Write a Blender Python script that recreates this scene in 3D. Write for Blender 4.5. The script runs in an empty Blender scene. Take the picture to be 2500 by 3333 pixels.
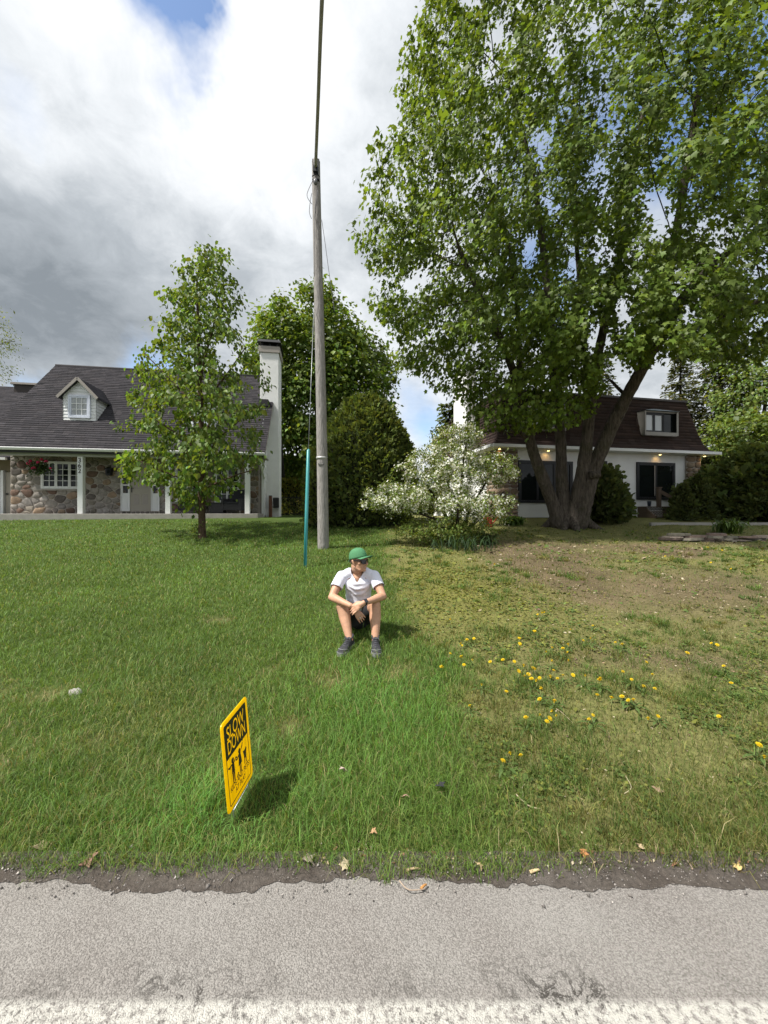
import bpy, bmesh, math, random
import numpy as np
from mathutils import Vector, Matrix, noise as mnoise
random.seed(7); RNG = np.random.default_rng(11)
S = bpy.context.scene
COL = S.collection
F = 1252.0; CZ = 1.5; CX = 1250.0; HY = 1666.5       # lens in photograph pixels, eye height, picture centre

# ---------------------------------------------------------------- camera
cam = bpy.data.cameras.new('camera'); cam.sensor_fit = 'HORIZONTAL'; cam.sensor_width = 36.0
cam.lens = F/2500*36.0; cam.clip_start = 0.05; cam.clip_end = 2000
camo = bpy.data.objects.new('camera', cam); COL.objects.link(camo)
camo.location = (0, 0, CZ); camo.rotation_euler = (math.radians(90), 0, 0)
S.camera = camo

# ---------------------------------------------------------------- world: sky with broken cloud
SUN = Vector((-0.50, -0.22, 0.82)).normalized()
SUN_EL = math.asin(SUN.z); SUN_AZ = math.atan2(SUN.x, SUN.y)
W = bpy.data.worlds.new('World'); S.world = W; W.use_nodes = True
wt = W.node_tree; wt.nodes.clear()
def wn(t, **k):
    n = wt.nodes.new(t)
    for a, b in k.items(): setattr(n, a, b)
    return n
def wl(a, b): wt.links.new(a, b)
def wmath(op, a, b=None, clamp=False):
    n = wn('ShaderNodeMath', operation=op); n.use_clamp = clamp
    for i, v in enumerate((a, b)):
        if v is None: continue
        if isinstance(v, (int, float)): n.inputs[i].default_value = v
        else: wl(v, n.inputs[i])
    return n.outputs[0]
def wnoise(vec, scale, detail=6, rough=.55, dist=0.0):
    n = wn('ShaderNodeTexNoise'); n.inputs['Scale'].default_value = scale; n.inputs['Detail'].default_value = detail
    n.inputs['Roughness'].default_value = rough; n.inputs['Distortion'].default_value = dist; wl(vec, n.inputs['Vector']); return n
tc = wn('ShaderNodeTexCoord'); D = tc.outputs['Generated']
sep = wn('ShaderNodeSeparateXYZ'); wl(D, sep.inputs[0])
zc = wmath('ADD', wmath('MAXIMUM', sep.outputs[2], 0.0), 0.30)
pl = wn('ShaderNodeCombineXYZ'); wl(wmath('DIVIDE', sep.outputs[0], zc), pl.inputs[0]); wl(wmath('DIVIDE', sep.outputs[1], zc), pl.inputs[1])
P = pl.outputs[0]
n1 = wnoise(P, 1.25, 8, .56, .35)
n2 = wnoise(P, 3.6, 9, .60, .25)
warp = wnoise(D, 3.0, 6, .6)
wv = wn('ShaderNodeVectorMath', operation='SUBTRACT'); wl(warp.outputs['Color'], wv.inputs[0]); wv.inputs[1].default_value = (.5, .5, .5)
ws = wn('ShaderNodeVectorMath', operation='SCALE'); wl(wv.outputs[0], ws.inputs[0]); ws.inputs['Scale'].default_value = .30
wa = wn('ShaderNodeVectorMath', operation='ADD'); wl(D, wa.inputs[0]); wl(ws.outputs[0], wa.inputs[1])
DW = wa.outputs[0]
def skyblob(px, py, r, amt, stretch=None):
    d = Vector(((px-CX)/F, 1, (HY-py)/F)).normalized()
    vec = DW
    n = wn('ShaderNodeVectorMath', operation='DISTANCE'); wl(vec, n.inputs[0]); n.inputs[1].default_value = d
    m = wn('ShaderNodeMapRange', interpolation_type='SMOOTHSTEP'); wl(n.outputs['Value'], m.inputs[0])
    m.inputs[1].default_value = r; m.inputs[2].default_value = r*.12; m.inputs[3].default_value = 0; m.inputs[4].default_value = amt
    return m.outputs[0]
def total(items):
    acc = None
    for it in items:
        v = skyblob(*it); acc = v if acc is None else wmath('ADD', acc, v)
    return acc
# cloud brightness: soft banks, a heavy grey bank low on one side
bright = wmath('ADD', wmath('MULTIPLY', n1.outputs['Fac'], .72), wmath('MULTIPLY', n2.outputs['Fac'], .40))
n3 = wnoise(P, 9.0, 9, .65, .5)
bright = wmath('ADD', bright, wmath('MULTIPLY', wmath('SUBTRACT', n3.outputs['Fac'], .5), .42))
bright = wmath('ADD', bright, .03)
dark = total([(60, 660, .46, .11), (400, 800, .36, .09), (60, 900, .30, .04), (620, 900, .28, .05), (760, 800, .18, .08), (-500, 700, .4, .25), (250, 1050, .20, .08), (1180, 900, .2, .10), (250, 380, .2, .07), (1330, 350, .25, .07)])
lite = total([(120, 150, .40, .14), (330, 330, .35, .10), (1250, 250, .3, .08), (650, 230, .30, .14), (950, 520, .26, .14), (680, 690, .13, .14), (40, 400, .12, .16), (1130, 1080, .2, .1), (1450, 1330, .2, .1), (900, 100, .3, .1), (150, 60, .2, .08), (1100, 1500, .4, .1), (300, 1250, .15, .08)])
bright = wmath('ADD', wmath('SUBTRACT', bright, dark), lite)
ramp = wn('ShaderNodeValToRGB'); wl(bright, ramp.inputs[0])
cr = ramp.color_ramp; cr.elements[0].position = .12; cr.elements[0].color = (.20, .225, .25, 1)
cr.elements[1].position = .93; cr.elements[1].color = (.80, .805, .81, 1)
e = cr.elements.new(.42); e.color = (.36, .39, .42, 1)
e = cr.elements.new(.70); e.color = (.62, .645, .67, 1)
# breaks of blue between the clouds
hole = total([(560, 10, .115, 1.5), (640, 5, .07, .9), (600, 350, .06, .4), (520, 1150, .10, .9), (2250, 420, .16, .9), (1760, 900, .14, .8), (2000, 250, .13, .6), (2420, 250, .16, .8), (1340, 1300, .10, .5), (1420, 1390, .10, .75), (70, 1262, .07, .9), (110, 350, .05, .2), (1800, 560, .14, .7), (3500, 700, .4, .8), (1200, -1500, .3, .9)])
nat = wn('ShaderNodeMapRange', interpolation_type='SMOOTHSTEP'); wl(n1.outputs['Fac'], nat.inputs[0])
nat.inputs[1].default_value = .30; nat.inputs[2].default_value = .20; nat.inputs[3].default_value = 0; nat.inputs[4].default_value = .0
hole = wmath('ADD', hole, nat.outputs[0])
hole = wmath('MULTIPLY', hole, wmath('ADD', .45, wmath('MULTIPLY', n2.outputs['Fac'], 1.1)), clamp=True)
sky = wn('ShaderNodeTexSky', sky_type='NISHITA'); sky.sun_disc = False; sky.sun_elevation = SUN_EL; sky.sun_rotation = SUN_AZ
sky.air_density = 1.0; sky.dust_density = .6; sky.ozone_density = 1.5
bg1 = wn('ShaderNodeBackground'); wl(sky.outputs[0], bg1.inputs[0]); bg1.inputs[1].default_value = .095
bg2 = wn('ShaderNodeBackground'); wl(ramp.outputs[0], bg2.inputs[0]); bg2.inputs[1].default_value = .62
mx = wn('ShaderNodeMixShader'); wl(hole, mx.inputs[0]); wl(bg2.outputs[0], mx.inputs[1]); wl(bg1.outputs[0], mx.inputs[2])
wo = wn('ShaderNodeOutputWorld'); wl(mx.outputs[0], wo.inputs[0])

# ---------------------------------------------------------------- sun and exposure
sl = bpy.data.lights.new('sun', 'SUN'); sl.energy = 3.1; sl.angle = math.radians(2.5); sl.color = (1.0, .955, .88)
so = bpy.data.objects.new('sun', sl); COL.objects.link(so); so.location = (-8, -6, 20)
so.rotation_euler = SUN.to_track_quat('Z', 'Y').to_euler()
S.view_settings.view_transform = 'Standard'; S.view_settings.look = 'None'
S.view_settings.exposure = 1.22; S.view_settings.gamma = 1.0; S.view_settings.use_curve_mapping = False
S.cycles.max_bounces = 6; S.cycles.diffuse_bounces = 3; S.cycles.transmission_bounces = 4; S.cycles.transparent_max_bounces = 6
S.cycles.caustics_reflective = False; S.cycles.caustics_refractive = False

# ---------------------------------------------------------------- helpers
def tag(o, label=None, cat=None, group=None, kind=None):
    if label: o['label'] = label
    if cat: o['category'] = cat
    if group: o['group'] = group
    if kind: o['kind'] = kind
    return o
def link(name, me, parent=None, mats=None):
    o = bpy.data.objects.new(name, me); COL.objects.link(o)
    if parent: o.parent = parent
    if mats is not None and me is not None and hasattr(me, 'materials'):
        me.materials.clear()
        for m in (mats if isinstance(mats, (list, tuple)) else [mats]): me.materials.append(m)
    return o
def empty(name, loc, rz=0.0, label=None, cat=None, group=None):
    o = bpy.data.objects.new(name, None); COL.objects.link(o); o.location = loc; o.rotation_euler = (0, 0, rz)
    o.empty_display_size = .2
    return tag(o, label, cat, group)
def copy_tree(o, parent=None):
    c = o.copy(); COL.objects.link(c)
    if parent is not None:
        c.parent = parent; c.matrix_parent_inverse = o.matrix_parent_inverse.copy()
    for ch in list(o.children): copy_tree(ch, c)
    return c
def npmesh(name, V, Fs, col=None, smooth=False):
    V = np.ascontiguousarray(V, dtype=np.float32); me = bpy.data.meshes.new(name)
    if isinstance(Fs, np.ndarray): Fs = [Fs]
    Fs = [np.asarray(f, dtype=np.int32) for f in Fs if len(f)]
    loops = np.concatenate([f.ravel() for f in Fs]); tot = np.concatenate([np.full(len(f), f.shape[1], np.int32) for f in Fs])
    start = np.concatenate([[0], np.cumsum(tot)[:-1]]).astype(np.int32)
    me.vertices.add(len(V)); me.vertices.foreach_set('co', V.ravel())
    me.loops.add(len(loops)); me.loops.foreach_set('vertex_index', loops)
    me.polygons.add(len(tot)); me.polygons.foreach_set('loop_start', start)
    me.update(calc_edges=True)
    if col is not None:
        a = me.color_attributes.new('col', 'FLOAT_COLOR', 'POINT'); c = np.ones((len(V), 4), np.float32); c[:, :3] = col
        a.data.foreach_set('color', c.ravel())
    if smooth: me.polygons.foreach_set('use_smooth', np.ones(len(tot), bool))
    me.validate()
    return me
class MB:
    def __init__(s): s.v = []; s.f = []; s.sm = []
    def add(s, vs, fs, smooth=False):
        b = len(s.v); s.v += [tuple(v) for v in vs]; s.f += [tuple(i+b for i in f) for f in fs]; s.sm += [smooth]*len(fs); return s
    def box(s, x0, x1, y0, y1, z0, z1):
        return s.add([(x0,y0,z0),(x1,y0,z0),(x1,y1,z0),(x0,y1,z0),(x0,y0,z1),(x1,y0,z1),(x1,y1,z1),(x0,y1,z1)],
                     [(3,2,1,0),(4,5,6,7),(0,1,5,4),(1,2,6,5),(2,3,7,6),(3,0,4,7)])
    def obox(s, a, b, w, h, up=(0,0,1)):                 # a bar from a to b
        a = Vector(a); b = Vector(b); d = (b-a).normalized(); u = Vector(up)
        if abs(d.dot(u)) > .98: u = Vector((0,1,0))
        r = d.cross(u).normalized(); u = r.cross(d)
        vs = [p + r*i*w/2 + u*j*h/2 for p in (a, b) for i, j in ((-1,-1),(1,-1),(1,1),(-1,1))]
        return s.add(vs, [(0,1,2,3),(7,6,5,4),(0,4,5,1),(1,5,6,2),(2,6,7,3),(3,7,4,0)])
    def prism(s, poly, v0, v1):                          # polygon in x,z extruded along y
        n = len(poly); vs = [(x, v0, z) for x, z in poly]+[(x, v1, z) for x, z in poly]
        return s.add(vs, [tuple(range(n)), tuple(range(2*n-1, n-1, -1))]+[(i, i+n, (i+1) % n+n, (i+1) % n) for i in range(n)])
    def tube(s, pts, rad, n=8, cap=True, smooth=True):
        pts = [Vector(p) for p in pts]; rad = rad if isinstance(rad, (list, tuple)) else [rad]*len(pts)
        b = len(s.v); ref = None; vs = []
        for i, p in enumerate(pts):
            d = (pts[min(i+1, len(pts)-1)]-pts[max(i-1, 0)]).normalized()
            if ref is None:
                ref = Vector((1,0,0)) if abs(d.x) < .8 else Vector((0,1,0))
            ref = (ref - d*ref.dot(d)).normalized(); o = d.cross(ref)
            for k in range(n):
                t = 2*math.pi*k/n; vs.append(p+(ref*math.cos(t)+o*math.sin(t))*rad[i])
        fs = []
        for i in range(len(pts)-1):
            for k in range(n): fs.append((i*n+k, i*n+(k+1) % n, (i+1)*n+(k+1) % n, (i+1)*n+k))
        s.add(vs, fs, smooth)
        if cap:
            s.f.append(tuple(b+k for k in range(n-1, -1, -1))); s.f.append(tuple(b+(len(pts)-1)*n+k for k in range(n))); s.sm += [False, False]
        return s
    def ell(s, c, r, M=None, nu=14, nv=9):
        c = Vector(c); vs = []; fs = []
        for j in range(1, nv):
            t = math.pi*j/nv
            for i in range(nu):
                p = 2*math.pi*i/nu; vs.append(Vector((r[0]*math.sin(t)*math.cos(p), r[1]*math.sin(t)*math.sin(p), r[2]*math.cos(t))))
        top = len(vs); vs.append(Vector((0,0,r[2]))); bot = top+1; vs.append(Vector((0,0,-r[2])))
        for j in range(nv-2):
            for i in range(nu): fs.append((j*nu+i, (j+1)*nu+i, (j+1)*nu+(i+1) % nu, j*nu+(i+1) % nu))
        for i in range(nu): fs.append((top, i, (i+1) % nu)); fs.append((bot, (nv-2)*nu+(i+1) % nu, (nv-2)*nu+i))
        if M is not None: vs = [M @ v for v in vs]
        return s.add([c+v for v in vs], fs, True)
    def mesh(s, name):
        me = bpy.data.meshes.new(name); me.from_pydata(s.v, [], s.f)
        if any(s.sm): me.polygons.foreach_set('use_smooth', s.sm)
        me.update(); return me
    def build(s, name, mat, parent=None, bevel=0, seg=2):
        o = link(name, s.mesh(name), parent, mat)
        if bevel:
            m = o.modifiers.new('bevel', 'BEVEL'); m.width = bevel; m.segments = seg; m.limit_method = 'ANGLE'
        return o
def at(px, py, d): return Vector(((px-CX)/F*d, d, CZ+(HY-py)/F*d))     # photograph pixel at a known distance

# ---------------------------------------------------------------- materials
def mat(name, base=(.5,.5,.5), rough=.7, var=0.0, scale=8.0, bump=0.0, bscale=40.0, spec=.4, metal=0.0, attr=False, trans=0.0,
        dirt=None, dscale=2.0, damt=.5, stretch=None, coat=0.0, sss=0.0, obj_random=0.0, attr_noise=0.0):
    m = bpy.data.materials.new(name); m.use_nodes = True; nt = m.node_tree; N = nt.nodes; L = nt.links
    b = N['Principled BSDF']; out = N['Material Output']
    b.inputs['Roughness'].default_value = rough; b.inputs['Specular IOR Level'].default_value = spec; b.inputs['Metallic'].default_value = metal
    if coat: b.inputs['Coat Weight'].default_value = coat
    if sss:
        b.inputs['Subsurface Weight'].default_value = sss; b.inputs['Subsurface Radius'].default_value = (.6, .25, .12); b.inputs['Subsurface Scale'].default_value = .02
    tcn = N.new('ShaderNodeTexCoord'); vec = tcn.outputs['Object']
    if stretch:
        mp = N.new('ShaderNodeMapping'); mp.inputs['Scale'].default_value = stretch; L.new(vec, mp.inputs[0]); vec = mp.outputs[0]
    if attr:
        a = N.new('ShaderNodeAttribute'); a.attribute_name = 'col'; cs = a.outputs['Color']
    else:
        r = N.new('ShaderNodeRGB'); r.outputs[0].default_value = (*base, 1); cs = r.outputs[0]
    def noise(sc, det=6, rg=.6):
        n = N.new('ShaderNodeTexNoise'); n.inputs['Scale'].default_value = sc; n.inputs['Detail'].default_value = det; n.inputs['Roughness'].default_value = rg
        L.new(vec, n.inputs['Vector']); return n.outputs['Fac']
    if dirt:
        mr = N.new('ShaderNodeMapRange'); L.new(noise(dscale, 8, .65), mr.inputs[0]); mr.inputs[1].default_value = .42; mr.inputs[2].default_value = .72
        mr.inputs[4].default_value = damt
        mi = N.new('ShaderNodeMix'); mi.data_type = 'RGBA'; L.new(mr.outputs[0], mi.inputs['Factor']); L.new(cs, mi.inputs['A']); mi.inputs['B'].default_value = (*dirt, 1); cs = mi.outputs['Result']
    if var:
        mr = N.new('ShaderNodeMapRange'); L.new(noise(scale), mr.inputs[0]); mr.inputs[1].default_value = .25; mr.inputs[2].default_value = .75
        mr.inputs[3].default_value = 1-var; mr.inputs[4].default_value = 1+var
        mm = N.new('ShaderNodeVectorMath'); mm.operation = 'SCALE'; L.new(cs, mm.inputs[0]); L.new(mr.outputs[0], mm.inputs['Scale']); cs = mm.outputs[0]
    if obj_random:
        oi = N.new('ShaderNodeObjectInfo'); mr = N.new('ShaderNodeMapRange'); L.new(oi.outputs['Random'], mr.inputs[0]); mr.inputs[3].default_value = 1-obj_random; mr.inputs[4].default_value = 1+obj_random
        mm = N.new('ShaderNodeVectorMath'); mm.operation = 'SCALE'; L.new(cs, mm.inputs[0]); L.new(mr.outputs[0], mm.inputs['Scale']); cs = mm.outputs[0]
    L.new(cs, b.inputs['Base Color'])
    if bump:
        bp = N.new('ShaderNodeBump'); bp.inputs['Strength'].default_value = min(1, bump); bp.inputs['Distance'].default_value = .02 if bump <= 1 else .05
        L.new(noise(bscale, 8, .65), bp.inputs['Height']); L.new(bp.outputs[0], b.inputs['Normal'])
    if trans:
        tr = N.new('ShaderNodeBsdfTranslucent'); sc = N.new('ShaderNodeVectorMath'); sc.operation = 'MULTIPLY'; L.new(cs, sc.inputs[0]); sc.inputs[1].default_value = (1.5, 1.35, .55)
        L.new(sc.outputs[0], tr.inputs[0]); ms = N.new('ShaderNodeMixShader'); ms.inputs[0].default_value = trans
        L.new(b.outputs[0], ms.inputs[1]); L.new(tr.outputs[0], ms.inputs[2]); L.new(ms.outputs[0], out.inputs[0])
    return m
def emis(name, c, s):
    m = bpy.data.materials.new(name); m.use_nodes = True; b = m.node_tree.nodes['Principled BSDF']
    b.inputs['Base Color'].default_value = (*c, 1); b.inputs['Emission Color'].default_value = (*c, 1); b.inputs['Emission Strength'].default_value = s; return m
M_white = mat('white_paint', (.76,.775,.78), .55, .05, 3, .1, 30, dirt=(.55,.54,.5), dscale=1.5, damt=.25)
M_stucco = mat('white_stucco', (.84,.845,.84), .9, .05, 2, .5, 60, dirt=(.66,.66,.63), dscale=.8, damt=.4)
M_stucco_dark = mat('grey_stucco', (.62,.62,.62), .9, .05, 2, .4, 60)
M_glass = mat('window_glass', (.010,.013,.013), .05, spec=.28, var=.2, scale=2)
M_black = mat('black_metal', (.014,.015,.018), .45, .1, 20)
M_dark = mat('dark_brown_metal', (.03,.022,.018), .5, .2, 10)
M_concrete = mat('concrete', (.33,.31,.285), .9, .15, 6, .3, 60)
def shmat(name, a, b2, dirt):
    return mat(name, rough=.92, attr=True, var=.18, scale=60, bump=.35, bscale=220, spec=.2)
# ---------------------------------------------------------------- the lie of the land
_GY = [-400,1.56,1.61,2.0,3.0,4.0,6.0,9.5,11.3,13.0,14.6,16.0,20,600]
_GZ = [-.03,-.03,.004,.035,.10,.17,.325,.60,.745,.97,1.20,1.26,1.27,1.27]
def G0(y): return np.interp(y, _GY, _GZ)
def vnoise(x, y, s, seed=0):
    x = np.asarray(x, float)*s+seed*17.3; y = np.asarray(y, float)*s-seed*9.1
    xi = np.floor(x); yi = np.floor(y); fx = x-xi; fy = y-yi; fx = fx*fx*(3-2*fx); fy = fy*fy*(3-2*fy)
    def h(a, b):
        v = np.sin(a*127.1+b*311.7+seed*74.7)*43758.5453; return v-np.floor(v)
    return (h(xi,yi)*(1-fx)+h(xi+1,yi)*fx)*(1-fy)+(h(xi,yi+1)*(1-fx)+h(xi+1,yi+1)*fx)*fy
def fbm(x, y, s, seed=0, o=4):
    r = 0; a = .5
    for i in range(o): r = r+a*vnoise(x, y, s*2**i, seed+i); a *= .5
    return r/(1-.5**o)
def G(x, y):
    x = np.asarray(x, float); y = np.asarray(y, float)
    near = np.clip((y-1.75)/.6, 0, 1)*np.clip((16-y)/3, 0, 1)
    g = G0(y)+near*((fbm(x, y, .6, 3)-.5)*.10+(fbm(x, y, 3.0, 5)-.5)*.035)
    bank = np.clip((x-8.6)/1.2, 0, 1)*np.clip((y-10.75)/.25, 0, 1)*np.clip((14-y)/2, 0, 1)   # the bed behind the low stone wall
    return g+bank*.13
def Gs(x, y): return float(G(x, y))
def on_ground(px, py):
    d = 1.7
    for k in range(400):
        x = (px-CX)/F*d; z = CZ+(HY-py)/F*d
        if z <= Gs(x, d): break
        d *= 1.012
    return Vector(((px-CX)/F*d, d, Gs((px-CX)/F*d, d)))
def smooth01(t): t = np.clip(t, 0, 1); return t*t*(3-2*t)
def lawn(x, y):
    """lush 0..1, and for the poor side: bare 0..1, moss 0..1"""
    xb = np.interp(y, [1.6,2.0,2.5,3.3,4.2,6,9,14,20], [.70,.60,.58,.46,.12,.10,.05,.35,.5])
    n = fbm(x, y, .9, 21)-.5; n2 = fbm(x, y, 2.6, 23)-.5
    lush = 1-smooth01((x-xb+n*.9+n2*.35+.25)/.5)
    wob = fbm(x, y, .45, 31)
    bare = smooth01((fbm(x, y, .55, 41)-.36)/.22)*smooth01((x-1.3)/1.5)*smooth01((y-2.7)/.9)*(1-smooth01((y-9.5)/2.5))
    bare = np.maximum(bare, np.exp(-(((x-4.6)/2.6)**2+((y-5.9)/1.5)**2))*.95)
    bare = np.maximum(bare, .8*np.exp(-(((x-2.6)/1.2)**2+((y-3.55)/.35)**2)))
    moss = np.exp(-(((x-1.2)/1.4)**2+((y-6.0)/2.0)**2))*.9+.3*smooth01((wob-.5)/.2)
    patch = np.zeros_like(lush)
    for (a, b, r) in ((-3.05,3.0,.16),(-2.6,2.95,.14),(-.62,2.55,.10),(-2.3,2.2,.2),(-1.75,2.35,.10),(-1.0,3.3,.10),(-1.95,4.6,.15),(-.42,4.9,.2),(-2.2,1.95,.12),(.1,3.3,.2),(-.45,3.15,.15)):
        patch = np.maximum(patch, np.exp(-((x-a)**2+(y-b)**2)/r**2))
    patch = patch*np.clip(fbm(x, y, 9, 25)*1.8-.35, 0, 1)
    return lush, bare*(1-lush), np.clip(moss, 0, 1)*(1-lush), patch
def soilcol(x, y):
    lush, bare, moss, patch = lawn(x, y)
    n = fbm(x, y, 3.5, 51)[..., None]; n3 = fbm(x, y, 14, 53)[..., None]
    green = np.array([.055,.085,.020])*(0.7+.6*n); straw = np.array([.20,.175,.080])*(.55+.9*n3); soil = np.array([.118,.084,.058])*(.6+.8*n)
    mo = np.array([.150,.150,.030])*(.6+.8*n)
    poor = straw*.55+np.array([.10,.13,.03])*.45
    c = green*lush[..., None]+poor*(1-lush[..., None])
    c = c*(1-moss[..., None]*.7)+mo*moss[..., None]*.7
    c = c*(1-bare[..., None]*.8)+soil*bare[..., None]*.8
    c = c*(1-patch[..., None]*.5)+straw*patch[..., None]*.5
    edge = (1-smooth01((y-1.55)/.12))[..., None]
    return c*(1-edge)+np.array([.055,.043,.036])*(.7+.6*n)*edge
ys = np.concatenate([[-400,-60,-20,-8,0,1.2], np.arange(1.45,6.0,.045), np.geomspace(6.0,22,120), [26,34,50,90,200,600]])
xh = np.concatenate([np.arange(0,3.0,.05), np.geomspace(3.0,26,110), [34,60,150,500]])
xs = np.concatenate([-xh[:0:-1], xh])
X, Y = np.meshgrid(xs, ys)
Z = G(X, Y); nx, ny = len(xs), len(ys)
idx = np.arange(nx*ny).reshape(ny, nx)
Fq = np.stack([idx[:-1,:-1], idx[:-1,1:], idx[1:,1:], idx[1:,:-1]], -1).reshape(-1, 4)
M_soil = mat('lawn_soil', attr=True, rough=1, var=.6, scale=38, bump=.8, bscale=90, spec=.1)
gro = link('ground', npmesh('ground', np.stack([X, Y, Z], -1).reshape(-1, 3), Fq, soilcol(X, Y).reshape(-1, 3), True), None, M_soil)
tag(gro, 'soil under the two lawns, rising gently from the road to the houses', 'ground', kind='structure')

# ---------------------------------------------------------------- road, dirt margin, painted line
def node_mat(name):
    m = bpy.data.materials.new(name); m.use_nodes = True; return m, m.node_tree.nodes, m.node_tree.links, m.node_tree.nodes['Principled BSDF']
def asphalt(name, paint=False):
    m, N, L, b = node_mat(name)
    t = N.new('ShaderNodeTexCoord').outputs['Object']
    def nz(s, d=6, r=.6):
        n = N.new('ShaderNodeTexNoise'); n.inputs['Scale'].default_value = s; n.inputs['Detail'].default_value = d; n.inputs['Roughness'].default_value = r; L.new(t, n.inputs['Vector']); return n.outputs['Fac']
    def mr(v, a, c, o0=0., o1=1.):
        n = N.new('ShaderNodeMapRange'); L.new(v, n.inputs[0]); n.inputs[1].default_value = a; n.inputs[2].default_value = c; n.inputs[3].default_value = o0; n.inputs[4].default_value = o1; return n.outputs[0]
    def mix(f, a, c):
        n = N.new('ShaderNodeMix'); n.data_type = 'RGBA'
        if isinstance(f, float): n.inputs['Factor'].default_value = f
        else: L.new(f, n.inputs['Factor'])
        for k, v in (('A', a), ('B', c)):
            if isinstance(v, tuple): n.inputs[k].default_value = (*v, 1)
            else: L.new(v, n.inputs[k])
        return n.outputs['Result']
    vo = N.new('ShaderNodeTexVoronoi'); vo.inputs['Scale'].default_value = 210; L.new(t, vo.inputs['Vector'])
    vo2 = N.new('ShaderNodeTexVoronoi'); vo2.inputs['Scale'].default_value = 60; vo2.inputs['Randomness'].default_value = 1; L.new(t, vo2.inputs['Vector'])
    sepc = N.new('ShaderNodeSeparateColor'); L.new(vo.outputs['Color'], sepc.inputs[0])
    stone = mix(mr(sepc.outputs[0], 0, 1), (.178,.164,.151), (.30,.28,.262))
    base = mix(mr(nz(2.2, 5), .35, .7), stone, mix(.5, stone, (.33,.32,.30)))
    pit = mr(vo.outputs['Distance'], .45, .80, 0., .45)
    base = mix(pit, base, (.075,.068,.062))
    pit2 = N.new('ShaderNodeMath'); pit2.operation = 'MULTIPLY'; L.new(mr(nz(75, 5, .75), .55, .72), pit2.inputs[0]); pit2.inputs[1].default_value = .55
    base = mix(pit2.outputs[0], base, (.085,.077,.07))
    # tar stains with branching edges
    ck = N.new('ShaderNodeTexNoise'); ck.inputs['Scale'].default_value = 9; ck.inputs['Detail'].default_value = 9; ck.inputs['Roughness'].default_value = .72; ck.inputs['Distortion'].default_value = .6; L.new(t, ck.inputs['Vector'])
    ab = N.new('ShaderNodeMath'); ab.operation = 'SUBTRACT'; L.new(ck.outputs['Fac'], ab.inputs[0]); ab.inputs[1].default_value = .5
    ab2 = N.new('ShaderNodeMath'); ab2.operation = 'ABSOLUTE'; L.new(ab.outputs[0], ab2.inputs[0])
    line = mr(ab2.outputs[0], .034, .010)
    sx = N.new('ShaderNodeSeparateXYZ'); L.new(t, sx.inputs[0])
    zone = N.new('ShaderNodeMath'); zone.operation = 'MULTIPLY'; L.new(mr(sx.outputs[1], 1.34, 1.20), zone.inputs[0]); L.new(mr(nz(2.6, 3), .46, .60), zone.inputs[1])
    tar = N.new('ShaderNodeMath'); tar.operation = 'MULTIPLY'; L.new(line, tar.inputs[0]); L.new(zone.outputs[0], tar.inputs[1])
    base = mix(tar.outputs[0], base, (.055,.05,.045))
    if paint:
        cov = mr(nz(48, 8, .78), .43, .53)
        e = N.new('ShaderNodeMath'); e.operation = 'MULTIPLY'; L.new(cov, e.inputs[0]); L.new(mr(sx.outputs[1], 1.186, 1.165), e.inputs[1])
        base = mix(e.outputs[0], base, (.46,.447,.41))
    L.new(base, b.inputs['Base Color']); b.inputs['Roughness'].default_value = .95; b.inputs['Specular IOR Level'].default_value = .2
    bp = N.new('ShaderNodeBump'); bp.inputs['Strength'].default_value = .75; bp.inputs['Distance'].default_value = .006
    hs = N.new('ShaderNodeMath'); hs.operation = 'SUBTRACT'; L.new(nz(70, 5, .7), hs.inputs[0]); L.new(pit, hs.inputs[1])
    L.new(hs.outputs[0], bp.inputs['Height']); L.new(bp.outputs[0], b.inputs['Normal'])
    return m
def sheet(name, xs_, ys_, zf, m, label, cat):
    X_, Y_ = np.meshgrid(xs_, ys_); i = np.arange(X_.size).reshape(X_.shape)
    Fq_ = np.stack([i[:-1,:-1], i[:-1,1:], i[1:,1:], i[1:,:-1]], -1).reshape(-1, 4)
    o = link(name, npmesh(name, np.stack([X_, Y_, zf(X_, Y_)], -1).reshape(-1, 3), Fq_, None, True), None, m)
    return tag(o, label, cat, kind='structure')
rx = np.concatenate([[-200,-60,-20,-8], np.arange(-4,4.01,.05), [8,20,60,200]])
def roadz(x, y): return 0*x+(fbm(x, y, 5, 61)-.5)*.006*(np.abs(x) < 6)
sheet('road', rx, np.concatenate([[-6.5,-3,-1,0,.6], np.arange(.9,1.75,.04)]), roadz, asphalt('old_asphalt'), 'worn pale grey asphalt road along the lawn edge', 'road')
sheet('road_line', rx, np.array([1.04,1.08,1.12,1.16,1.19]), lambda x, y: roadz(x, y)+.004, asphalt('worn_line_paint', True), 'worn white painted edge line on the asphalt', 'road marking')
# dirt washed over the road edge: ragged tongue of dark grit
def dirt_edge(x):
    return 1.565-.085*smooth01((fbm(x, 0*x, 1.3, 71)-.45)/.3)+.035*(fbm(x, 0*x+3, 6, 73)-.5)*1.6+.045*(fbm(x, 0*x+9, 14, 75)-.5)+.022*(fbm(x, 0*x+5, 45, 79)-.5)+.015*np.sin(x*1.1)-.045*smooth01((x-.1)/.7)
dx = np.concatenate([[-200,-40,-10], np.arange(-3.5,3.5,.012), [10,40,200]])
t_ = np.linspace(0, 1, 9)
DX = np.repeat(dx[None], 9, 0); e0 = dirt_edge(dx)
DY = e0[None]*(1-t_[:, None])+1.68*t_[:, None]
DZ = roadz(DX, DY)+.003+.014*smooth01(t_[:, None]*1.1)+(fbm(DX, DY, 18, 77)-.5)*.014*np.minimum(1, t_[:, None]*4)
DZ = np.maximum(DZ, G(DX, DY)+.004)
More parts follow.
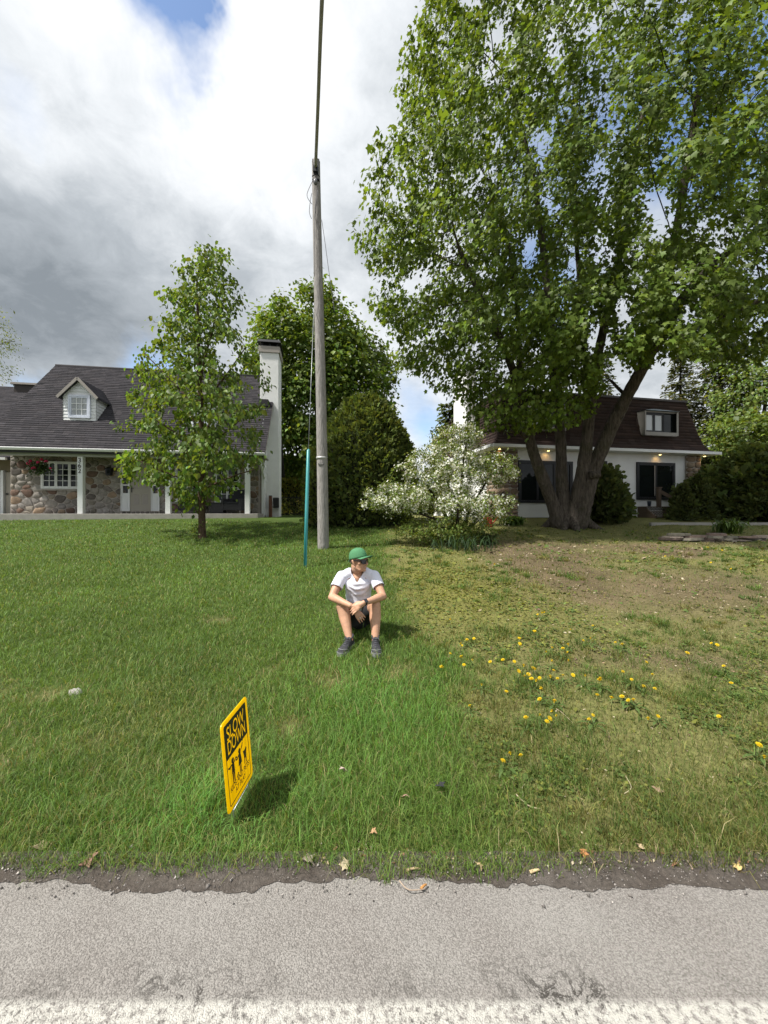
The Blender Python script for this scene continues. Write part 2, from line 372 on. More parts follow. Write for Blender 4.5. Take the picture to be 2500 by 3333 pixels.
i = np.arange(DX.size).reshape(DX.shape); Fq_ = np.stack([i[:-1,:-1], i[:-1,1:], i[1:,1:], i[1:,:-1]], -1).reshape(-1, 4)
M_dirt = mat('road_grit', (.112,.094,.080), .97, .40, 45, 1.0, 160, spec=.2, dirt=(.20,.18,.162), dscale=4, damt=.6)
dirto = link('verge_dirt', npmesh('verge_dirt', np.stack([DX, DY, DZ], -1).reshape(-1, 3), Fq_, None, True), None, M_dirt)
tag(dirto, 'dark grit and soil washed over the road edge', 'dirt', kind='structure')
# ---------------------------------------------------------------- growing trees
def nrm(a): return a/np.maximum(np.linalg.norm(a, axis=-1, keepdims=True), 1e-9)
def colonize(pos, par, A, step, infl, kill, iters, rng, grav=0.0, jitter=.12):
    pos = [np.array(p, float) for p in pos]; par = list(par)
    A = np.array(A, float); NP = np.array(pos)
    d2 = ((A[:, None]-NP[None])**2).sum(-1); near = d2.argmin(1); nd = np.sqrt(d2.min(1)); seen = set()
    for it in range(iters):
        act = nd < infl
        if not act.any(): break
        NP = np.array(pos); v = nrm(A[act]-NP[near[act]]); acc = np.zeros_like(NP); np.add.at(acc, near[act], v)
        ids = np.unique(near[act]); new = []
        for i in ids:
            dv = nrm(acc[i]+rng.normal(0, jitter, 3)); p = NP[i]+step*(nrm(dv+np.array([0, 0, grav])))
            k = (i, round(p[0]/step*1.5), round(p[1]/step*1.5), round(p[2]/step*1.5))
            if k in seen: continue
            seen.add(k); new.append((p, i))
        if not new: break
        b = len(pos)
        for p, i in new: pos.append(p); par.append(int(i))
        Q = np.array([p for p, _ in new]); dq = np.sqrt(((A[:, None]-Q[None])**2).sum(-1)); j = dq.argmin(1); dm = dq.min(1)
        u = dm < nd; near[u] = b+j[u]; nd[u] = dm[u]
        keep = nd > kill; A = A[keep]; near = near[keep]; nd = nd[keep]
        if not len(A): break
    return np.array(pos), np.array(par)
def radii(pos, par, tip=.006, ex=2.3, fixed=None):
    n = len(pos); ch = [[] for _ in range(n)]
    for i, p in enumerate(par):
        if p >= 0: ch[p].append(i)
    r = np.zeros(n)
    for i in range(n-1, -1, -1):
        r[i] = tip if not ch[i] else (sum(r[c]**ex for c in ch[i]))**(1/ex)
        if fixed is not None and i in fixed: r[i] = max(fixed[i], 0)
    return r, ch
def branch_mesh(name, pos, par, r, ch, rmin=0.0, rough=0.0, rng=None, sides_big=14):
    mb = MB(); roots = [i for i in range(len(pos)) if par[i] < 0]
    stack = [(i, None) for i in roots]
    while stack:
        i, pr = stack.pop(); chain = [] if pr is None else [pr]; k = i
        while True:
            chain.append(k)
            if not ch[k]: break
            cs = sorted(ch[k], key=lambda c: -r[c])
            for c in cs[1:]:
                if r[c] >= rmin: stack.append((c, k))
            if r[cs[0]] < rmin: break
            k = cs[0]
        if len(chain) < 2: continue
        rr = [float(r[c]) for c in chain]
        if pr is not None: rr[0] = min(rr[0], rr[1]*1.25)
        big = max(rr); n = sides_big if big > .10 else (7 if big > .035 else (5 if big > .014 else 3))
        pts = [pos[c] for c in chain]
        if big > .10 and rough:                       # finer rings with an uneven girth
            P2 = []; R2 = []
            for a in range(len(pts)-1):
                for s_ in range(3):
                    t = s_/3; P2.append(pts[a]*(1-t)+pts[a+1]*t); R2.append(rr[a]*(1-t)+rr[a+1]*t)
            P2.append(pts[-1]); R2.append(rr[-1]); pts, rr = P2, [q*(1+rng.normal(0, rough)) for q in R2]
        mb.tube(pts, rr, n, True, True)
    return mb
LEAF_MAPLE = (np.array([(0,0,0),(.40,.08,.02),(.30,.30,.05),(.52,.60,.02),(.20,.60,.04),(0,1.0,-.10),(-.20,.60,.04),(-.52,.60,.02),(-.30,.30,.05),(-.40,.08,.02)]),
              np.array([(0,1,2),(2,3,4),(0,2,4),(0,4,6),(4,5,6),(0,6,8),(6,7,8),(0,8,9)]))
LEAF_OVAL = (np.array([(0,0,0),(.30,.35,.08),(.22,.70,.05),(0,1.0,-.12),(-.22,.70,.05),(-.30,.35,.08),(0,.5,-.02)]),
             np.array([(6,0,1),(6,1,2),(6,2,3),(6,3,4),(6,4,5),(6,5,0)]))
LEAF_KITE = (np.array([(0,0,0),(.42,.42,.06),(0,1.0,-.08),(-.42,.42,.06)]), np.array([(0,1,2),(0,2,3)]))
LEAF_NARROW = (np.array([(0,0,0),(.17,.45,.03),(0,1.0,-.06),(-.17,.45,.03)]), np.array([(0,1,2),(0,2,3)]))
NEEDLE_SPRAY = (np.array([(0,0,0),(.10,.25,0),(.34,.52,-.03),(.09,.55,0),(.20,.85,-.04),(0,1.0,-.06),(-.20,.85,-.04),(-.09,.55,0),(-.34,.52,-.03),(-.10,.25,0)]),
                np.array([(0,1,9),(1,2,3),(1,3,9),(3,7,9),(9,7,8),(3,4,5),(3,5,7),(7,5,6)]))
def leaf_arrays(tpl, P, d, n, size, wid=1.0):
    T, Fc = tpl; d = nrm(d); n = nrm(n-d*(n*d).sum(-1, keepdims=True)); x = np.cross(d, n)
    size = np.broadcast_to(np.asarray(size, float), (len(P),))
    V = P[:, None]+size[:, None, None]*(T[None, :, 0:1]*x[:, None]*wid+T[None, :, 1:2]*d[:, None]+T[None, :, 2:3]*n[:, None])
    Fi = Fc[None]+(np.arange(len(P))*len(T))[:, None, None]
    return V.reshape(-1, 3), Fi.reshape(-1, Fc.shape[1])
def leaf_cols(n, k, base, rng, var=.25, hue=.12, patch=None):
    c = np.array(base)[None]*np.exp(rng.normal(0, var, (n, 1))); c = c*np.exp(rng.normal(0, hue, (n, 3))*np.array([1, .4, .8]))
    if patch is not None: c = c*patch[:, None]
    return np.repeat(np.clip(c, 0, 1), k, 0)
def join_leaf(parts):
    V = []; Fs = []; C = []; b = 0
    for v, f, c in parts: V.append(v); Fs.append(f+b); C.append(c); b += len(v)
    return np.concatenate(V), np.concatenate(Fs), np.concatenate(C)
M_leaf = mat('leaf', attr=True, rough=.5, spec=.3, trans=.42)
M_leaf_matt = mat('leaf_matt', attr=True, rough=.75, spec=.2, trans=.32)
def barkmat(name, a, b_, sc=1.0, moss=None, bumpd=.05, fine=.7):
    m, N, L, b = node_mat(name); t = N.new('ShaderNodeTexCoord').outputs['Object']
    mp = N.new('ShaderNodeMapping'); mp.inputs['Scale'].default_value = (9*sc, 9*sc, 1.5*sc); L.new(t, mp.inputs[0])
    n = N.new('ShaderNodeTexNoise'); n.inputs['Scale'].default_value = 2.2; n.inputs['Detail'].default_value = 9; n.inputs['Roughness'].default_value = fine; n.inputs['Distortion'].default_value = .4; L.new(mp.outputs[0], n.inputs['Vector'])
    v = N.new('ShaderNodeTexVoronoi'); v.feature = 'DISTANCE_TO_EDGE'; v.inputs['Scale'].default_value = 1.6; L.new(mp.outputs[0], v.inputs['Vector'])
    r = N.new('ShaderNodeValToRGB'); r.color_ramp.elements[0].position = .3; r.color_ramp.elements[1].position = .72
    r.color_ramp.elements[0].color = (*a, 1); r.color_ramp.elements[1].color = (*b_, 1); L.new(n.outputs['Fac'], r.inputs[0]); cs = r.outputs[0]
    if moss:
        n3 = N.new('ShaderNodeTexNoise'); n3.inputs['Scale'].default_value = 1.3; n3.inputs['Detail'].default_value = 8; n3.inputs['Roughness'].default_value = .7; L.new(t, n3.inputs['Vector'])
        mr = N.new('ShaderNodeMapRange'); mr.inputs[1].default_value = .52; mr.inputs[2].default_value = .68; mr.inputs[4].default_value = .7; L.new(n3.outputs['Fac'], mr.inputs[0])
        mi = N.new('ShaderNodeMix'); mi.data_type = 'RGBA'; L.new(mr.outputs[0], mi.inputs['Factor']); L.new(cs, mi.inputs['A']); mi.inputs['B'].default_value = (*moss, 1); cs = mi.outputs['Result']
    L.new(cs, b.inputs['Base Color']); b.inputs['Roughness'].default_value = .95; b.inputs['Specular IOR Level'].default_value = .15
    ad = N.new('ShaderNodeMath'); ad.operation = 'ADD'; L.new(n.outputs['Fac'], ad.inputs[0]); L.new(v.outputs[0], ad.inputs[1])
    bp = N.new('ShaderNodeBump'); bp.inputs['Strength'].default_value = 1; bp.inputs['Distance'].default_value = bumpd; L.new(ad.outputs[0], bp.inputs['Height']); L.new(bp.outputs[0], b.inputs['Normal'])
    return m
M_bark_maple = barkmat('maple_bark', (.030,.024,.020), (.175,.150,.125), 1.0, moss=(.055,.055,.025), bumpd=.07)
M_bark_young = barkmat('young_bark', (.045,.030,.020), (.150,.105,.070), 2.2, bumpd=.02)
M_bark_dark = barkmat('dark_bark', (.022,.018,.014), (.085,.068,.052), 1.5, bumpd=.03)
def polyline(nodes_px):
    """list of (px, py, depth, radius) -> positions, radii, resampled every ~.35 m"""
    P = [np.array(at(a, b, c)) for a, b, c, _ in nodes_px]; R = [q[3] for q in nodes_px]; OP = [P[0]]; OR = [R[0]]
    for i in range(len(P)-1):
        L_ = np.linalg.norm(P[i+1]-P[i]); k = max(1, int(L_/.35))
        for s_ in range(1, k+1): OP.append(P[i]*(1-s_/k)+P[i+1]*s_/k); OR.append(R[i]*(1-s_/k)+R[i+1]*s_/k)
    return OP, OR
def foliage(pos, r, par, rng, tpl, rmax, per, spread, size, base, droop=.8, outw=.5, centre=None, upn=.6, var=.25, keep=1.0, up_bias=0.0, hue=.12, wid=1.0):
    ids = np.where(r < rmax)[0]; ids = ids[rng.random(len(ids)) < keep]; idr = np.repeat(ids, per); n = len(idr)
    q = rng.normal(0, 1, (n, 3)); P_ = pos[idr]+q*spread
    c = centre if centre is not None else pos.mean(0)
    out = nrm((P_-c)*np.array([1, 1, .5])); rd = rng.normal(0, 1, (n, 3))
    d = out*outw+np.array([0, 0, -droop])+rd*.45; nn = out*.7+np.array([0, 0, upn])+rng.normal(0, .45, (n, 3))
    sz = size*np.exp(rng.normal(0, .22, n)); V, Fc = leaf_arrays(tpl, P_, d, nn, sz, wid)
    pv = np.repeat(np.exp(rng.normal(0, .16, len(ids))), per)
    return V, Fc, leaf_cols(n, len(tpl[0]), base, rng, var, hue, pv)
# ---------------------------------------------------------------- house building kit
class Frame:
    def __init__(s, o): s.o = o; s.R = Matrix.Rotation(o.rotation_euler.z, 3, 'Z'); s.O = Vector(o.location)
    def uw(s, px, py, v):
        c = s.R.transposed() @ (Vector((0, 0, CZ))-s.O); d = s.R.transposed() @ Vector(((px-CX)/F, 1, (HY-py)/F)); t = (v-c.y)/d.y
        return c.x+d.x*t, c.z+d.z*t
    def u(s, px, v): return s.uw(px, HY, v)[0]
    def w(s, px, py, v): return s.uw(px, py, v)[1]
M_grey_trim = mat('warm_grey_paint', (.34,.31,.28), .6, .06, 4)
M_taupe = mat('taupe_door_paint', (.36,.33,.28), .55, .05, 5)
M_mortar = mat('mortar', (.36,.325,.29), .95, .15, 9, .5, 70)
M_stones = [mat('field_stone_%d' % i, c, .9, .32, 9, .6, 26, spec=.2, obj_random=.28, dirt=d, dscale=5, damt=.5) for i, (c, d) in enumerate([
    ((.255,.235,.21),(.16,.145,.13)), ((.29,.27,.25),(.19,.175,.16)), ((.17,.15,.135),(.10,.088,.08)), ((.235,.21,.175),(.13,.115,.09)), ((.27,.20,.14),(.15,.11,.085)), ((.165,.11,.085),(.10,.075,.065))])]
M_rockbrown = [mat('ledge_stone_%d' % i, c, .9, .3, 8, .6, 22, spec=.2, obj_random=.2, dirt=d, dscale=5, damt=.5) for i, (c, d) in enumerate([
    ((.24,.175,.125),(.13,.10,.075)), ((.27,.215,.16),(.15,.12,.09)), ((.19,.13,.10),(.11,.08,.065))])]
def stone_cells(u0, u1, w0, w1, size, rng, aspect=1.35):
    pts = []; tries = 0
    while tries < 6000:
        tries += 1; p = (rng.uniform(u0, u1)/aspect, rng.uniform(w0, w1)); s_ = size*rng.uniform(.62, 1.2)
        if all((p[0]-q[0])**2+(p[1]-q[1])**2 > (max(s_, q[2])*.62+min(s_, q[2])*.2)**2 for q in pts): pts.append((*p, s_))
    out = []
    for i, p in enumerate(pts):
        poly = [(max(p[0]-.6, u0/aspect), max(p[1]-.6, w0)), (min(p[0]+.6, u1/aspect), max(p[1]-.6, w0)), (min(p[0]+.6, u1/aspect), min(p[1]+.6, w1)), (max(p[0]-.6, u0/aspect), min(p[1]+.6, w1))]
        near = sorted((q for j, q in enumerate(pts) if j != i), key=lambda q: (q[0]-p[0])**2+(q[1]-p[1])**2)[:16]
        for q in near:
            ex, ey = q[0]-p[0], q[1]-p[1]; wgt = p[2]**2/(p[2]**2+q[2]**2); wgt = .5+(wgt-.5)*.6
            mx_, my_ = p[0]+ex*wgt, p[1]+ey*wgt; new = []
            for k in range(len(poly)):
                a, b = poly[k], poly[(k+1) % len(poly)]; da = (a[0]-mx_)*ex+(a[1]-my_)*ey; db = (b[0]-mx_)*ex+(b[1]-my_)*ey
                if da <= 0: new.append(a)
                if da*db < 0: t = da/(da-db); new.append((a[0]+(b[0]-a[0])*t, a[1]+(b[1]-a[1])*t))
            poly = new
            if len(poly) < 3: break
        if len(poly) >= 3: out.append([(a*aspect, b) for a, b in poly])
    return out
def inset_round(poly, m, it=2, jit=0, rng=None):
    cx = sum(p[0] for p in poly)/len(poly); cy = sum(p[1] for p in poly)/len(poly); o = []
    for x, y in poly:
        d = math.hypot(x-cx, y-cy); k = max(.25, (d-m*1.25)/max(d, 1e-6)); o.append((cx+(x-cx)*k, cy+(y-cy)*k))
    for _ in range(it):
        q = []
        for i in range(len(o)):
            a, b = o[i], o[(i+1) % len(o)]; q += [(a[0]*.78+b[0]*.22, a[1]*.78+b[1]*.22), (a[0]*.22+b[0]*.78, a[1]*.22+b[1]*.78)]
        o = q
    if jit: o = [(x+rng.uniform(-jit, jit), y+rng.uniform(-jit, jit)) for x, y in o]
    return o, cx, cy
def stone_on_wall(parent, poly, v, prot, mats, rng, m=.016, axis='v', it=2):
    """one rounded stone whose face stands prot proud of the wall plane v"""
    o, cx, cy = inset_round(poly, m, it, .003, rng); n = len(o)
    if n < 5: return
    tx, ty = rng.uniform(-.25, .25), rng.uniform(-.25, .25)
    def ring(k, dv): return [((cx+(x-cx)*k), v-dv*(1+(tx*(x-cx)+ty*(y-cy))*2), (cy+(y-cy)*k)) for x, y in o]
    vs = ring(1, -.02)+ring(.985, prot*.55)+ring(.78, prot)
    fs = [(i, (i+1) % n, n+(i+1) % n, n+i) for i in range(n)]+[(n+i, n+(i+1) % n, 2*n+(i+1) % n, 2*n+i) for i in range(n)]+[tuple(range(2*n, 3*n))]
    if axis == 'u': vs = [(y, -x, z) for x, y, z in vs]       # wall facing the local -u side
    mb = MB(); mb.add(vs, fs, True); ob = mb.build('stone', mats[min(len(mats)-1, int(rng.random()**1.4*len(mats)))], parent); return ob
def window(parent, u0, u1, w0, w1, v, ncase, cols, rows, fr=.05, mframe=M_white, mmunt=M_white, mglass=M_glass, gap=0.0, mw=.018, name='window', deep=.07):
    mb = MB()
    mb.box(u0, u0+fr, v-.04, v+deep, w0, w1); mb.box(u1-fr, u1, v-.04, v+deep, w0, w1)
    mb.box(u0+fr, u1-fr, v-.04, v+deep, w1-fr, w1); mb.box(u0+fr, u1-fr, v-.04, v+deep, w0, w0+fr)
    wo_ = mb.build(name, mframe, parent)
    cw = (u1-u0-2*fr)/ncase
    for c in range(ncase):
        a = u0+fr+c*cw+.004; b = a+cw-.008; z0 = w0+fr+.004; z1 = w1-fr-.004; st = .045
        mb = MB(); mb.box(a, a+st, v-.028, v+.02, z0, z1); mb.box(b-st, b, v-.028, v+.02, z0, z1); mb.box(a+st, b-st, v-.028, v+.02, z0, z0+st); mb.box(a+st, b-st, v-.028, v+.02, z1-st, z1)
        mb.build('casement', mframe, wo_)
        a += st; b -= st; z0 += st; z1 -= st
        for i in range(cols):
            for j in range(rows):
                x0 = a+(b-a)*i/cols; x1 = a+(b-a)*(i+1)/cols; y0 = z0+(z1-z0)*j/rows; y1 = z0+(z1-z0)*(j+1)/rows
                tl = random.uniform(-.006, .006); tl2 = random.uniform(-.006, .006)
                MB().add([(x0, v+.004+tl, y0), (x1, v+.004-tl, y0), (x1, v+.004-tl+tl2, y1), (x0, v+.004+tl+tl2, y1)], [(0,1,2,3)]).build('pane', mglass, wo_)
        mm = MB()
        for i in range(1, cols): x = a+(b-a)*i/cols; mm.box(x-mw/2, x+mw/2, v-.018, v-.002, z0, z1)
        for j in range(1, rows): y = z0+(z1-z0)*j/rows; mm.box(a, b, v-.020, v-.004, y-mw/2, y+mw/2)
        if mm.v: mm.build('muntin', mmunt, wo_)
    return wo_
def shingles(name, parent, profile, ulim, expo, tab, cols, m, rng, toP, thick=.014, skip=None):
    """lapped courses up a profile of (run, rise) points; ulim(s01) gives the ends; toP maps (u, run, rise) to local space"""
    pr = [np.array(p, float) for p in profile]; seg = [np.linalg.norm(pr[i+1]-pr[i]) for i in range(len(pr)-1)]; Lt = sum(seg)
    def onp(s_):
        s_ = min(max(s_, 0), Lt); i = 0
        while i < len(seg)-1 and s_ > seg[i]: s_ -= seg[i]; i += 1
        t = s_/seg[i]; d = (pr[i+1]-pr[i])/seg[i]; return pr[i]*(1-t)+pr[i+1]*t, np.array([-d[1], d[0]])
    V = []; Fc = []; C = []; n = int(math.ceil(Lt/expo))
    for k in range(n):
        s0 = k*expo; s1 = min(s0+expo*1.04, Lt); a, na = onp(s0); b, nb = onp(s1)
        u0, u1 = ulim(s0/Lt); x = u0-rng.uniform(0, tab)
        while x < u1:
            wdt = tab*rng.choice([.5, .75, 1.0, 1.0]); xa = max(x, u0); xb = min(x+wdt-.004, u1); x += wdt
            if xb-xa < .02: continue
            if skip and skip((xa+xb)/2, a[0], a[1]): continue
            th = thick*rng.uniform(.7, 1.35); d = rng.uniform(-.006, .006)
            pa = a+na*th; pa0 = a-na*.004; pb = b+nb*.002
            bi = len(V)*1
            for q in ((xa, *pa0), (xb, *pa0), (xb, *(pa)), (xa, *(pa)), (xb, *pb), (xa, *pb)): V.append(toP(*q))
            Fc += [(bi, bi+1, bi+2, bi+3), (bi+3, bi+2, bi+4, bi+5)]
            c = np.array(cols[int(rng.integers(len(cols)))])*math.exp(rng.normal(0, .10)); C += [c]*6
    o = link(name, npmesh(name, np.array(V), np.array(Fc), np.array(C)), parent, m); o['kind'] = 'stuff'; return o
M_shingle = mat('shingle_grit', attr=True, rough=.93, var=.22, scale=45, spec=.18)
SLATE = [(.050,.047,.053), (.045,.043,.048), (.056,.052,.058), (.051,.048,.053), (.062,.057,.062)]
BROWN = [(.047,.031,.027), (.040,.027,.024), (.054,.036,.031), (.046,.033,.030)]

def text_mesh(name, body, size, extrude, parent, m, align='CENTER', offset=0.0):
    cu = bpy.data.curves.new(name, 'FONT'); cu.body = body; cu.size = size; cu.extrude = extrude; cu.align_x = align; cu.offset = offset
    t = bpy.data.objects.new(name, cu); COL.objects.link(t); bpy.context.view_layer.update()
    me = bpy.data.meshes.new_from_object(t.evaluated_get(bpy.context.evaluated_depsgraph_get())); bpy.data.objects.remove(t); bpy.data.curves.remove(cu)
    me.name = name; return link(name, me, parent, m)
# ================================================================ the neighbour's stone cottage
H1 = empty('stone_house', (-5.27, 16.1, 1.24), math.radians(9.16), 'grey stone cottage with dark shingle roof, white porch posts and white chimney', 'house')
f1 = Frame(H1); r1 = np.random.default_rng(5); VW = 1.35
UL = -9.95
slab = MB().box(UL-2.5, .02, -.22, VW+.1, -.25, .19).build('porch_slab', M_concrete, H1, .01)
u_wl = f1.u(34, VW); u_wr = f1.u(842, VW)
wall = MB().box(u_wl, u_wr, VW, VW+.3, .0, 2.62).build('wall', M_mortar, H1); wall['label'] = 'wall of grey and brown field stones in pale mortar'
w1 = (f1.u(137, VW), f1.u(277, VW), f1.w(200, 1591, VW), f1.w(200, 1503, VW))
w2 = (f1.u(572, VW), f1.u(648, VW), f1.w(600, 1634, VW), f1.w(600, 1517, VW))
w3 = (f1.u(700, VW), f1.u(782, VW), f1.w(740, 1636, VW), f1.w(740, 1519, VW))
dr = (f1.u(398, VW), f1.u(519, VW), .30, f1.w(460, 1508, VW))
holes = [w1, w2, w3, dr]
for poly in stone_cells(u_wl, u_wr, .19, 2.60, .255, r1):
    xs_ = [p[0] for p in poly]; zs_ = [p[1] for p in poly]
    if any(min(xs_) > h[0]-.03 and max(xs_) < h[1]+.03 and min(zs_) > h[2]-.03 and max(zs_) < h[3]+.03 for h in holes): continue
    cx = sum(xs_)/len(xs_); cz = sum(zs_)/len(zs_)
    if any(h[0]+.02 < cx < h[1]-.02 and h[2]+.02 < cz < h[3]-.02 for h in holes): continue
    stone_on_wall(wall, poly, VW, r1.uniform(.018, .045), M_stones, r1, r1.uniform(.008, .02))
for h, nc, rw in ((w1, 3, 4), (w2, 2, 5), (w3, 2, 5)):
    ww = window(H1, h[0], h[1], h[2], h[3], VW-.05, nc, 2, rw, mw=.022)
    MB().box(h[0]-.18, h[1]+.1, VW-.11, VW-.005, h[2]-.075, h[2]-.008).build('sill', M_concrete, ww, .006)
# front door with its two sidelights
dz0 = .30; dz1 = dr[3]; dl = f1.u(425, VW); drr = f1.u(494, VW); vd = VW-.045
MB().box(dr[0]-.05, dr[1]+.05, VW-.09, VW+.02, .19, dz0-.004).build('door_step', M_mortar, H1)
for k in range(8):
    a = dr[0]+(dr[1]-dr[0])*k/8; 
    stone_on_wall(wall, [(a+.02,.195),(a+.19,.195),(a+.18,.285),(a+.03,.28)], VW-.092, .02, M_stones[2:4], r1, .004, it=1)
dm = MB(); dm.box(dr[0]-.03, dr[1]+.03, vd-.04, vd+.1, dz1, dz1+.07)
for x in (dr[0]-.03, dl-.03, drr, dr[1]): dm.box(x, x+.03, vd-.035, vd+.1, dz0, dz1)
dfr = dm.build('door_frame', M_white, H1)
door = MB().box(dl, drr, vd, vd+.05, dz0+.005, dz1).build('door', M_taupe, H1); door['label'] = 'taupe panelled front door'
dw = drr-dl
for (a, b, c, d) in ((.12,.46,.12,.36), (.54,.88,.12,.36), (.12,.46,.46,.93), (.54,.88,.46,.93)):
    x0, x1, z0, z1 = dl+dw*a, dl+dw*b, dz0+(dz1-dz0)*c, dz0+(dz1-dz0)*d
    pm = MB(); i_ = .035
    pm.add([(x0,vd-.003,z0),(x1,vd-.003,z0),(x1,vd-.003,z1),(x0,vd-.003,z1),(x0+.012,vd+.014,z0+.012),(x1-.012,vd+.014,z0+.012),(x1-.012,vd+.014,z1-.012),(x0+.012,vd+.014,z1-.012),
            (x0+i_,vd-.004,z0+i_),(x1-i_,vd-.004,z0+i_),(x1-i_,vd-.004,z1-i_),(x0+i_,vd-.004,z1-i_)],
           [(0,1,5,4),(1,2,6,5),(2,3,7,6),(3,0,4,7),(4,5,9,8),(5,6,10,9),(6,7,11,10),(7,4,8,11),(8,9,10,11)])
    pm.build('panel', M_grey_trim, door)
hm = MB().box(dl+.05, dl+.085, vd-.02, vd, 1.10, 1.36); hm.obox((dl+.068, vd-.05, 1.28), (dl+.16, vd-.05, 1.28), .018, .018); hm.obox((dl+.068, vd-.05, 1.28), (dl+.068, vd, 1.28), .02, .02); hm.build('handle', M_black, door)
for (a, b) in ((dr[0], dl-.03), (drr+.03, dr[1])):
    sm = MB(); zb = dz0+.72
    sm.box(a, b, vd-.01, vd+.05, dz0, zb); 
    zz = [zb, zb+.40, zb+.80, dz1]
    sm.box(a, a+.045, vd-.01, vd+.05, zb, dz1); sm.box(b-.045, b, vd-.01, vd+.05, zb, dz1)
    for z in (zb, zb+.37, zb+.77, dz1-.05): sm.box(a+.045, b-.045, vd-.01, vd+.05, z, z+.05)
    sd = sm.build('sidelight', M_white, H1)
    for k in range(3):
        MB().add([(a+.045, vd+.02, zz[k]+.04), (b-.045, vd+.02, zz[k]+.04), (b-.045, vd+.02, zz[k+1]+.02), (a+.045, vd+.02, zz[k+1]+.02)], [(0,1,2,3)]).build('pane', M_glass, sd)
    MB().box(a+.07, b-.07, vd-.022, vd-.012, dz0+.10, zb-.10).build('panel', M_white, sd, .006)
lm = MB(); lu, lw = f1.uw(355, 1534, VW-.15)
lm.box(lu-.04, lu+.04, VW-.05, VW-.02, lw-.02, lw+.16); lm.box(lu-.10, lu+.10, VW-.25, VW-.05, lw-.14, lw+.10)
lm.add([(lu-.13,VW-.28,lw+.10),(lu+.13,VW-.28,lw+.10),(lu+.13,VW-.02,lw+.10),(lu-.13,VW-.02,lw+.10),(lu,VW-.15,lw+.20)], [(0,1,4),(1,2,4),(2,3,4),(3,0,4),(3,2,1,0)])
lm.box(lu-.07, lu+.07, VW-.22, VW-.08, lw-.18, lw-.142)
lan = lm.build('wall_lantern', M_black, H1)
MB().box(lu-.075, lu+.075, VW-.256, VW-.252, lw-.10, lw+.06).build('pane', M_glass, lan)
# porch posts, beam, gutter, soffit
for k, px in enumerate((265, 549, 806)):
    u = f1.u(px, 0.06); p = MB().box(u-.095, u+.095, -.035, .155, .192, 2.43).build('post', M_white, H1, .008)
    if k == 0:
        p['label'] = 'white porch post with the house number 362'
        for j, ch in enumerate('362'):
            t = text_mesh('number', ch, .25, .005, p, M_dark); t.location = (u-.01, -.045, 2.19-.205*j); t.rotation_euler = (math.radians(90), 0, 0)
MB().box(UL, .02, -.06, .18, 2.43, 2.60).build('porch_beam', mat('beam_paint', (.42,.42,.40), .7, .08, 3), H1)
MB().box(UL, .25, -.2, VW+.02, 2.602, 2.63).build('soffit', M_grey_trim, H1)
gm = MB(); prof = [(-.20,2.70),(-.33,2.70),(-.34,2.685),(-.33,2.65),(-.30,2.60),(-.20,2.60)]
n = len(prof); gm.add([(UL-.2, y, z) for y, z in prof]+[(.30, y, z) for y, z in prof], [tuple(range(n))[::-1], tuple(range(n, 2*n))]+[(i, (i+1) % n, n+(i+1) % n, n+i) for i in range(n)])
gm.build('gutter', M_white, H1)
# gable end with clapboards, house body
RV, RW = 4.35, 7.42
body = MB().prism([(UL+.25, .0), (-.02, .0), (-.02, 2.6), (UL+.25, 2.6)], VW+.31, 7.3).build('house_body', M_mortar, H1)
bdm = MB()
for k in range(36):
    z0 = .1+k*.2; z1 = z0+.205
    va = VW+.31 if z0 < 2.55 else (z0-2.66)/(RW-2.66)*(RV+.2)-.2+.15
    if z0 > 2.55: va = max(va, VW*0-.1)
    vb = 8.9-va if z0 > 2.55 else 7.3
    if vb-va < .2: break
    MB().add([(-.02,va,z0),(.03,va,z0),(.012,va,z1),(-.02,va,z1),(-.02,vb,z0),(.03,vb,z0),(.012,vb,z1),(-.02,vb,z1)], [(0,1,2,3),(7,6,5,4),(1,5,6,2),(0,4,5,1),(2,6,7,3)]).build('clapboard', M_white, H1)
MB().obox((.06, .12, 2.40), (.06, 1.30, 1.78), .07, .10).build('bracket', M_white, H1)
MB().box(-.06, .045, VW-.02, VW+.12, .0, 2.6).build('corner_board', M_white, H1)
# roof
roof = MB()
roof.prism([(0,0)]*0 or [(UL-.25, 0), (.28, 0), (.28, 1), (UL-.25, 1)], 0, 1) if False else None
A_, B_, C_ = (-.22, 2.645), (RV, RW), (RV*2+.22, 2.645)
rp = [(UL-.22, *A_), (.27, *A_), (.27, *B_), (UL-.22, *B_), (UL-.22, *C_), (.27, *C_)]
rq = [(x, y, z-.14) for x, y, z in rp]
roof.add(rp+rq, [(0,1,2,3), (3,2,5,4), (6,9,8,7), (9,10,11,8), (0,6,7,1), (1,7,8,2), (2,8,11,5), (4,5,11,10), (3,9,6,0), (4,10,9,3)])
M_roofdeck = mat('roof_felt', (.04,.038,.042), .95, .2, 20)
roofo = roof.build('roof', M_roofdeck, H1)
dorm = None
DU0, DU1 = f1.u(206, 1.0), f1.u(314, 1.0)
shingles('shingle_courses', roofo, [(A_[0], A_[1]), B_], lambda s_: (UL-.24, .30), .150, .33, SLATE, M_shingle, r1, lambda u, a, b: (u, a, b+.006))
MB().tube([(UL-.24, RV, RW+.0), (.30, RV, RW+.0)], .06, 6).build('ridge_cap', M_roofdeck, roofo)
rk = MB()
for x in (.271,): rk.add([(x,A_[0],A_[1]-.17),(x+.03,A_[0],A_[1]-.17),(x+.03,A_[0],A_[1]-.02),(x,A_[0],A_[1]-.02),(x,B_[0],B_[1]-.17),(x+.03,B_[0],B_[1]-.17),(x+.03,B_[0],B_[1]-.02),(x,B_[0],B_[1]-.02)], [(0,1,2,3),(7,6,5,4),(0,4,5,1),(1,5,6,2),(2,6,7,3),(3,7,4,0)])
rk.build('rake_board', M_grey_trim, roofo)
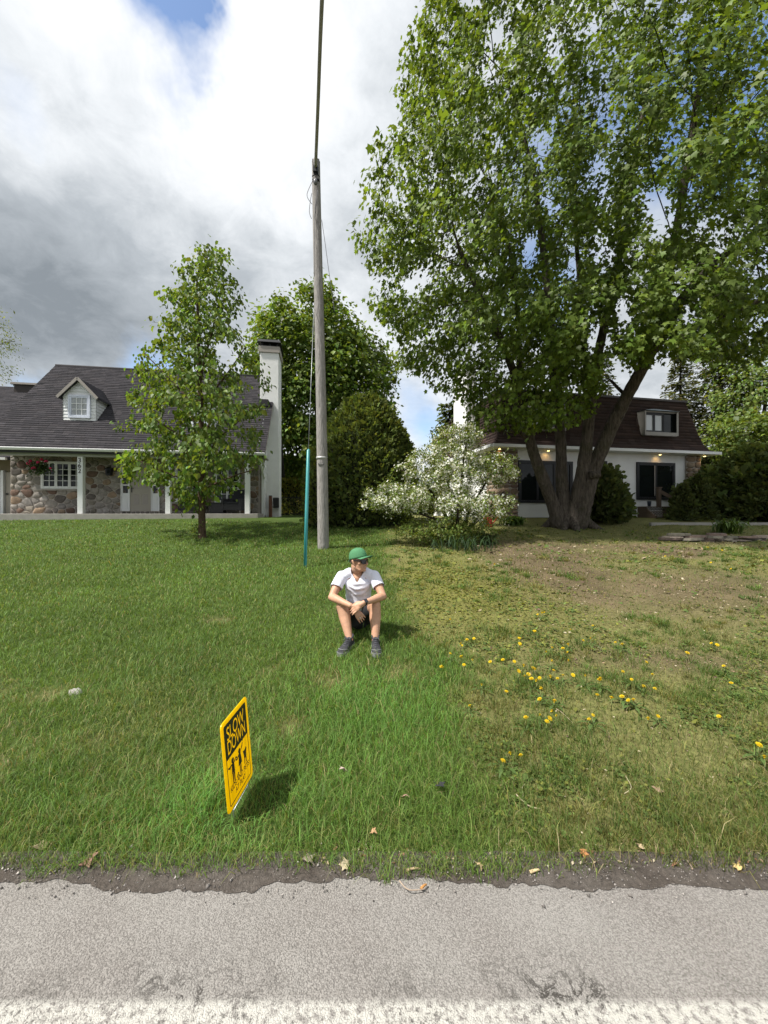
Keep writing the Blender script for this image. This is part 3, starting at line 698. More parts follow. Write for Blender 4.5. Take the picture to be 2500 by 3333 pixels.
def slope_v(w): return A_[0]+(w-A_[1])/(B_[1]-A_[1])*(B_[0]-A_[0])
def dormer(name, px0, px1, pyb, pyt, pypk, vguess):
    """gabled dormer with clapboards and a nine-pane window"""
    vf = vguess
    for _ in range(6): u0, wb = f1.uw(px0, pyb, vf); vf = slope_v(wb)-.02
    u1 = f1.u(px1, vf); wt_ = f1.w(px0, pyt, vf); wp = f1.w((px0+px1)/2, pypk, vf); um = (u0+u1)/2
    D_ = MB().prism([(u0, wb-.3), (u1, wb-.3), (u1, wt_), (um, wp-.06), (u0, wt_)], vf+.03, slope_v(wp)+.2).build(name, M_white, H1)
    nb = 8
    for k in range(nb+3):
        z0 = wb+(wt_-wb)*k/nb; z1 = wb+(wt_-wb)*(k+1)/nb+.004
        if z0 > wp-.15: break
        a, b = u0, u1
        if z0 >= wt_-.001: t = (z0-wt_)/(wp-.06-wt_); a, b = u0+(um-u0)*t, u1+(um-u1)*t
        a2, b2 = (a, b) if z1 <= wt_+.01 else (u0+(um-u0)*min(1, (z1-wt_)/(wp-.06-wt_)), u1+(um-u1)*min(1, (z1-wt_)/(wp-.06-wt_)))
        MB().add([(a,vf,z0),(b,vf,z0),(b2,vf+.022,z1),(a2,vf+.022,z1),(a,vf+.03,z0),(b,vf+.03,z0)], [(0,1,2,3),(0,4,5,1)]).build('clapboard', M_white, D_)
        if z0 < wt_-.01:
            for (x, s_) in ((u1, 1), (u0, -1)):
                vb = slope_v(z0)+.25
                q = [(x+.03*s_,vf,z0),(x+.03*s_,vb,z0),(x+.006*s_,vb,z1),(x+.006*s_,vf,z1),(x,vf,z0),(x,vb,z0)]
                MB().add(q, [(0,1,2,3),(4,5,1,0)]).build('clapboard', M_white, D_)
    ww_ = u1-u0
    window(D_, u0+ww_*.17, u1-ww_*.16, wb+.10, wt_-.02, vf-.03, 1, 3, 3, fr=.07, mframe=mat('cool_white_trim', (.66,.70,.80), .5, .03), mglass=mat('curtained_glass', (.34,.36,.37), .12, spec=.8, var=.25, scale=3), mw=.028)
    rm = MB(); ov = .16
    ex0, ex1, ez = u0-.14, u1+.14, wt_-.12
    for (xe, s_) in ((ex0, -1), (ex1, 1)):
        top = [(um, vf-ov, wp), (xe, vf-ov, ez), (xe, slope_v(ez)+.15, ez), (um, slope_v(wp)+.3, wp)]
        lo = [(x, y, z-.07) for x, y, z in top]; fs = [(0,1,2,3), (7,6,5,4), (0,4,5,1), (1,5,6,2), (2,6,7,3)]
        if s_ > 0: fs = [f[::-1] for f in fs]
        rm.add(top+lo, fs)
    ro = rm.build('dormer_roof', M_roofdeck, D_)
    for (xe, s_) in ((ex0, -1), (ex1, 1)):
        q = MB().obox((um, vf-ov-.012, wp-.045), (xe, vf-ov-.012, ez-.045), .022, .11, (0, 0, 1)); q.build('fascia', M_grey_trim, ro)
        L_ = math.hypot(xe-um, wp-ez); n_ = int(L_/.15)+1; V = []; Fc = []; Cc = []
        for k in range(n_):
            a = k/n_; b = min(1, (k+1.04)/n_)
            xa, za = xe+(um-xe)*a, ez+(wp-ez)*a; xb, zb = xe+(um-xe)*b, ez+(wp-ez)*b; y = vf-ov
            while y < slope_v(zb)+.2:
                yb = min(y+r1.choice([.17,.25,.33]), slope_v(zb)+.25); bi = len(V)
                V += [(xa, y, za+.004), (xa, yb-.004, za+.004), (xa, yb-.004, za+.018), (xa, y, za+.018), (xb, yb-.004, zb+.006), (xb, y, zb+.006)]
                Fc += [(bi, bi+1, bi+2, bi+3), (bi+3, bi+2, bi+4, bi+5)]; Cc += [np.array(SLATE[int(r1.integers(5))])*math.exp(r1.normal(0, .15))]*6; y = yb
        so_ = link('shingle_courses', npmesh('shingle_courses', np.array(V), np.array(Fc), np.array(Cc)), ro, M_shingle); so_['kind'] = 'stuff'
    return D_
d1 = dormer('dormer', 206, 312, 1367, 1283, 1231, 1.0); d1['label'] = 'white clapboard dormer with a nine-pane window'
d2 = dormer('dormer', 612, 702, 1388, 1312, 1268, 1.0); d2['label'] = 'white clapboard dormer half hidden by the young tree'
# chimney
ch1 = MB().box(-.32, .55, 2.6, 3.9, -.2, 8.0).build('chimney', M_stucco, H1, .015)
MB().add([(-.34,2.585,-.2),(.57,2.585,-.2),(.57,2.585,3.4),(-.10,2.585,3.4),(-.34,2.30,-.2),(.60,2.30,-.2)], [(5,4,3,2),(0,4,5,1),(1,5,2),(0,3,4)]).build('chimney_foot', M_stucco, ch1)
MB().box(-.38, .61, 2.54, 3.96, 8.0, 8.30).build('chimney_band', M_grey_trim, ch1, .01)
cm = MB()
for x in (-.28, .10, .46):
    for y in (2.64, 3.82): cm.box(x, x+.07, y, y+.07, 8.302, 8.48)
cm.box(-.2, .42, 2.75, 3.75, 8.302, 8.45)
cm.build('flue_posts', M_black, ch1); MB().add([(-.44,2.48,8.48),(.67,2.48,8.48),(.67,4.02,8.48),(-.44,4.02,8.48),(-.38,2.56,8.62),(.61,2.56,8.62),(.61,3.94,8.62),(-.38,3.94,8.62)], [(3,2,1,0),(4,5,6,7),(0,1,5,4),(1,2,6,5),(2,3,7,6),(3,0,4,7)]).build('chimney_cap', M_black, ch1)
MB().box(-.32, .12, 2.20, 2.62, 5.3, 5.62).build('cricket', M_roofdeck, ch1)
ub, wb = f1.uw(898, 1636, 2.2)
MB().box(ub-.13, ub+.15, 2.08, 2.29, wb-.25, wb+.24).build('meter_box', M_black, H1, .05, 3)
MB().box(ub-.30, ub-.16, 2.0, 2.12, -.1, wb+.30).build('conduit_post', mat('rust_brown_post', (.16,.075,.045), .8, .2, 9), H1, .01)
MB().box(ub-.30, ub-.16, 1.995, 2.125, wb+.30, wb+.33).build('post_cap', M_black, H1)
# lower wing at the far side
WU = UL-.1
wing = MB().box(WU-8, u_wl-.02, 2.4, 7, 0, 2.55).build('wing_wall', mat('wing_siding', (.24,.20,.13), .8, .1, 3), H1)
MB().add([(WU-8,1.55,2.52),(u_wl+.12,1.55,2.52),(u_wl+.12,6.8,6.95),(WU-8,6.8,6.95),(WU-8,1.55,2.42),(u_wl+.12,1.55,2.42),(u_wl+.12,6.8,6.85),(WU-8,6.8,6.85)], [(0,1,2,3),(7,6,5,4),(0,4,5,1),(1,5,6,2)]).build('wing_roof', M_roofdeck, H1)
shingles('shingle_courses', H1, [(1.53, 2.53), (6.8, 6.97)], lambda s_: (WU-8, u_wl+.13), .150, .33, SLATE, M_shingle, r1, lambda u, a, b: (u, a, b+.006))
MB().box(WU-8, u_wl-.25, 1.42, 1.54, 2.42, 2.52).build('wing_gutter', M_white, H1)
uv, wv_ = f1.uw(90, 1258, 6.5)
MB().box(uv-.5, uv+.55, 6.3, 7.2, wv_-.5, wv_+.02).build('roof_vent', M_dark, H1); MB().box(uv-.6, uv+.65, 6.2, 7.3, wv_+.022, wv_+.12).build('roof_vent_cap', M_grey_trim, H1)
gd0, gd1 = f1.u(-60, 2.36), f1.u(16, 2.36)
MB().box(gd0-.5, f1.u(5, 2.36), 2.30, 2.395, .05, 2.0).build('garage_door', M_white, H1)
MB().box(f1.u(7, 2.3), f1.u(15, 2.3), 2.22, 2.395, .05, 2.05).build('door_frame', M_white, H1)
MB().box(f1.u(17, 2.3), f1.u(34, 2.3)-.02, 2.33, 2.395, .05, 1.98).build('side_door', M_taupe, H1)
hd = MB().box(f1.u(17, 2.3)+.03, f1.u(28, 2.3), 2.27, 2.30, 1.02, 1.06); hd.box(f1.u(17, 2.3)+.04, f1.u(17, 2.3)+.07, 2.30, 2.33, 1.0, 1.08); hd.build('handle', M_black, H1)

# ================================================================ the white house with the mansard roof
H2 = empty('mansard_house', (4.34, 15.3, 1.29), math.radians(11.4), 'white stucco house with brown mansard roof and black framed windows', 'house')
f2 = Frame(H2); r2 = np.random.default_rng(9); LU = 11.1; V2 = .45
wall2 = MB().box(.45, LU-.45, V2, 8.6, -.3, 2.80).build('wall', M_stucco, H2)
MB().box(.40, LU-.40, V2-.025, 8.6, -.4, -.02).build('foundation', M_dark, H2)
MB().box(.02, LU-.02, .02, 9.0, 2.802, 2.83).build('soffit', M_white, H2)
def gut(a, b, nm):
    MB().obox(a, b, .12, .12).build(nm, M_white, H2)
gut((-.02, -.04, 2.87), (LU+.06, -.04, 2.87), 'gutter'); gut((-.04, .03, 2.871), (-.04, 9.0, 2.871), 'gutter'); gut((LU+.04, .03, 2.871), (LU+.04, 9.0, 2.871), 'gutter')
PRF = [(.0, 2.90), (.22, 3.02), (.40, 3.32), (.52, 3.80), (.86, 5.38)]
mm_ = MB(); n = len(PRF)
ring = lambda i: [(PRF[i][0], PRF[i][0], PRF[i][1]), (LU-PRF[i][0], PRF[i][0], PRF[i][1]), (LU-PRF[i][0], 9.0-PRF[i][0], PRF[i][1]), (PRF[i][0], 9.0-PRF[i][0], PRF[i][1])]
vs = []; fs = []
for i in range(n): vs += ring(i)
for i in range(n-1):
    for k in range(4): fs.append((i*4+k, i*4+(k+1) % 4, (i+1)*4+(k+1) % 4, (i+1)*4+k))
fs.append(tuple((n-1)*4+k for k in range(4))); fs.append((3,2,1,0))
M_brown_felt = mat('brown_felt', (.04,.027,.024), .95, .2, 10)
roof2 = mm_.add(vs, fs).build('roof', M_brown_felt, H2)
tot = [0]
for i in range(n-1): tot.append(tot[-1]+math.dist(PRF[i], PRF[i+1]))
def inset_at(s01): return float(np.interp(s01*tot[-1], tot, [p[0] for p in PRF]))
DM = [(f2.u(2100, .27), f2.u(2209, .27)), (f2.u(1728, .27), f2.u(1843, .27))]
def sk(u, a, b): return any(d[0]+.05 < u < d[1]-.05 and 3.62 < b < 4.75 for d in DM)
shingles('shingle_courses', roof2, PRF, lambda s_: (inset_at(s_), LU-inset_at(s_)), .145, .42, BROWN, M_shingle, r2, lambda u, a, b: (u, a-.004, b), skip=sk)
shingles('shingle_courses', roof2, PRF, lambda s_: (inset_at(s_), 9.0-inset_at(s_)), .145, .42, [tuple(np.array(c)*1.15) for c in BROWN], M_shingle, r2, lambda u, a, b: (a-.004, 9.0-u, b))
ed = MB(); z = 5.40
for a, b in (((.80,.83,z),(LU-.80,.83,z)), ((.83,.80,z),(.83,8.2,z)), ((LU-.83,.80,z),(LU-.83,8.2,z))): ed.obox(a, b, .10, .09)
ed.build('roof_edge', M_dark, roof2)
M_grey_frame = mat('pale_grey_trim', (.30,.285,.265), .6, .05, 4)
M_zinc = mat('zinc', (.36,.42,.45), .35, .1, 6, metal=.4)
for (a, b), lab in zip(DM, ('recessed roof window with grey surround', 'recessed roof window behind the tree stems')):
    z0, z1 = 3.64, 4.72; vf = .27
    q = MB(); q.box(a, a+.06, vf, 1.0, z0, z1); q.box(b-.10, b, vf, 1.0, z0, z1); q.box(a+.06, b-.10, vf-.004, .9, z0-.02, z0+.14); q.box(a+.06, b-.10, vf+.05, 1.0, z1-.06, z1)
    dd = q.build('roof_window', M_grey_frame, H2); dd['label'] = lab
    MB().add([(a-.03, vf-.06, z1+.004), (b+.03, vf-.06, z1+.004), (b+.03, .74, z1+.03), (a-.03, .74, z1+.03), ((a+b)/2, .70, z1+.22)], [(0,1,4),(1,2,4),(3,0,4),(2,3,4)]).build('flashing', M_zinc, dd)
    MB().box(a+.06, b-.10, .445, .47, z0+.14, z1-.06).build('back_panel', M_black, dd)
    MB().box(b-.112, b-.101, vf+.015, .44, z0+.14, z1-.06).build('reveal', M_black, dd); MB().box(a+.06, b-.115, vf+.06, .44, z1-.075, z1-.062).build('reveal', M_black, dd)
    c0 = a+.07; mid = a+(b-a)*.36
    window(dd, c0, a+(b-a)*.62, z0+.15, z1-.08, .40, 2, 1, 1, fr=.03, mframe=M_black, mglass=mat('painted_reflection_glass', (.48,.51,.53), .08, spec=.9))  # white reflections are put into the pale base colour of the panes
    MB().box(a+(b-a)*.66, b-.12, .42, .44, z0+.15, z1-.07).build('dark_pane', M_glass, dd)
bw = lambda l, r, t, bt, nc: window(H2, f2.u(l, V2), f2.u(r, V2), f2.w(l, bt, V2), f2.w(l, t, V2), V2-.03, nc, 1, 1, fr=.085, mframe=M_black, deep=.02)
k1 = bw(1686, 1862, 1498, 1637, 3); k1['label'] = 'black framed picture window behind the maple stems'
k3 = bw(2070, 2194, 1504, 1626, 2); k3['label'] = 'black framed sliding window above the wooden steps'
MB().box((f2.u(2070, V2)+f2.u(2194, V2))/2-.10, (f2.u(2070, V2)+f2.u(2194, V2))/2-.06, V2-.062, V2-.05, f2.w(2130, 1614, V2), f2.w(2130, 1516, V2)).build('window_blind', M_grey_trim, k3)
k2 = window(H2, f2.u(1890, V2), f2.u(1973, V2), .12, f2.w(1930, 1500, V2), V2-.03, 1, 1, 1, fr=.11, mframe=M_black, deep=.02, name='door'); k2['label'] = 'black framed glazed entrance door'
u_, w_ = f2.uw(1987, 1529, V2); MB().tube([(u_, V2-.04, w_), (u_, V2-.002, w_)], .045, 12).build('house_plaque', M_black, H2)
# stone piers at the corners
for (a, b, nm) in ((f2.u(1606, .40), f2.u(1684, .40), 0), (f2.u(2233, .40), f2.u(2278, .40), 1)):
    a2 = max(a, .40); pier = MB().box(a2, b, .37, .70 if nm else 1.35, -.3, 2.78).build('stone_pier', M_mortar, H2)
    z = -.05
    while z < 2.74:
        hgt = r2.uniform(.13, .30); x = a2-.02
        while x < b-.03:
            wd = min(r2.uniform(.25, .62), b+.02-x)
            if b-x-wd < .12: wd = b+.02-x
            j = lambda: r2.uniform(-.02, .02)
            stone_on_wall(pier, [(x+.008, z+.008+j()*.4), (x+wd-.008+j(), z+.008), (x+wd-.008, z+hgt-.008+j()), (x+.008+j(), z+hgt-.008)], .37, r2.uniform(.02, .06), M_rockbrown, r2, .006, it=1); x += wd
        if not nm:                                        # the return of the pier on the lit side wall
            y = .37
            while y < 1.33:
                wd = min(r2.uniform(.2, .5), 1.36-y)
                stone_on_wall(pier, [(-(y+wd-.008), z+.01), (-(y+.008), z+.01), (-(y+.008), z+hgt-.01), (-(y+wd-.008), z+hgt-.01)], a2, r2.uniform(.02, .05), M_rockbrown, r2, .006, axis='u', it=1); y += wd
        z += hgt
# chimney on the end wall
c2 = MB().box(.0, .47, 2.6, 4.2, -.3, 6.9).build('chimney', M_stucco, H2, .01); MB().box(-.05, .52, 2.55, 4.25, 6.90, 7.05).build('chimney_cap', M_stucco_dark, c2)
MB().box(.36, .46, 1.36, 8.6, 2.55, 2.80).build('side_frieze', M_stucco_dark, H2)
# soffit lamps, lit
M_lamp = emis('lamp_glow', (1.0, .72, .25), 3.0)
for (px, py) in ((1627, 1457), (1786, 1466), (2150, 1476), (2295, 1482)):
    u = f2.u(px, .22); b_ = MB(); b_.tube([(u, .24, 2.80), (u, .24, 2.765)], .06, 12); lo = b_.build('soffit_lamp', M_white, H2)
    g_ = MB().tube([(u, .24, 2.764), (u, .24, 2.752)], .045, 12).build('bulb', M_lamp, lo)
    ld = bpy.data.lights.new('soffit_light', 'SPOT'); ld.energy = 1.2; ld.color = (1, .55, .16); ld.spot_size = math.radians(125); ld.spot_blend = .9; ld.shadow_soft_size = .04
    l_ = bpy.data.objects.new('soffit_light', ld); COL.objects.link(l_); l_.parent = lo; l_.location = (u, .24, 2.735)
    l_.rotation_euler = (math.radians(28), 0, 0)
# ================================================================ trees and shrubs
def root_tree(name, loc, label, cat='tree', group=None): return empty(name, loc, 0, label, cat, group)
def shift(P_, o): return np.asarray(P_)-np.array(o)[None]
def ell_points(n, c, r, rng, shell=.0, zmin=-1.0):
    out = []
    while len(out) < n:
        q = rng.uniform(-1, 1, 3); d = np.linalg.norm(q)
        if d > 1 or q[2] < zmin: continue
        if rng.random() < shell and d < .72: continue
        out.append(q*np.array(r)+np.array(c))
    return np.array(out)
# ---------------------------------------------------------------- the big maple
rm_ = np.random.default_rng(21)
base = on_ground(1850, 1716); T0 = np.array(base)
mp = root_tree('maple_tree', base, 'huge multi-stemmed maple towering in front of the white house')
def zc_(p): return p
stems = [
  [(1822,1706,13.0,0.292),(1800,1640,13.0,0.211),(1768,1560,12.95,0.190),(1738,1480,12.9,0.174),(1716,1400,12.8,0.154),(1700,1310,12.6,0.138),(1668,1200,12.3,0.121),(1625,1090,12.0,0.101),(1560,960,11.6,0.081),(1500,820,11.3,0.061)],
  [(1838,1704,13.0,0.292),(1832,1620,13.05,0.219),(1828,1540,13.1,0.194),(1826,1450,13.1,0.178),(1820,1340,13.2,0.162),(1800,1200,13.4,0.145),(1790,1020,13.6,0.130),(1768,820,13.8,0.105),(1745,620,14.0,0.089),(1700,420,14.2,0.069),(1650,260,14.4,0.049)],
  [(1862,1706,12.95,0.307),(1884,1610,12.8,0.243),(1900,1530,12.7,0.219),(1912,1420,12.6,0.178),(1925,1290,12.5,0.154),(1945,1160,12.5,0.138),(1985,980,12.4,0.113),(2030,780,12.3,0.098),(2060,560,12.2,0.081),(2100,330,12.0,0.064),(2120,100,11.8,0.049)],
  [(1884,1704,12.85,0.292),(1910,1600,12.7,0.251),(1938,1510,12.6,0.226),(1985,1400,12.4,0.206),(2040,1290,12.1,0.186),(2090,1200,11.8,0.170),(2150,1090,11.5,0.154),(2230,960,11.2,0.133),(2330,850,10.8,0.105),(2460,760,10.3,0.081)],
]
pos = [T0+np.array([0, 0, -.25])]; par = [-1]; fix = {0: .50}
lists = []
for st in stems:
    P_, R_ = polyline(st); pv = 0; ids = []
    for q, r_ in zip(P_, R_): pos.append(q); par.append(pv); pv = len(pos)-1; fix[pv] = r_; ids.append(pv)
    lists.append(ids)
def limb(start, nodes):
    P_, R_ = polyline(nodes); pv = start
    for q, r_ in list(zip(P_, R_))[1:]: pos.append(q); par.append(pv); pv = len(pos)-1; fix[pv] = r_
def nearest(px, py, d):
    q = np.array(at(px, py, d)); return int(np.argmin([np.linalg.norm(p-q) for p in pos]))
for nodes in ([(2090,1200,11.8,.16),(2140,1060,11.7,.14),(2180,880,11.5,.125),(2215,680,11.3,.11),(2250,450,11.0,.09),(2290,200,10.6,.07)],
              [(1716,1400,12.8,.10),(1690,1250,12.9,.09),(1690,1050,13.2,.08),(1660,820,13.5,.065),(1600,600,13.8,.05)],
              [(1738,1420,12.9,.05),(1690,1408,12.6,.045),(1620,1400,12.2,.035),(1560,1410,11.8,.025)],
              [(1925,1290,12.5,.10),(1900,1150,12.6,.09),(1890,950,12.8,.075),(1870,720,12.9,.06),(1850,480,13,.05)],
              [(2150,1090,11.5,.09),(2260,1060,10.8,.075),(2400,1010,10.0,.06),(2560,940,9.4,.05)],
              [(2040,1290,12.1,.07),(2010,1262,12.5,.05),(1990,1240,12.8,.045)]):
    limb(nearest(*nodes[0][:3]), nodes)
# crown envelope: three overlapping masses, drawn in towards the photographed outline
crown = np.concatenate([
    ell_points(1250, at(1990, 560, 12.5), (7.6, 5.2, 6.6), rm_, .35),
    ell_points(260, at(1500, 180, 12.6), (2.2, 2.0, 3.2), rm_, .2),
    ell_points(520, at(1500, 830, 11.5), (3.3, 3.2, 4.0), rm_, .25),
    ell_points(520, at(2330, 560, 9.2), (3.4, 2.8, 5.6), rm_, .25),
    ell_points(480, at(1680, 1130, 11.2), (4.0, 2.2, 1.5), rm_, .2),
    ell_points(260, at(2330, 1030, 9.8), (2.8, 2.4, 1.3), rm_, .2),
    ell_points(170, at(1690, 1345, 11.2), (1.9, .9, .5), rm_, 0),
    ell_points(150, at(1850, 1230, 11.2), (1.8, 1.0, .8), rm_, 0),
])
def outline_ok(P_):
    x = P_[:, 0]/P_[:, 1]*F+CX; y = HY-(P_[:, 2]-CZ)/P_[:, 1]*F
    lim = np.interp(y, [-900,-300,0,170,350,520,660,790,880,990,1080,1180,1240,1300,1420], [1500,1400,1370,1290,1275,1190,1135,1140,1185,1195,1265,1290,1320,1480,1520])
    low = np.interp(x, [1100,1330,1450,1530,1850,1960,2050,2180,2300,2500,3200], [1120,1250,1285,1420,1400,1310,1200,1170,1200,1200,1150])
    # gaps where the sky shows low between the stems
    g = np.zeros(len(P_), bool)
    for (a, b, ra, rb) in ((1995,1215,45,60),(1660,1190,30,35),(2110,1235,60,50),(1760,500,22,70),(1960,1090,30,60),(2030,1000,30,60),(1870,850,28,60),(2150,700,35,80),(2240,330,22,60),(1720,820,25,60)):
        g |= ((x-a)/ra)**2+((y-b)/rb)**2 < 1
    return (x > lim-8) & (y < low) & ~g & (P_[:, 1] > 5.6)
crown = crown[outline_ok(crown)]
ps, pr = colonize(pos, par, crown, .30, 2.6, .42, 90, rm_, grav=.05)
rr_, chn = radii(ps, pr, .0055, 2.15, fix)
tr = branch_mesh('trunk', shift(ps, base), pr, rr_, chn, .0, .035, rm_, 16).build('trunk', M_bark_maple, mp)
fl = MB()                                                     # buttress roots at the foot
for a_ in np.linspace(0, 2*math.pi, 9)[:-1]:
    a2 = a_+rm_.uniform(-.25, .25); L_ = rm_.uniform(.75, 1.15); pts = []
    for t in (0, .35, .7, 1): 
        x, y = math.cos(a2)*(.35+L_*t*.75), math.sin(a2)*(.35+L_*t*.75); pts.append((x, y, (.42*(1-t)**2)+Gs(base.x+x, base.y+y)-base.z-.02-.06*t))
    fl.tube(pts, [.22, .15, .09, .03], 9)
fl.build('root_flare', M_bark_maple, mp)
st_ = at(1930, 1548, 12.45)-base
stub = MB().tube([st_+Vector((-.12, .02, .0)), st_+Vector((.10, -.05, .02)), st_+Vector((.20, -.08, .03))], [.13, .105, .10], 12).build('branch_stub', M_bark_maple, mp)
MB().tube([st_+Vector((.20, -.081, .03)), st_+Vector((.206, -.083, .031))], [.072, .072], 14).build('cut_face', mat('cut_wood', (.42,.27,.10), .8, .2, 20), mp)
V, Fc, C = foliage(ps, rr_, pr, rm_, LEAF_MAPLE, .0135, 26, .165, .128, (.118,.178,.028), droop=.75, outw=.45, centre=np.array(at(1990, 700, 13)), var=.22, upn=.75, hue=.06)
cen = V.reshape(-1, len(LEAF_MAPLE[0]), 3).mean(1); ok = outline_ok(cen+rm_.normal(0, .10, cen.shape)); nl = len(LEAF_MAPLE[0])
def keep_leaves(V, C, tpl, ok):
    k = len(tpl[0]); V = V.reshape(-1, k, 3)[ok].reshape(-1, 3); C = C.reshape(-1, k, 3)[ok].reshape(-1, 3); n = int(ok.sum())
    return V, (tpl[1][None]+(np.arange(n)*k)[:, None, None]).reshape(-1, tpl[1].shape[1]), C
V, Fc, C = keep_leaves(V, C, LEAF_MAPLE, ok)
print('maple leaves', len(V)//nl, 'nodes', len(ps))
co = link('crown', npmesh('crown', shift(V, base), Fc, C), mp, M_leaf); co['kind'] = 'stuff'

# ---------------------------------------------------------------- the young tree on the neighbour's lawn
ry = np.random.default_rng(33); b2 = on_ground(660, 1752); B2 = np.array(b2); d_ = b2.y
yt = root_tree('young_tree', b2, 'young tree with drooping leaves standing on the lush lawn')
pos = [B2+np.array([0, 0, -.1])]; par = [-1]; fix = {0: .135}
P_, R_ = polyline([(658,1745,d_,.108),(657,1660,d_,.094),(655,1600,d_,.086),(658,1500,d_,.075),(655,1350,d_,.07),(648,1200,d_,.055),(645,1050,d_,.042),(640,930,d_,.022),(650,850,d_,.010)])
pv = 0
for q, r_ in zip(P_, R_): pos.append(q); par.append(pv); pv = len(pos)-1; fix[pv] = r_
def yl(*nd): limb(nearest(*nd[0][:3]), list(nd))
for nd in ([(656,1610,d_,.045),(700,1575,d_-.3,.03),(770,1545,d_-.6,.02),(840,1525,d_-.8,.012)], [(656,1600,d_,.04),(600,1560,d_-.3,.028),(520,1530,d_-.5,.02),(430,1490,d_-.6,.012)],
           [(657,1500,d_,.045),(720,1420,d_+.2,.03),(800,1350,d_+.4,.015)], [(657,1480,d_,.045),(590,1420,d_-.2,.03),(480,1350,d_-.5,.015)],
           [(653,1340,d_,.04),(560,1240,d_+.3,.025),(470,1150,d_+.4,.014)], [(653,1320,d_,.04),(730,1230,d_-.3,.025),(800,1130,d_-.4,.014)], [(650,1230,d_,.04),(690,1080,d_+.1,.025),(720,950,d_+.2,.012)],
           [(657,1450,d_,.04),(680,1380,d_-.6,.025),(690,1300,d_-1.2,.012)], [(657,1420,d_,.04),(620,1350,d_+.7,.025),(600,1270,d_+1.2,.012)]): yl(*nd)
def young_env(n):
    out = []
    while len(out) < n:
        y = ry.uniform(800, 1640); w_ = np.interp(y, [800,850,950,1050,1150,1260,1400,1500,1560,1610,1650], [48,88,150,180,225,262,268,262,238,130,40])
        cxp = np.interp(y, [800,900,1050,1150,1300,1450,1550,1650], [690,665,640,625,628,622,612,645])
        a_ = ry.uniform(0, 2*math.pi); k = math.sqrt(ry.random()); x = cxp+w_*k*math.cos(a_); dd = d_+w_*k*math.sin(a_)*d_/F
        fx = (y*.011+x*.003)
        if k > .55+.45*(.5+.5*math.sin(y*.075+math.cos(a_)*2)) : continue
        if ((x-475)/45)**2+((y-1130)/40)**2 < 1 or ((x-725)/35)**2+((y-1160)/40)**2 < 1: continue
        out.append(np.array(at(x, y, dd)))
    return np.array(out)
ps, pr = colonize(pos, par, young_env(800), .16, 1.4, .20, 60, ry, grav=.10)
rr_, chn = radii(ps, pr, .0035, 2.2, fix)
branch_mesh('trunk', shift(ps, b2), pr, rr_, chn, 0, .03, ry, 12).build('trunk', M_bark_young, yt)
V, Fc, C = foliage(ps, rr_, pr, ry, LEAF_OVAL, .0068, 10, .11, .120, (.118,.182,.036), droop=.95, outw=.35, centre=np.array(at(655, 1350, d_)), var=.24, upn=.55, wid=1.15)
print('young leaves', len(V)//7)
co = link('crown', npmesh('crown', shift(V, b2), Fc, C), yt, M_leaf); co['kind'] = 'stuff'
sk_ = ry.normal(0, 1, (60, 3))*np.array([.07, .05, .12])+B2+np.array([-.13, -.10, .22])
V, Fc = leaf_arrays(LEAF_OVAL, sk_, ry.normal(0, 1, (60, 3))+np.array([-.3, 0, .3]), ry.normal(0, 1, (60, 3))+np.array([0, -.4, .6]), .07)
ob = link('suckers', npmesh('suckers', shift(V, b2), Fc, leaf_cols(60, 7, (.16,.21,.05), ry)), yt, M_leaf); ob['kind'] = 'stuff'

# ---------------------------------------------------------------- generic crowns for the trees behind
def round_tree(name, label, px, pyb, d, gz, masses, nattr, step, tpl, size, per, base, bark, seed, trunk_r=.3, droop=.5, group=None, sp=None, rmax=None, m=None, tip=.012, var=.22, upn=.7):
    r = np.random.default_rng(seed); bx = (px-CX)/F*d; b = Vector((bx, d, gz)); B = np.array(b)
    t = root_tree(name, b, label, 'tree', group)
    A = []
    for (cx, cy, dd, rx_, ry_, rz_, sh, frac) in masses: A.append(ell_points(int(nattr*frac), at(cx, cy, d+dd), (rx_, ry_, rz_), r, sh))
    A = np.concatenate(A); c = A.mean(0); top = A[:, 2].max()
    pos = [B+np.array([0, 0, -.2])]; par = [-1]; fix = {0: trunk_r*1.3}; k = 8
    for i_ in range(1, k+1):
        f_ = i_/k; pos.append(B*(1-f_)+np.array([c[0], c[1], c[2]])*f_*1.0+r.normal(0, .05, 3)); par.append(i_-1); fix[i_] = trunk_r*(1-.6*f_)
    ps, pr = colonize(pos, par, A, step, step*9, step*1.35, 80, r, grav=.08)
    rr, ch = radii(ps, pr, tip, 2.2, fix)
    branch_mesh('trunk', shift(ps, b), pr, rr, ch, tip*1.3, .03, r, 10).build('trunk', bark, t)
    V, Fc, C = foliage(ps, rr, pr, r, tpl, rmax or tip*1.9, per, sp or step*.5, size, base, droop=droop, outw=.5, centre=c, var=var, upn=upn)
    o = link('crown', npmesh('crown', shift(V, b), Fc, C), t, m or M_leaf); o['kind'] = 'stuff'
    print(name, len(V)//len(tpl[0])); return t
round_tree('maple_tree', 'round maple rising behind the white chimney and the utility pole', 1020, 1640, 27, 1.27,
    [(1000,1180,0,4.3,3.8,5.2,.45,.45), (1150,1260,-.5,3.0,3,4.0,.45,.25), (900,1330,0,2.6,2.6,4.2,.4,.15), (1080,1450,0,4.0,3,2.6,.3,.15)], 1250, .52, LEAF_KITE, .25, 62, (.118,.18,.034), M_bark_dark, 41, .35, droop=.45, sp=.36)
round_tree('ash_tree', 'pale loose tree hanging in at the far side of the cottage roof', -150, 1640, 24, 1.27,
    [(-120,1090,0,3.2,2.5,2.9,.2,.7), (-60,1180,0,1.8,1.8,2.2,.1,.3)], 330, .45, LEAF_NARROW, .16, 22, (.15,.19,.055), M_bark_dark, 42, .22, sp=.22)
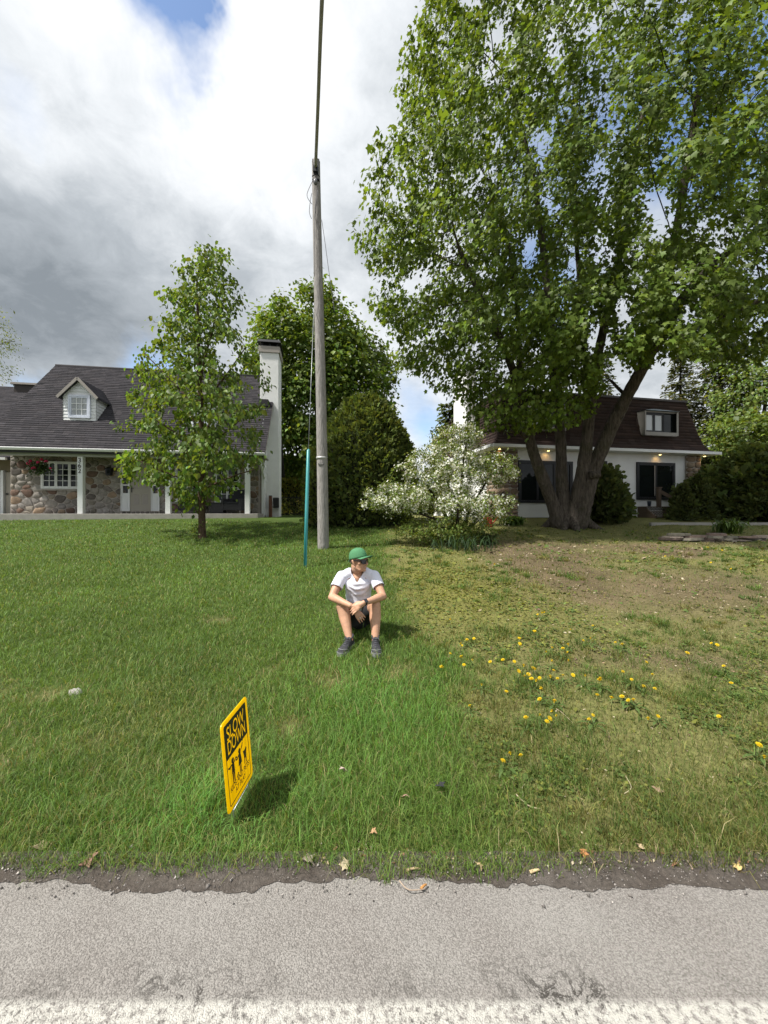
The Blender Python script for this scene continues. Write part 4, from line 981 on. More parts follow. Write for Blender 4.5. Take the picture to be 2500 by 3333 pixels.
round_tree('birch_tree', 'light green leafy tree beyond the corner of the white house', 2470, 1600, 21, 1.3,
    [(2490,1330,0,2.7,2.4,3.0,.3,.6), (2400,1230,1,1.6,1.6,1.6,.2,.2), (2560,1150,0,2.2,2,2.2,.2,.2)], 520, .42, LEAF_KITE, .17, 34, (.14,.20,.045), M_bark_dark, 43, .16, sp=.24)
round_tree('hazel_tree', 'bushy yellow-green tree behind the yew at the picture edge', 2420, 1640, 19.5, 1.3,
    [(2400,1430,0,1.7,1.4,1.5,.2,.6), (2510,1480,0,1.5,1.4,1.5,.2,.4)], 300, .36, LEAF_KITE, .16, 30, (.13,.18,.035), M_bark_dark, 44, .1, sp=.22)
def conifer(name, label, px, d, gz, top_py, base_py, rad, seed, n_whorl, base, dens=1.0, group=None, size=.34, droop=.35, bare=.1):
    r = np.random.default_rng(seed); b = Vector(((px-CX)/F*d, d, gz)); t = root_tree(name, b, label, 'tree', group)
    H = float(at(px, top_py, d).z-gz); z0 = max(.2, float(at(px, base_py, d).z-gz))
    tk = MB().tube([(0, 0, -.2), (0, 0, H*.5), (0, 0, H)], [.20, .12, .02], 9)
    P_ = []; Dd = []; Nn = []
    for k in range(n_whorl):
        f_ = (k+r.random()*.6)/n_whorl; z = z0+(H-z0)*f_; R_ = rad*(1-f_)**.8+.12
        for a_ in np.linspace(0, 2*math.pi, int(6+3*(1-f_)))[:-1]+r.uniform(0, 6):
            a_ += r.normal(0, .15); L_ = R_*r.uniform(.7, 1.08); tipz = -droop*L_+.25*L_*f_
            m_ = max(4, int(L_/.16)); dirv = np.array([math.cos(a_), math.sin(a_), 0]); side = np.array([-math.sin(a_), math.cos(a_), 0])
            pts = []
            for q in range(m_+1):
                s_ = q/m_; p = dirv*L_*s_+np.array([0, 0, z+tipz*s_+.12*L_*s_*s_]); pts.append(p)
                if s_ > bare:
                    for _ in range(int(3*dens)):
                        sd = r.choice([-1, 1]); w_ = (.25+.5*(1-s_))*size*1.2
                        P_.append(p+r.normal(0, .05, 3)); Dd.append(dirv*r.uniform(.3, 1)+side*sd*r.uniform(.2, 1.0)+np.array([0, 0, r.uniform(-.5, .1)])); Nn.append(np.array([0, 0, 1])+r.normal(0, .35, 3))
            tk.tube([pts[0], pts[m_//2], pts[-1]], [.03*(1-f_)+.008, .015, .004], 3)
    tk.build('trunk', M_bark_dark, t)
    P_ = np.array(P_); V, Fc = leaf_arrays(NEEDLE_SPRAY, P_, np.array(Dd), np.array(Nn), size*np.exp(r.normal(0, .2, len(P_))), 1.0)
    o = link('crown', npmesh('crown', V, Fc, leaf_cols(len(P_), 10, base, r, .25, .1)), t, M_leaf_matt); o['kind'] = 'stuff'; print(name, len(P_)); return t
conifer('spruce_tree', 'tall spruce with bare trunk behind the mansard roof corner', 2345, 23, 1.3, 850, 1560, 2.6, 51, 40, (.10,.115,.055), 1.35, droop=.25, size=.28)
conifer('spruce_tree', 'dark spruce peeking over the mansard ridge left of the roof window', 2215, 25, 1.3, 1150, 1560, 2.2, 52, 30, (.10,.115,.052), 1.35, size=.28)
conifer('spruce_tree', 'spruce top showing between the maple stems above the roof', 1960, 27, 1.3, 1150, 1560, 2.3, 53, 26, (.075,.095,.035), .8)
conifer('spruce_tree', 'slim conifer beside the chimney of the white house', 1462, 23, 1.3, 1310, 1620, 1.5, 54, 24, (.085,.11,.035), 1.0)
conifer('spruce_tree', 'spruce crown behind the maple above the mansard roof', 1700, 26, 1.3, 1130, 1560, 2.3, 55, 26, (.07,.09,.035), .8)

# ---------------------------------------------------------------- clipped and loose evergreens
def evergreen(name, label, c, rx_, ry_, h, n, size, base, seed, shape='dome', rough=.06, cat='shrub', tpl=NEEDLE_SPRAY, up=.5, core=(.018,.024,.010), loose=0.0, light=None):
    r = np.random.default_rng(seed); c = Vector(c); t = root_tree(name, c, label, cat)
    def prof(f_):
        if shape == 'dome': return np.clip(.93+.12*np.sin(np.pi*np.minimum(f_*1.2, 1)), 0, 2)*np.sqrt(np.clip(1-np.clip((f_-.42)/.58, 0, 1)**2.2, 0, 1))
        if shape == 'cone': return np.clip(1-f_, 0, 1)**.75*1.0+.02
        return np.sqrt(np.clip(1-np.clip((f_-.3)/.7, 0, 1)**2, 0, 1))*(.75+.3*np.sin(np.pi*np.minimum(f_*1.3, 1)))
    th = r.uniform(0, 2*math.pi, n); f_ = r.random(n)**.9; lump = 1+rough*(vnoise(th*3, f_*9, 1.0, seed)-.5)*2+rough*1.2*(vnoise(th*1.3, f_*3, 1.0, seed+3)-.5)*2
    k = prof(f_)*lump*(1-.10*r.random(n)**2)+loose*np.abs(r.normal(0, .12, n))
    x = np.cos(th)*rx_*k; y = np.sin(th)*ry_*k; z = f_*h*(1+.02*r.normal(size=n))
    P_ = np.stack([x, y, z], -1); out = nrm(np.stack([np.cos(th)/rx_, np.sin(th)/ry_, np.clip((f_-.35), -.1, 1)*1.2/h*2], -1))
    d = out*.55+np.array([0, 0, up])+r.normal(0, .45, (n, 3)); nn = np.cross(out, r.normal(0, 1, (n, 3)))+out*.55
    V, Fc = leaf_arrays(tpl, P_, d, nn, size*np.exp(r.normal(0, .25, n)))
    pt = .72+.6*vnoise(th*9, f_*28, 1.0, seed+7)
    bc = np.array(base)
    C = leaf_cols(n, len(tpl[0]), bc, r, .22, .08, pt)
    o = link('foliage', npmesh('foliage', V, Fc, C), t, M_leaf_matt); o['kind'] = 'stuff'
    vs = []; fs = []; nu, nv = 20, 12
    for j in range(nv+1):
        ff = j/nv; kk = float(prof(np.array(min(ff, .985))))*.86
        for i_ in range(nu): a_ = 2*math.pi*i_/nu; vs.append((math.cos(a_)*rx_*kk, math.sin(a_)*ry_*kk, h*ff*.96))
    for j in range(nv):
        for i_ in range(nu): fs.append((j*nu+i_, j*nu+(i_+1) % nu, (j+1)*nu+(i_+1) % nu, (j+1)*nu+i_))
    MB().add(vs, fs, True).build('light_block_core', mat('light_block_core', core, 1, .5, 9, 1, 12), t); return t  # closed dark core added inside the sprays to block light leaks
def gp(px, py): v = on_ground(px, py); return v
cd = gp(1180, 1728); cd = Vector((cd.x, cd.y+1.6, Gs(cd.x, cd.y+1.2)-.05))
hgt = float(at(1175, 1303, cd.y).z-cd.z)
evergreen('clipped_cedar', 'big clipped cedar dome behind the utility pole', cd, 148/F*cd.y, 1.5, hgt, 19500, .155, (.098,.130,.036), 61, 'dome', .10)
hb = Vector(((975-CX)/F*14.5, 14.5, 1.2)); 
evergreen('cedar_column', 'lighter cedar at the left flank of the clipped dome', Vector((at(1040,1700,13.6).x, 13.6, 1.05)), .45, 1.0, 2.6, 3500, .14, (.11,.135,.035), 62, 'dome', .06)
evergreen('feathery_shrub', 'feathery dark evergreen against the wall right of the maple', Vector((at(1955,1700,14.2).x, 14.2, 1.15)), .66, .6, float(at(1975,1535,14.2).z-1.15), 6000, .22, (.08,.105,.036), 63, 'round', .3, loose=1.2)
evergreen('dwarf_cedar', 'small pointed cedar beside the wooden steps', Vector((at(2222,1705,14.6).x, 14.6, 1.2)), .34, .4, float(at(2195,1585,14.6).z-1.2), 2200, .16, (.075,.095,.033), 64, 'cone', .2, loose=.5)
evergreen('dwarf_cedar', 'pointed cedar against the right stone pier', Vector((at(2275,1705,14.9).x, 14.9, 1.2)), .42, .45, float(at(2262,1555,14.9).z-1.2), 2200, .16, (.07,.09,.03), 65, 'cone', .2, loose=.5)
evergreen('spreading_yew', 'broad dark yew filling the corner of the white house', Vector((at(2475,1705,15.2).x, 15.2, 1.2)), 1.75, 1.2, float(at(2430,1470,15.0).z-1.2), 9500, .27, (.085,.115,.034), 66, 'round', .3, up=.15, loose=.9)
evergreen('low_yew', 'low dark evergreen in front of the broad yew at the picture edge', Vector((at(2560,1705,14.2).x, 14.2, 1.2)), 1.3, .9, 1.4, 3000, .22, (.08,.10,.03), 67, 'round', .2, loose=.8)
# clipped hedge and lane far behind the gap between the houses
def hedge(name, label, a, b, z, h, th, n, size, base, seed):
    r = np.random.default_rng(seed); a = Vector(a); b = Vector(b); t = root_tree(name, ((a+b)/2)[:2]+(z,), label, 'hedge'); L_ = (b-a).length
    ang = math.atan2(b.y-a.y, b.x-a.x); t.rotation_euler.z = ang
    u = r.uniform(-L_/2, L_/2, n); q = r.random(n); face = r.random(n) < .7
    z_ = np.where(face, q*h, h*(1+.03*r.normal(size=n))); y = np.where(face, -th/2, r.uniform(-th/2, th/2, n))+r.normal(0, .05, n)
    P_ = np.stack([u, y, z_], -1); d = np.where(face[:, None], np.array([0, -.6, .4]), np.array([0, -.1, .8]))+r.normal(0, .5, (n, 3))
    V, Fc = leaf_arrays(NEEDLE_SPRAY, P_, d, r.normal(0, 1, (n, 3))+np.array([0, -.6, .3]), size)
    o = link('foliage', npmesh('foliage', V, Fc, leaf_cols(n, 10, base, r, .3)), t, M_leaf_matt); o['kind'] = 'stuff'
    MB().box(-L_/2, L_/2, -th/2+.08, th/2, 0, h*.96).build('light_block_core', mat('hedge_core', (.02,.026,.01), 1), t)  # solid dark box added behind the leaves so no light shows through
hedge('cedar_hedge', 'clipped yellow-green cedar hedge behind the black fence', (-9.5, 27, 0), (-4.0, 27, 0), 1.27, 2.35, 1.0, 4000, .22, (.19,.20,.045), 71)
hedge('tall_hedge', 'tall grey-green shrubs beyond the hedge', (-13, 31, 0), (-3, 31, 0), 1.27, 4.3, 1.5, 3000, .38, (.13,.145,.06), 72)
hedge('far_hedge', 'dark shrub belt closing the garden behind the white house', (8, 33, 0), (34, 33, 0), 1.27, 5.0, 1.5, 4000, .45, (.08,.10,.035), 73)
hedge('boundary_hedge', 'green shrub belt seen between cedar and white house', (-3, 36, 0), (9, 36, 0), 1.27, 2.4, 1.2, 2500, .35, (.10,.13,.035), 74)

# ---------------------------------------------------------------- the white-blossoming shrub
rb = np.random.default_rng(81); bb = gp(1480, 1772); bb = Vector((bb.x, bb.y+.3, Gs(bb.x, bb.y+.3))); BB = np.array(bb)
bs = root_tree('blossom_shrub', bb, 'wide shrub covered in white blossom in front of the white house', 'shrub')
pos = [BB+np.array([0, 0, -.1])]; par = [-1]; fix = {0: .10}; db = bb.y
for nd in ([(1480,1770,db,.06),(1420,1690,db-.2,.035),(1330,1660,db-.5,.02),(1230,1640,db-.7,.01)], [(1480,1770,db,.06),(1440,1650,db,.04),(1380,1570,db-.1,.02),(1290,1520,db,.01)],
           [(1480,1770,db,.06),(1465,1600,db+.1,.04),(1430,1480,db+.2,.025),(1400,1400,db+.3,.01)], [(1480,1770,db,.06),(1500,1600,db,.04),(1510,1480,db,.025),(1530,1390,db,.01)],
           [(1480,1770,db,.06),(1540,1640,db-.1,.035),(1600,1540,db-.2,.02),(1690,1490,db-.3,.01)], [(1480,1770,db,.06),(1560,1680,db-.2,.03),(1640,1650,db-.4,.018),(1690,1600,db-.4,.008)],
           [(1480,1770,db,.05),(1400,1740,db-.4,.03),(1300,1720,db-.6,.015)], [(1480,1770,db,.05),(1490,1680,db-.7,.03),(1490,1610,db-1.1,.015)], [(1480,1770,db,.05),(1560,1690,db+.5,.03),(1640,1600,db+.7,.015)]):
    P_, R_ = polyline(nd); pv = 0
    for q, r_ in list(zip(P_, R_))[1:]: pos.append(q); par.append(pv); pv = len(pos)-1; fix[pv] = r_
A = np.concatenate([ell_points(260, at(1290,1625,db-.3), (1.0,.8,.42), rb), ell_points(330, at(1440,1540,db), (1.15,1.0,.85), rb), ell_points(220, at(1490,1430,db+.1), (.75,.6,.45), rb),
                    ell_points(180, at(1600,1530,db-.1), (.75,.6,.45), rb), ell_points(200, at(1500,1640,db-.3), (1.3,1.0,.35), rb), ell_points(260, at(1400,1725,db-.5), (1.05,.6,.30), rb), ell_points(200, at(1510,1720,db-.3), (.9,.6,.4), rb), ell_points(60, at(1620,1655,db-.3), (.5,.4,.35), rb)])
ps, pr = colonize(pos, par, A, .10, .9, .12, 60, rb, jitter=.25); rr_, chn = radii(ps, pr, .0025, 2.2, fix)
branch_mesh('stems', shift(ps, bb), pr, rr_, chn, 0, .02, rb, 8).build('stems', M_bark_dark, bs)
V, Fc, C = foliage(ps, rr_, pr, rb, LEAF_NARROW, .0056, 19, .065, .066, (.155,.21,.05), droop=-.1, outw=.5, var=.25, upn=.6, wid=1.3)
o = link('foliage', npmesh('foliage', shift(V, bb), Fc, C), bs, M_leaf); o['kind'] = 'stuff'
T5 = [(0, 0, 0)]
for k in range(5):
    a_ = k*2*math.pi/5
    T5 += [(math.cos(a_-.45)*.50, math.sin(a_-.45)*.50, .13), (math.cos(a_+.45)*.50, math.sin(a_+.45)*.50, .13)]
BLOOM = (np.array(T5), np.array([(0, 1+2*k, 2+2*k) for k in range(5)]))
ids = np.where(rr_ < .0045)[0]; ids = ids[(ps[ids, 2]-BB[2] > .45+.5*rb.random(len(ids))) & (rb.random(len(ids)) < .80)]; idr = np.repeat(ids, 13)
P_ = ps[idr]+rb.normal(0, .055, (len(idr), 3)); V, Fc = leaf_arrays(BLOOM, P_, rb.normal(0, 1, (len(idr), 3)), rb.normal(0, .5, (len(idr), 3))+nrm(P_-np.array(at(1460,1640,db)))+np.array([0, -.4, .4]), .046*np.exp(rb.normal(0, .2, len(idr))))
print('blooms', len(idr))
o = link('blossom', npmesh('blossom', shift(V, bb), Fc, leaf_cols(len(idr), 11, (.76,.77,.70), rb, .06, .03)), bs, mat('petal', attr=True, rough=.7, spec=.2, trans=.2)); o['kind'] = 'stuff'
# sword-leaved clump, hosta, weeds by the wall
def blade_clump(name, label, c, n, L_, w_, spread, base, seed, lean=.5, cat='plant'):
    r = np.random.default_rng(seed); t = root_tree(name, c, label, cat); V = []; Fc = []
    for k in range(n):
        a_ = r.uniform(0, 6.283); o_ = np.array([math.cos(a_), math.sin(a_), 0]); p = np.array([r.normal(0, spread), r.normal(0, spread*.6), -.02]); l_ = L_*r.uniform(.6, 1.1); le = lean*r.uniform(.2, 1.2); s_ = np.array([-o_[1], o_[0], 0])
        pts = [p, p+np.array([0, 0, l_*.5])+o_*le*l_*.22, p+np.array([0, 0, l_*(.86-.25*le)])+o_*le*l_*.6, p+np.array([0, 0, l_*(.9-.6*le)])+o_*le*l_*1.0]; ws_ = [w_*.7, w_, w_*.8, .002]; bi = len(V)
        for q, ww in zip(pts, ws_): V += [q-s_*ww/2, q+s_*ww/2]
        Fc += [(bi+2*i_, bi+2*i_+1, bi+2*i_+3, bi+2*i_+2) for i_ in range(3)]
    cols = np.repeat(np.clip(np.array(base)[None]*np.exp(r.normal(0, .3, (n, 1))), 0, 1), 8, 0)
    o = link('leaves', npmesh('leaves', np.array(V), np.array(Fc), cols), t, M_leaf); o['kind'] = 'stuff'; return t
c_ = gp(1500, 1790); blade_clump('iris_clump', 'clump of dark sword leaves at the foot of the blossom shrub', c_, 110, .50, .026, .34, (.035,.065,.028), 91, 1.2)
c_ = gp(1580, 1772); blade_clump('iris_clump', 'small tuft of sword leaves right of the shrub foot', c_, 70, .45, .026, .16, (.04,.07,.03), 92, .8)
c_ = Vector((at(1672,1690,13.6).x, 13.6, Gs(at(1672,1690,13.6).x, 13.6))); blade_clump('hosta', 'bright green hosta beside the stone pier', c_, 90, .42, .10, .16, (.10,.17,.035), 93, 1.1)
c_ = Vector((at(2375,1735,11.3).x, 11.3, Gs(at(2375,1735,11.3).x, 11.3))); blade_clump('leafy_weed', 'leafy green plant standing behind the low stone wall', c_, 110, .55, .05, .18, (.08,.13,.03), 94, 1.0)
# ================================================================ grass, weeds, litter, dandelions
rg = np.random.default_rng(101)
M_grass = mat('grass_blade', attr=True, rough=.55, spec=.25, trans=.38)
MAN_XY = (-.28, 4.05)
def blades(x, y, L_, w_, base, rng, lean=.55, head=None):
    n = len(x); z = np.maximum(G(x, y), .008)-.006; a_ = rng.uniform(0, 2*math.pi, n) if head is None else head+rng.normal(0, .8, n)
    o = np.stack([np.cos(a_), np.sin(a_), np.zeros(n)], -1); f_ = rng.uniform(0, 2*math.pi, n); s_ = np.stack([np.cos(f_), np.sin(f_)*.55, np.zeros(n)], -1)
    le = np.abs(rng.normal(lean, .35, n))[:, None]; L_ = L_[:, None]; p = np.stack([x, y, z], -1)
    q1 = p+np.array([0, 0, 1])*L_*.55+o*L_*le*.25; q2 = p+np.array([0, 0, 1])*L_*np.clip(1.0-.38*le, .2, 1)+o*L_*le*.75
    w_ = w_[:, None]
    V = np.stack([p-s_*w_*.5, p+s_*w_*.5, q1-s_*w_*.42, q1+s_*w_*.42, q2], 1).reshape(-1, 3)
    b = (np.arange(n)*5)[:, None]; F4 = b+np.array([[0, 1, 3, 2]]); F3 = b+np.array([[2, 3, 4]])
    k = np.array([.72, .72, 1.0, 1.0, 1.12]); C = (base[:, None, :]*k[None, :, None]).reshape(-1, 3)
    return V, F4, F3, np.clip(C, 0, 1)
def scatter(n, y0, y1, wide=1.12, pad=.45):
    y = np.exp(rg.uniform(math.log(y0), math.log(y1), n)); x = rg.uniform(-1, 1, n)*(y*wide+pad); return x, y
def clear_of(x, y):
    k = (x > -14.6) & (y < 13.2+1.3*(np.clip((-x)/6, 0, 1)))
    sgn = (np.abs(x+.745) < .025) & (y > 1.80) & (y < 2.12)
    return k & ~sgn
# the neighbour's thick lawn
x, y = scatter(310000, 1.50, 14.8); lush, bare, moss, patch = lawn(x, y)
tuft = np.exp(-(((x+.05)/.75)**2+((y-2.75)/.55)**2))*.9+np.exp(-(((x+.75)/.6)**2+((y-1.95)/.28)**2))*.7+np.exp(-(((x+.9)/.35)**2+((y-1.78)/.12)**2))*.5+.25*smooth01((fbm(x, y, 1.2, 111)-.5)/.2)
edge_t = 1.575+.08*(fbm(x, y*0, 2.3, 113)-.5)*2-.07*smooth01((fbm(x, y*0, 5, 114)-.55)/.2)
p_keep = np.clip(lush*1.15, 0, 1)*(1-.72*patch)*smooth01((y-edge_t)/.07+.25)
dens = .72+.5*fbm(x, y, 2.0, 115)
ok = (rg.random(len(x)) < p_keep*dens) & clear_of(x, y); x, y, tuft, patch = x[ok], y[ok], tuft[ok], patch[ok]; n = len(x)
hn = fbm(x, y, .8, 117)
bysign = (np.abs(x+.66) < .17) & (np.abs(y-1.95) < .26)
L_ = (.046+.030*hn+.055*tuft)*np.where(bysign, .4, 1)*np.exp(rg.normal(0, .28, n))*(1-.45*patch)*np.where(y < 1.8, .8, 1)
w_ = .0030*np.maximum(1, y/2.3)*np.exp(rg.normal(0, .2, n))
base = np.array([.116,.196,.038])[None]*np.exp(rg.normal(0, .25, (n, 1)))*(.66+.72*fbm(x, y, 1.1, 119))[:, None]*(1+.30*np.clip(tuft, 0, 1))[:, None]
blue = tuft[:, None]*np.array([-.16,.04,.12])[None]; base = base*(1+blue)
dull = np.exp(-(((x+2.0)/1.5)**2+((y-2.55)/.75)**2))
yl_ = (rg.random(n) < .10+.30*dull*smooth01((fbm(x, y, 2.2, 123)-.35)/.25)+.25*(fbm(x, y, 1.5, 121)-.4).clip(0)+.5*patch+.15*(y < 1.85))[:, None]
base = np.where(yl_, np.array([.215,.245,.075])*np.exp(rg.normal(0, .2, (n, 1))), base); dry = (rg.random(n) < .04+.5*patch+.12*dull*smooth01((fbm(x, y, 3, 125)-.4)/.2))[:, None]
base = np.where(dry, np.array([.30,.25,.12])*np.exp(rg.normal(0, .2, (n, 1))), base)
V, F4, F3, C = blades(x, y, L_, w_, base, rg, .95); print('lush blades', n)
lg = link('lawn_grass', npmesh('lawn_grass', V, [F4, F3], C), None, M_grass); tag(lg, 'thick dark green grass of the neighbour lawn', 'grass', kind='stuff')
# the sparse lawn
x, y = scatter(270000, 1.50, 13.5); lush, bare, moss, patch = lawn(x, y)
fore = 1-smooth01((y-2.35)/.75)                                                   # fuller strip along the road
cl = smooth01((fbm(x, y, 4.5, 131)-.42)/.16); cl2 = smooth01((fbm(x, y, 1.3, 133)-.42)/.2)
edge_t = 1.58+.07*(fbm(x, y*0, 2.3, 113)-.5)*2
p_keep = (1-lush)*np.clip(.34+.75*fore*(.25+.9*cl2)+.6*cl*cl2, 0, 1)*(1-.5*bare)*smooth01((y-edge_t)/.08+.2)
ok = (rg.random(len(x)) < p_keep) & (y < 13.5) & ~((x > 8.4) & (y > 10.6) & (y < 11.1)); x, y, moss, fore = x[ok], y[ok], moss[ok], fore[ok]; n = len(x)
L_ = (.024+.040*fbm(x, y, 1.5, 135)**1.3+.045*fore*fbm(x, y, 3, 137))*np.exp(rg.normal(0, .35, n)); w_ = .0030*np.maximum(1, y/2.3)*np.exp(rg.normal(0, .25, n))
t_ = rg.random((n, 1)); gcol = np.array([.118,.172,.042])*np.exp(rg.normal(0, .25, (n, 1))); ycol = np.array([.23,.215,.07])*np.exp(rg.normal(0, .2, (n, 1))); dcol = np.array([.30,.25,.14])*np.exp(rg.normal(0, .25, (n, 1)))
base = np.where(t_ < .54+.16*fore[:, None], gcol, np.where(t_ < .88, ycol, dcol))
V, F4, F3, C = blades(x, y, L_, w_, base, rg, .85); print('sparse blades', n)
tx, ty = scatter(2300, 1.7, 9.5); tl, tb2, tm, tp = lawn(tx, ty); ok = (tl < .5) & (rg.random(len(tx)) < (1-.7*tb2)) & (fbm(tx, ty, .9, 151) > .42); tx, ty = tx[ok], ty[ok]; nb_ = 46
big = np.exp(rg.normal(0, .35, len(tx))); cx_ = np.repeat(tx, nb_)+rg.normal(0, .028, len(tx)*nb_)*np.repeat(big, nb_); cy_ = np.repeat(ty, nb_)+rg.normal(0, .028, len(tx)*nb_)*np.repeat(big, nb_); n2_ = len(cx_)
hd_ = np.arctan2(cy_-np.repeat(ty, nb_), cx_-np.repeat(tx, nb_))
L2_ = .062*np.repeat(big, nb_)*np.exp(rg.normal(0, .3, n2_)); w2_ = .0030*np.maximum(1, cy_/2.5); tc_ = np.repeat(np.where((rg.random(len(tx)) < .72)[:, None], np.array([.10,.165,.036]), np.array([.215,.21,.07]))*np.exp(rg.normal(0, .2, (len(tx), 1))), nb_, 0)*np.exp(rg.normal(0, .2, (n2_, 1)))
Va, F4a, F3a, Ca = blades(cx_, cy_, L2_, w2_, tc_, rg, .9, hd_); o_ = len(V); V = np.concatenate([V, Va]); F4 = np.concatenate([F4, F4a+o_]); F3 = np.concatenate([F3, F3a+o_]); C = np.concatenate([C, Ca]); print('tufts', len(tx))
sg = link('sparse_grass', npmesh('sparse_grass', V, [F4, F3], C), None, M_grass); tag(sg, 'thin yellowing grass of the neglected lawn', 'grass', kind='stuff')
# low creeping weeds and moss
x, y = scatter(210000, 1.75, 12.5); lush, bare, moss, patch = lawn(x, y); cl = smooth01((fbm(x, y, 1.6, 141)-.45)/.15)*smooth01((fbm(x, y, 6, 143)-.38)/.2)
near = np.exp(-(((x-1.7)/1.6)**2+((y-3.2)/1.0)**2)); far = np.exp(-(((x-8)/4)**2+((y-9.5)/1.2)**2))
ok = rg.random(len(x)) < (1-lush)*np.clip(cl*(.35+.6*near+.8*far)+.35*moss, 0, 1)*(1-.8*bare); x, y, moss = x[ok], y[ok], moss[ok]; n = len(x)
P_ = np.stack([x, y, G(x, y)+rg.uniform(.004, .03, n)], -1); d = rg.normal(0, 1, (n, 3))*np.array([1, 1, .3]); nn = np.array([0, 0, 1.])+rg.normal(0, .35, (n, 3))
V, Fc = leaf_arrays(LEAF_KITE, P_, d, nn, (.018*np.maximum(1, y/3.0)*np.exp(rg.normal(0, .3, n))), 1.25)
bc = np.where((rg.random(n) < .3+.6*moss)[:, None], np.array([.165,.178,.040]), np.array([.10,.15,.042]))*np.exp(rg.normal(0, .25, (n, 1)))
wd = link('creeping_weeds', npmesh('creeping_weeds', V, Fc, np.repeat(np.clip(bc, 0, 1), 4, 0)), None, M_leaf_matt); tag(wd, 'creeping weeds and moss among the thin grass', 'weeds', kind='stuff'); print('weeds', n)
# bits of chaff and bark on the bare soil
x, y = scatter(26000, 1.62, 11.0); lush, bare, moss, patch = lawn(x, y); road = np.exp(-((y-1.66)/.05)**2)*smooth01((x+.5)/.4)*smooth01((fbm(x, y*0, 2, 145)-.35)/.2)
ok = (rg.random(len(x)) < (1-lush)*(.12+.75*bare)+.85*road); x, y = x[ok], y[ok]; n = len(x)
P_ = np.stack([x, y, np.maximum(G(x, y), .014*(y < 1.72))+.007], -1); V, Fc = leaf_arrays(LEAF_NARROW, P_, rg.normal(0, 1, (n, 3))*np.array([1, 1, .25]), np.array([0, 0, 1.])+rg.normal(0, .5, (n, 3)), .013*np.maximum(1, y/2.6)*np.exp(rg.normal(0, .45, n)), 1.3)
pal = np.array([(.30,.24,.16),(.20,.14,.09),(.42,.36,.26),(.14,.09,.07),(.26,.12,.08)]); bc = pal[np.where(y < 1.85, rg.integers(0, 5, n), rg.integers(0, 4, n))]*np.exp(rg.normal(0, .2, (n, 1)))
ch_ = link('plant_litter', npmesh('plant_litter', V, Fc, np.repeat(np.clip(bc, 0, 1), 4, 0)), None, mat('dry_litter', attr=True, rough=.9, spec=.2)); tag(ch_, 'dry chaff and bark crumbs on the bare soil', 'litter', kind='stuff')
# grit on the road margin
x = rg.uniform(-2.2, 2.2, 2600); y = rg.normal(1.60, .055, 2600).clip(1.3, 1.72); n = len(x); T = np.array([(1,0,0),(-.5,.9,0),(-.6,-.8,0),(0,0,.9),(0,0,-.5)]); Fc = np.array([(0,1,3),(1,2,3),(2,0,3),(1,0,4),(2,1,4),(0,2,4)])
s_ = .0024*np.exp(rg.normal(0, .5, n)); a_ = rg.uniform(0, 6.28, n); ca, sa = np.cos(a_)[:, None], np.sin(a_)[:, None]
V = np.stack([T[None, :, 0]*ca-T[None, :, 1]*sa, T[None, :, 0]*sa+T[None, :, 1]*ca, np.repeat(T[None, :, 2], n, 0)], -1)*s_[:, None, None]+np.stack([x, y, np.where(y > 1.55, .005+.012*smooth01((y-1.52)/.15), .004)], -1)[:, None]
gt = link('gravel', npmesh('gravel', V.reshape(-1, 3), (Fc[None]+(np.arange(n)*5)[:, None, None]).reshape(-1, 3), np.repeat(np.array([.22,.20,.185])[None]*np.exp(rg.normal(0, .5, (n, 1))), 5, 0)), None, mat('grit_stone', attr=True, rough=.9)); tag(gt, 'small grit strewn along the road edge', 'gravel', kind='stuff')
# ---------------------------------------------------------------- dandelions, each its own plant
DAND = [(1465,2033),(1504,2112),(1520,2098),(1543,2098),(1500,2122),(1437,2182),(1466,2152),(1502,2156),(1538,2163),(1510,2196),(1596,2181),(1637,2157),(1674,2170),(1705,2186),(1690,2094),(1692,2110),(1740,2070),(1750,2008),(1765,2012),(1772,2005),(1797,2124),(1778,2138),(1832,2135),(1848,2138),(1850,2112),(1898,2100),(1922,2098),(1858,2062),(1930,2046),(1851,2162),(1796,2174),(1741,2200),(1720,2215),(1706,2216),(1730,2238),(1757,2224),(1792,2222),(1802,2203),(1833,2222),(1865,2225),(1905,2233),(1951,2236),(1955,2240),(2003,2103),(2026,2114),(2027,2214),(2056,2230),(2104,2177),(2124,2224),(2131,2256),(2095,2255),(2237,2150),(2316,2107),(2334,2116),(2356,2192),(2380,2246),(2025,2284),(2046,2306),(2062,2304),(1944,2283),(1760,2275),(1757,2295),(1805,2298),(1648,2288),(1568,2246),(1990,2310),(2142,2355),(2110,2366),(2340,2374),(1795,2337),(1810,2345),(1789,2366),(1757,2350),(1780,2390),(1712,2378),(1918,2362),(1930,2357),(1661,2484),(1637,2502),(1695,2484),(2470,2465),(2488,2490),(1530,2320),(1735,2189),(1688,2212),(1745,2245),(1815,2232),(2314,1838),(2380,1852),(2165,1808),(2305,1780),(1610,1845),(2350,1790)]
M_dand = mat('dandelion_yellow', (.82,.60,.02), .6, .15, 200, .6, 300, spec=.2, trans=.1); M_stalk = mat('dandelion_stalk', (.14,.17,.05), .6, .15, 20)
hm = MB(); 
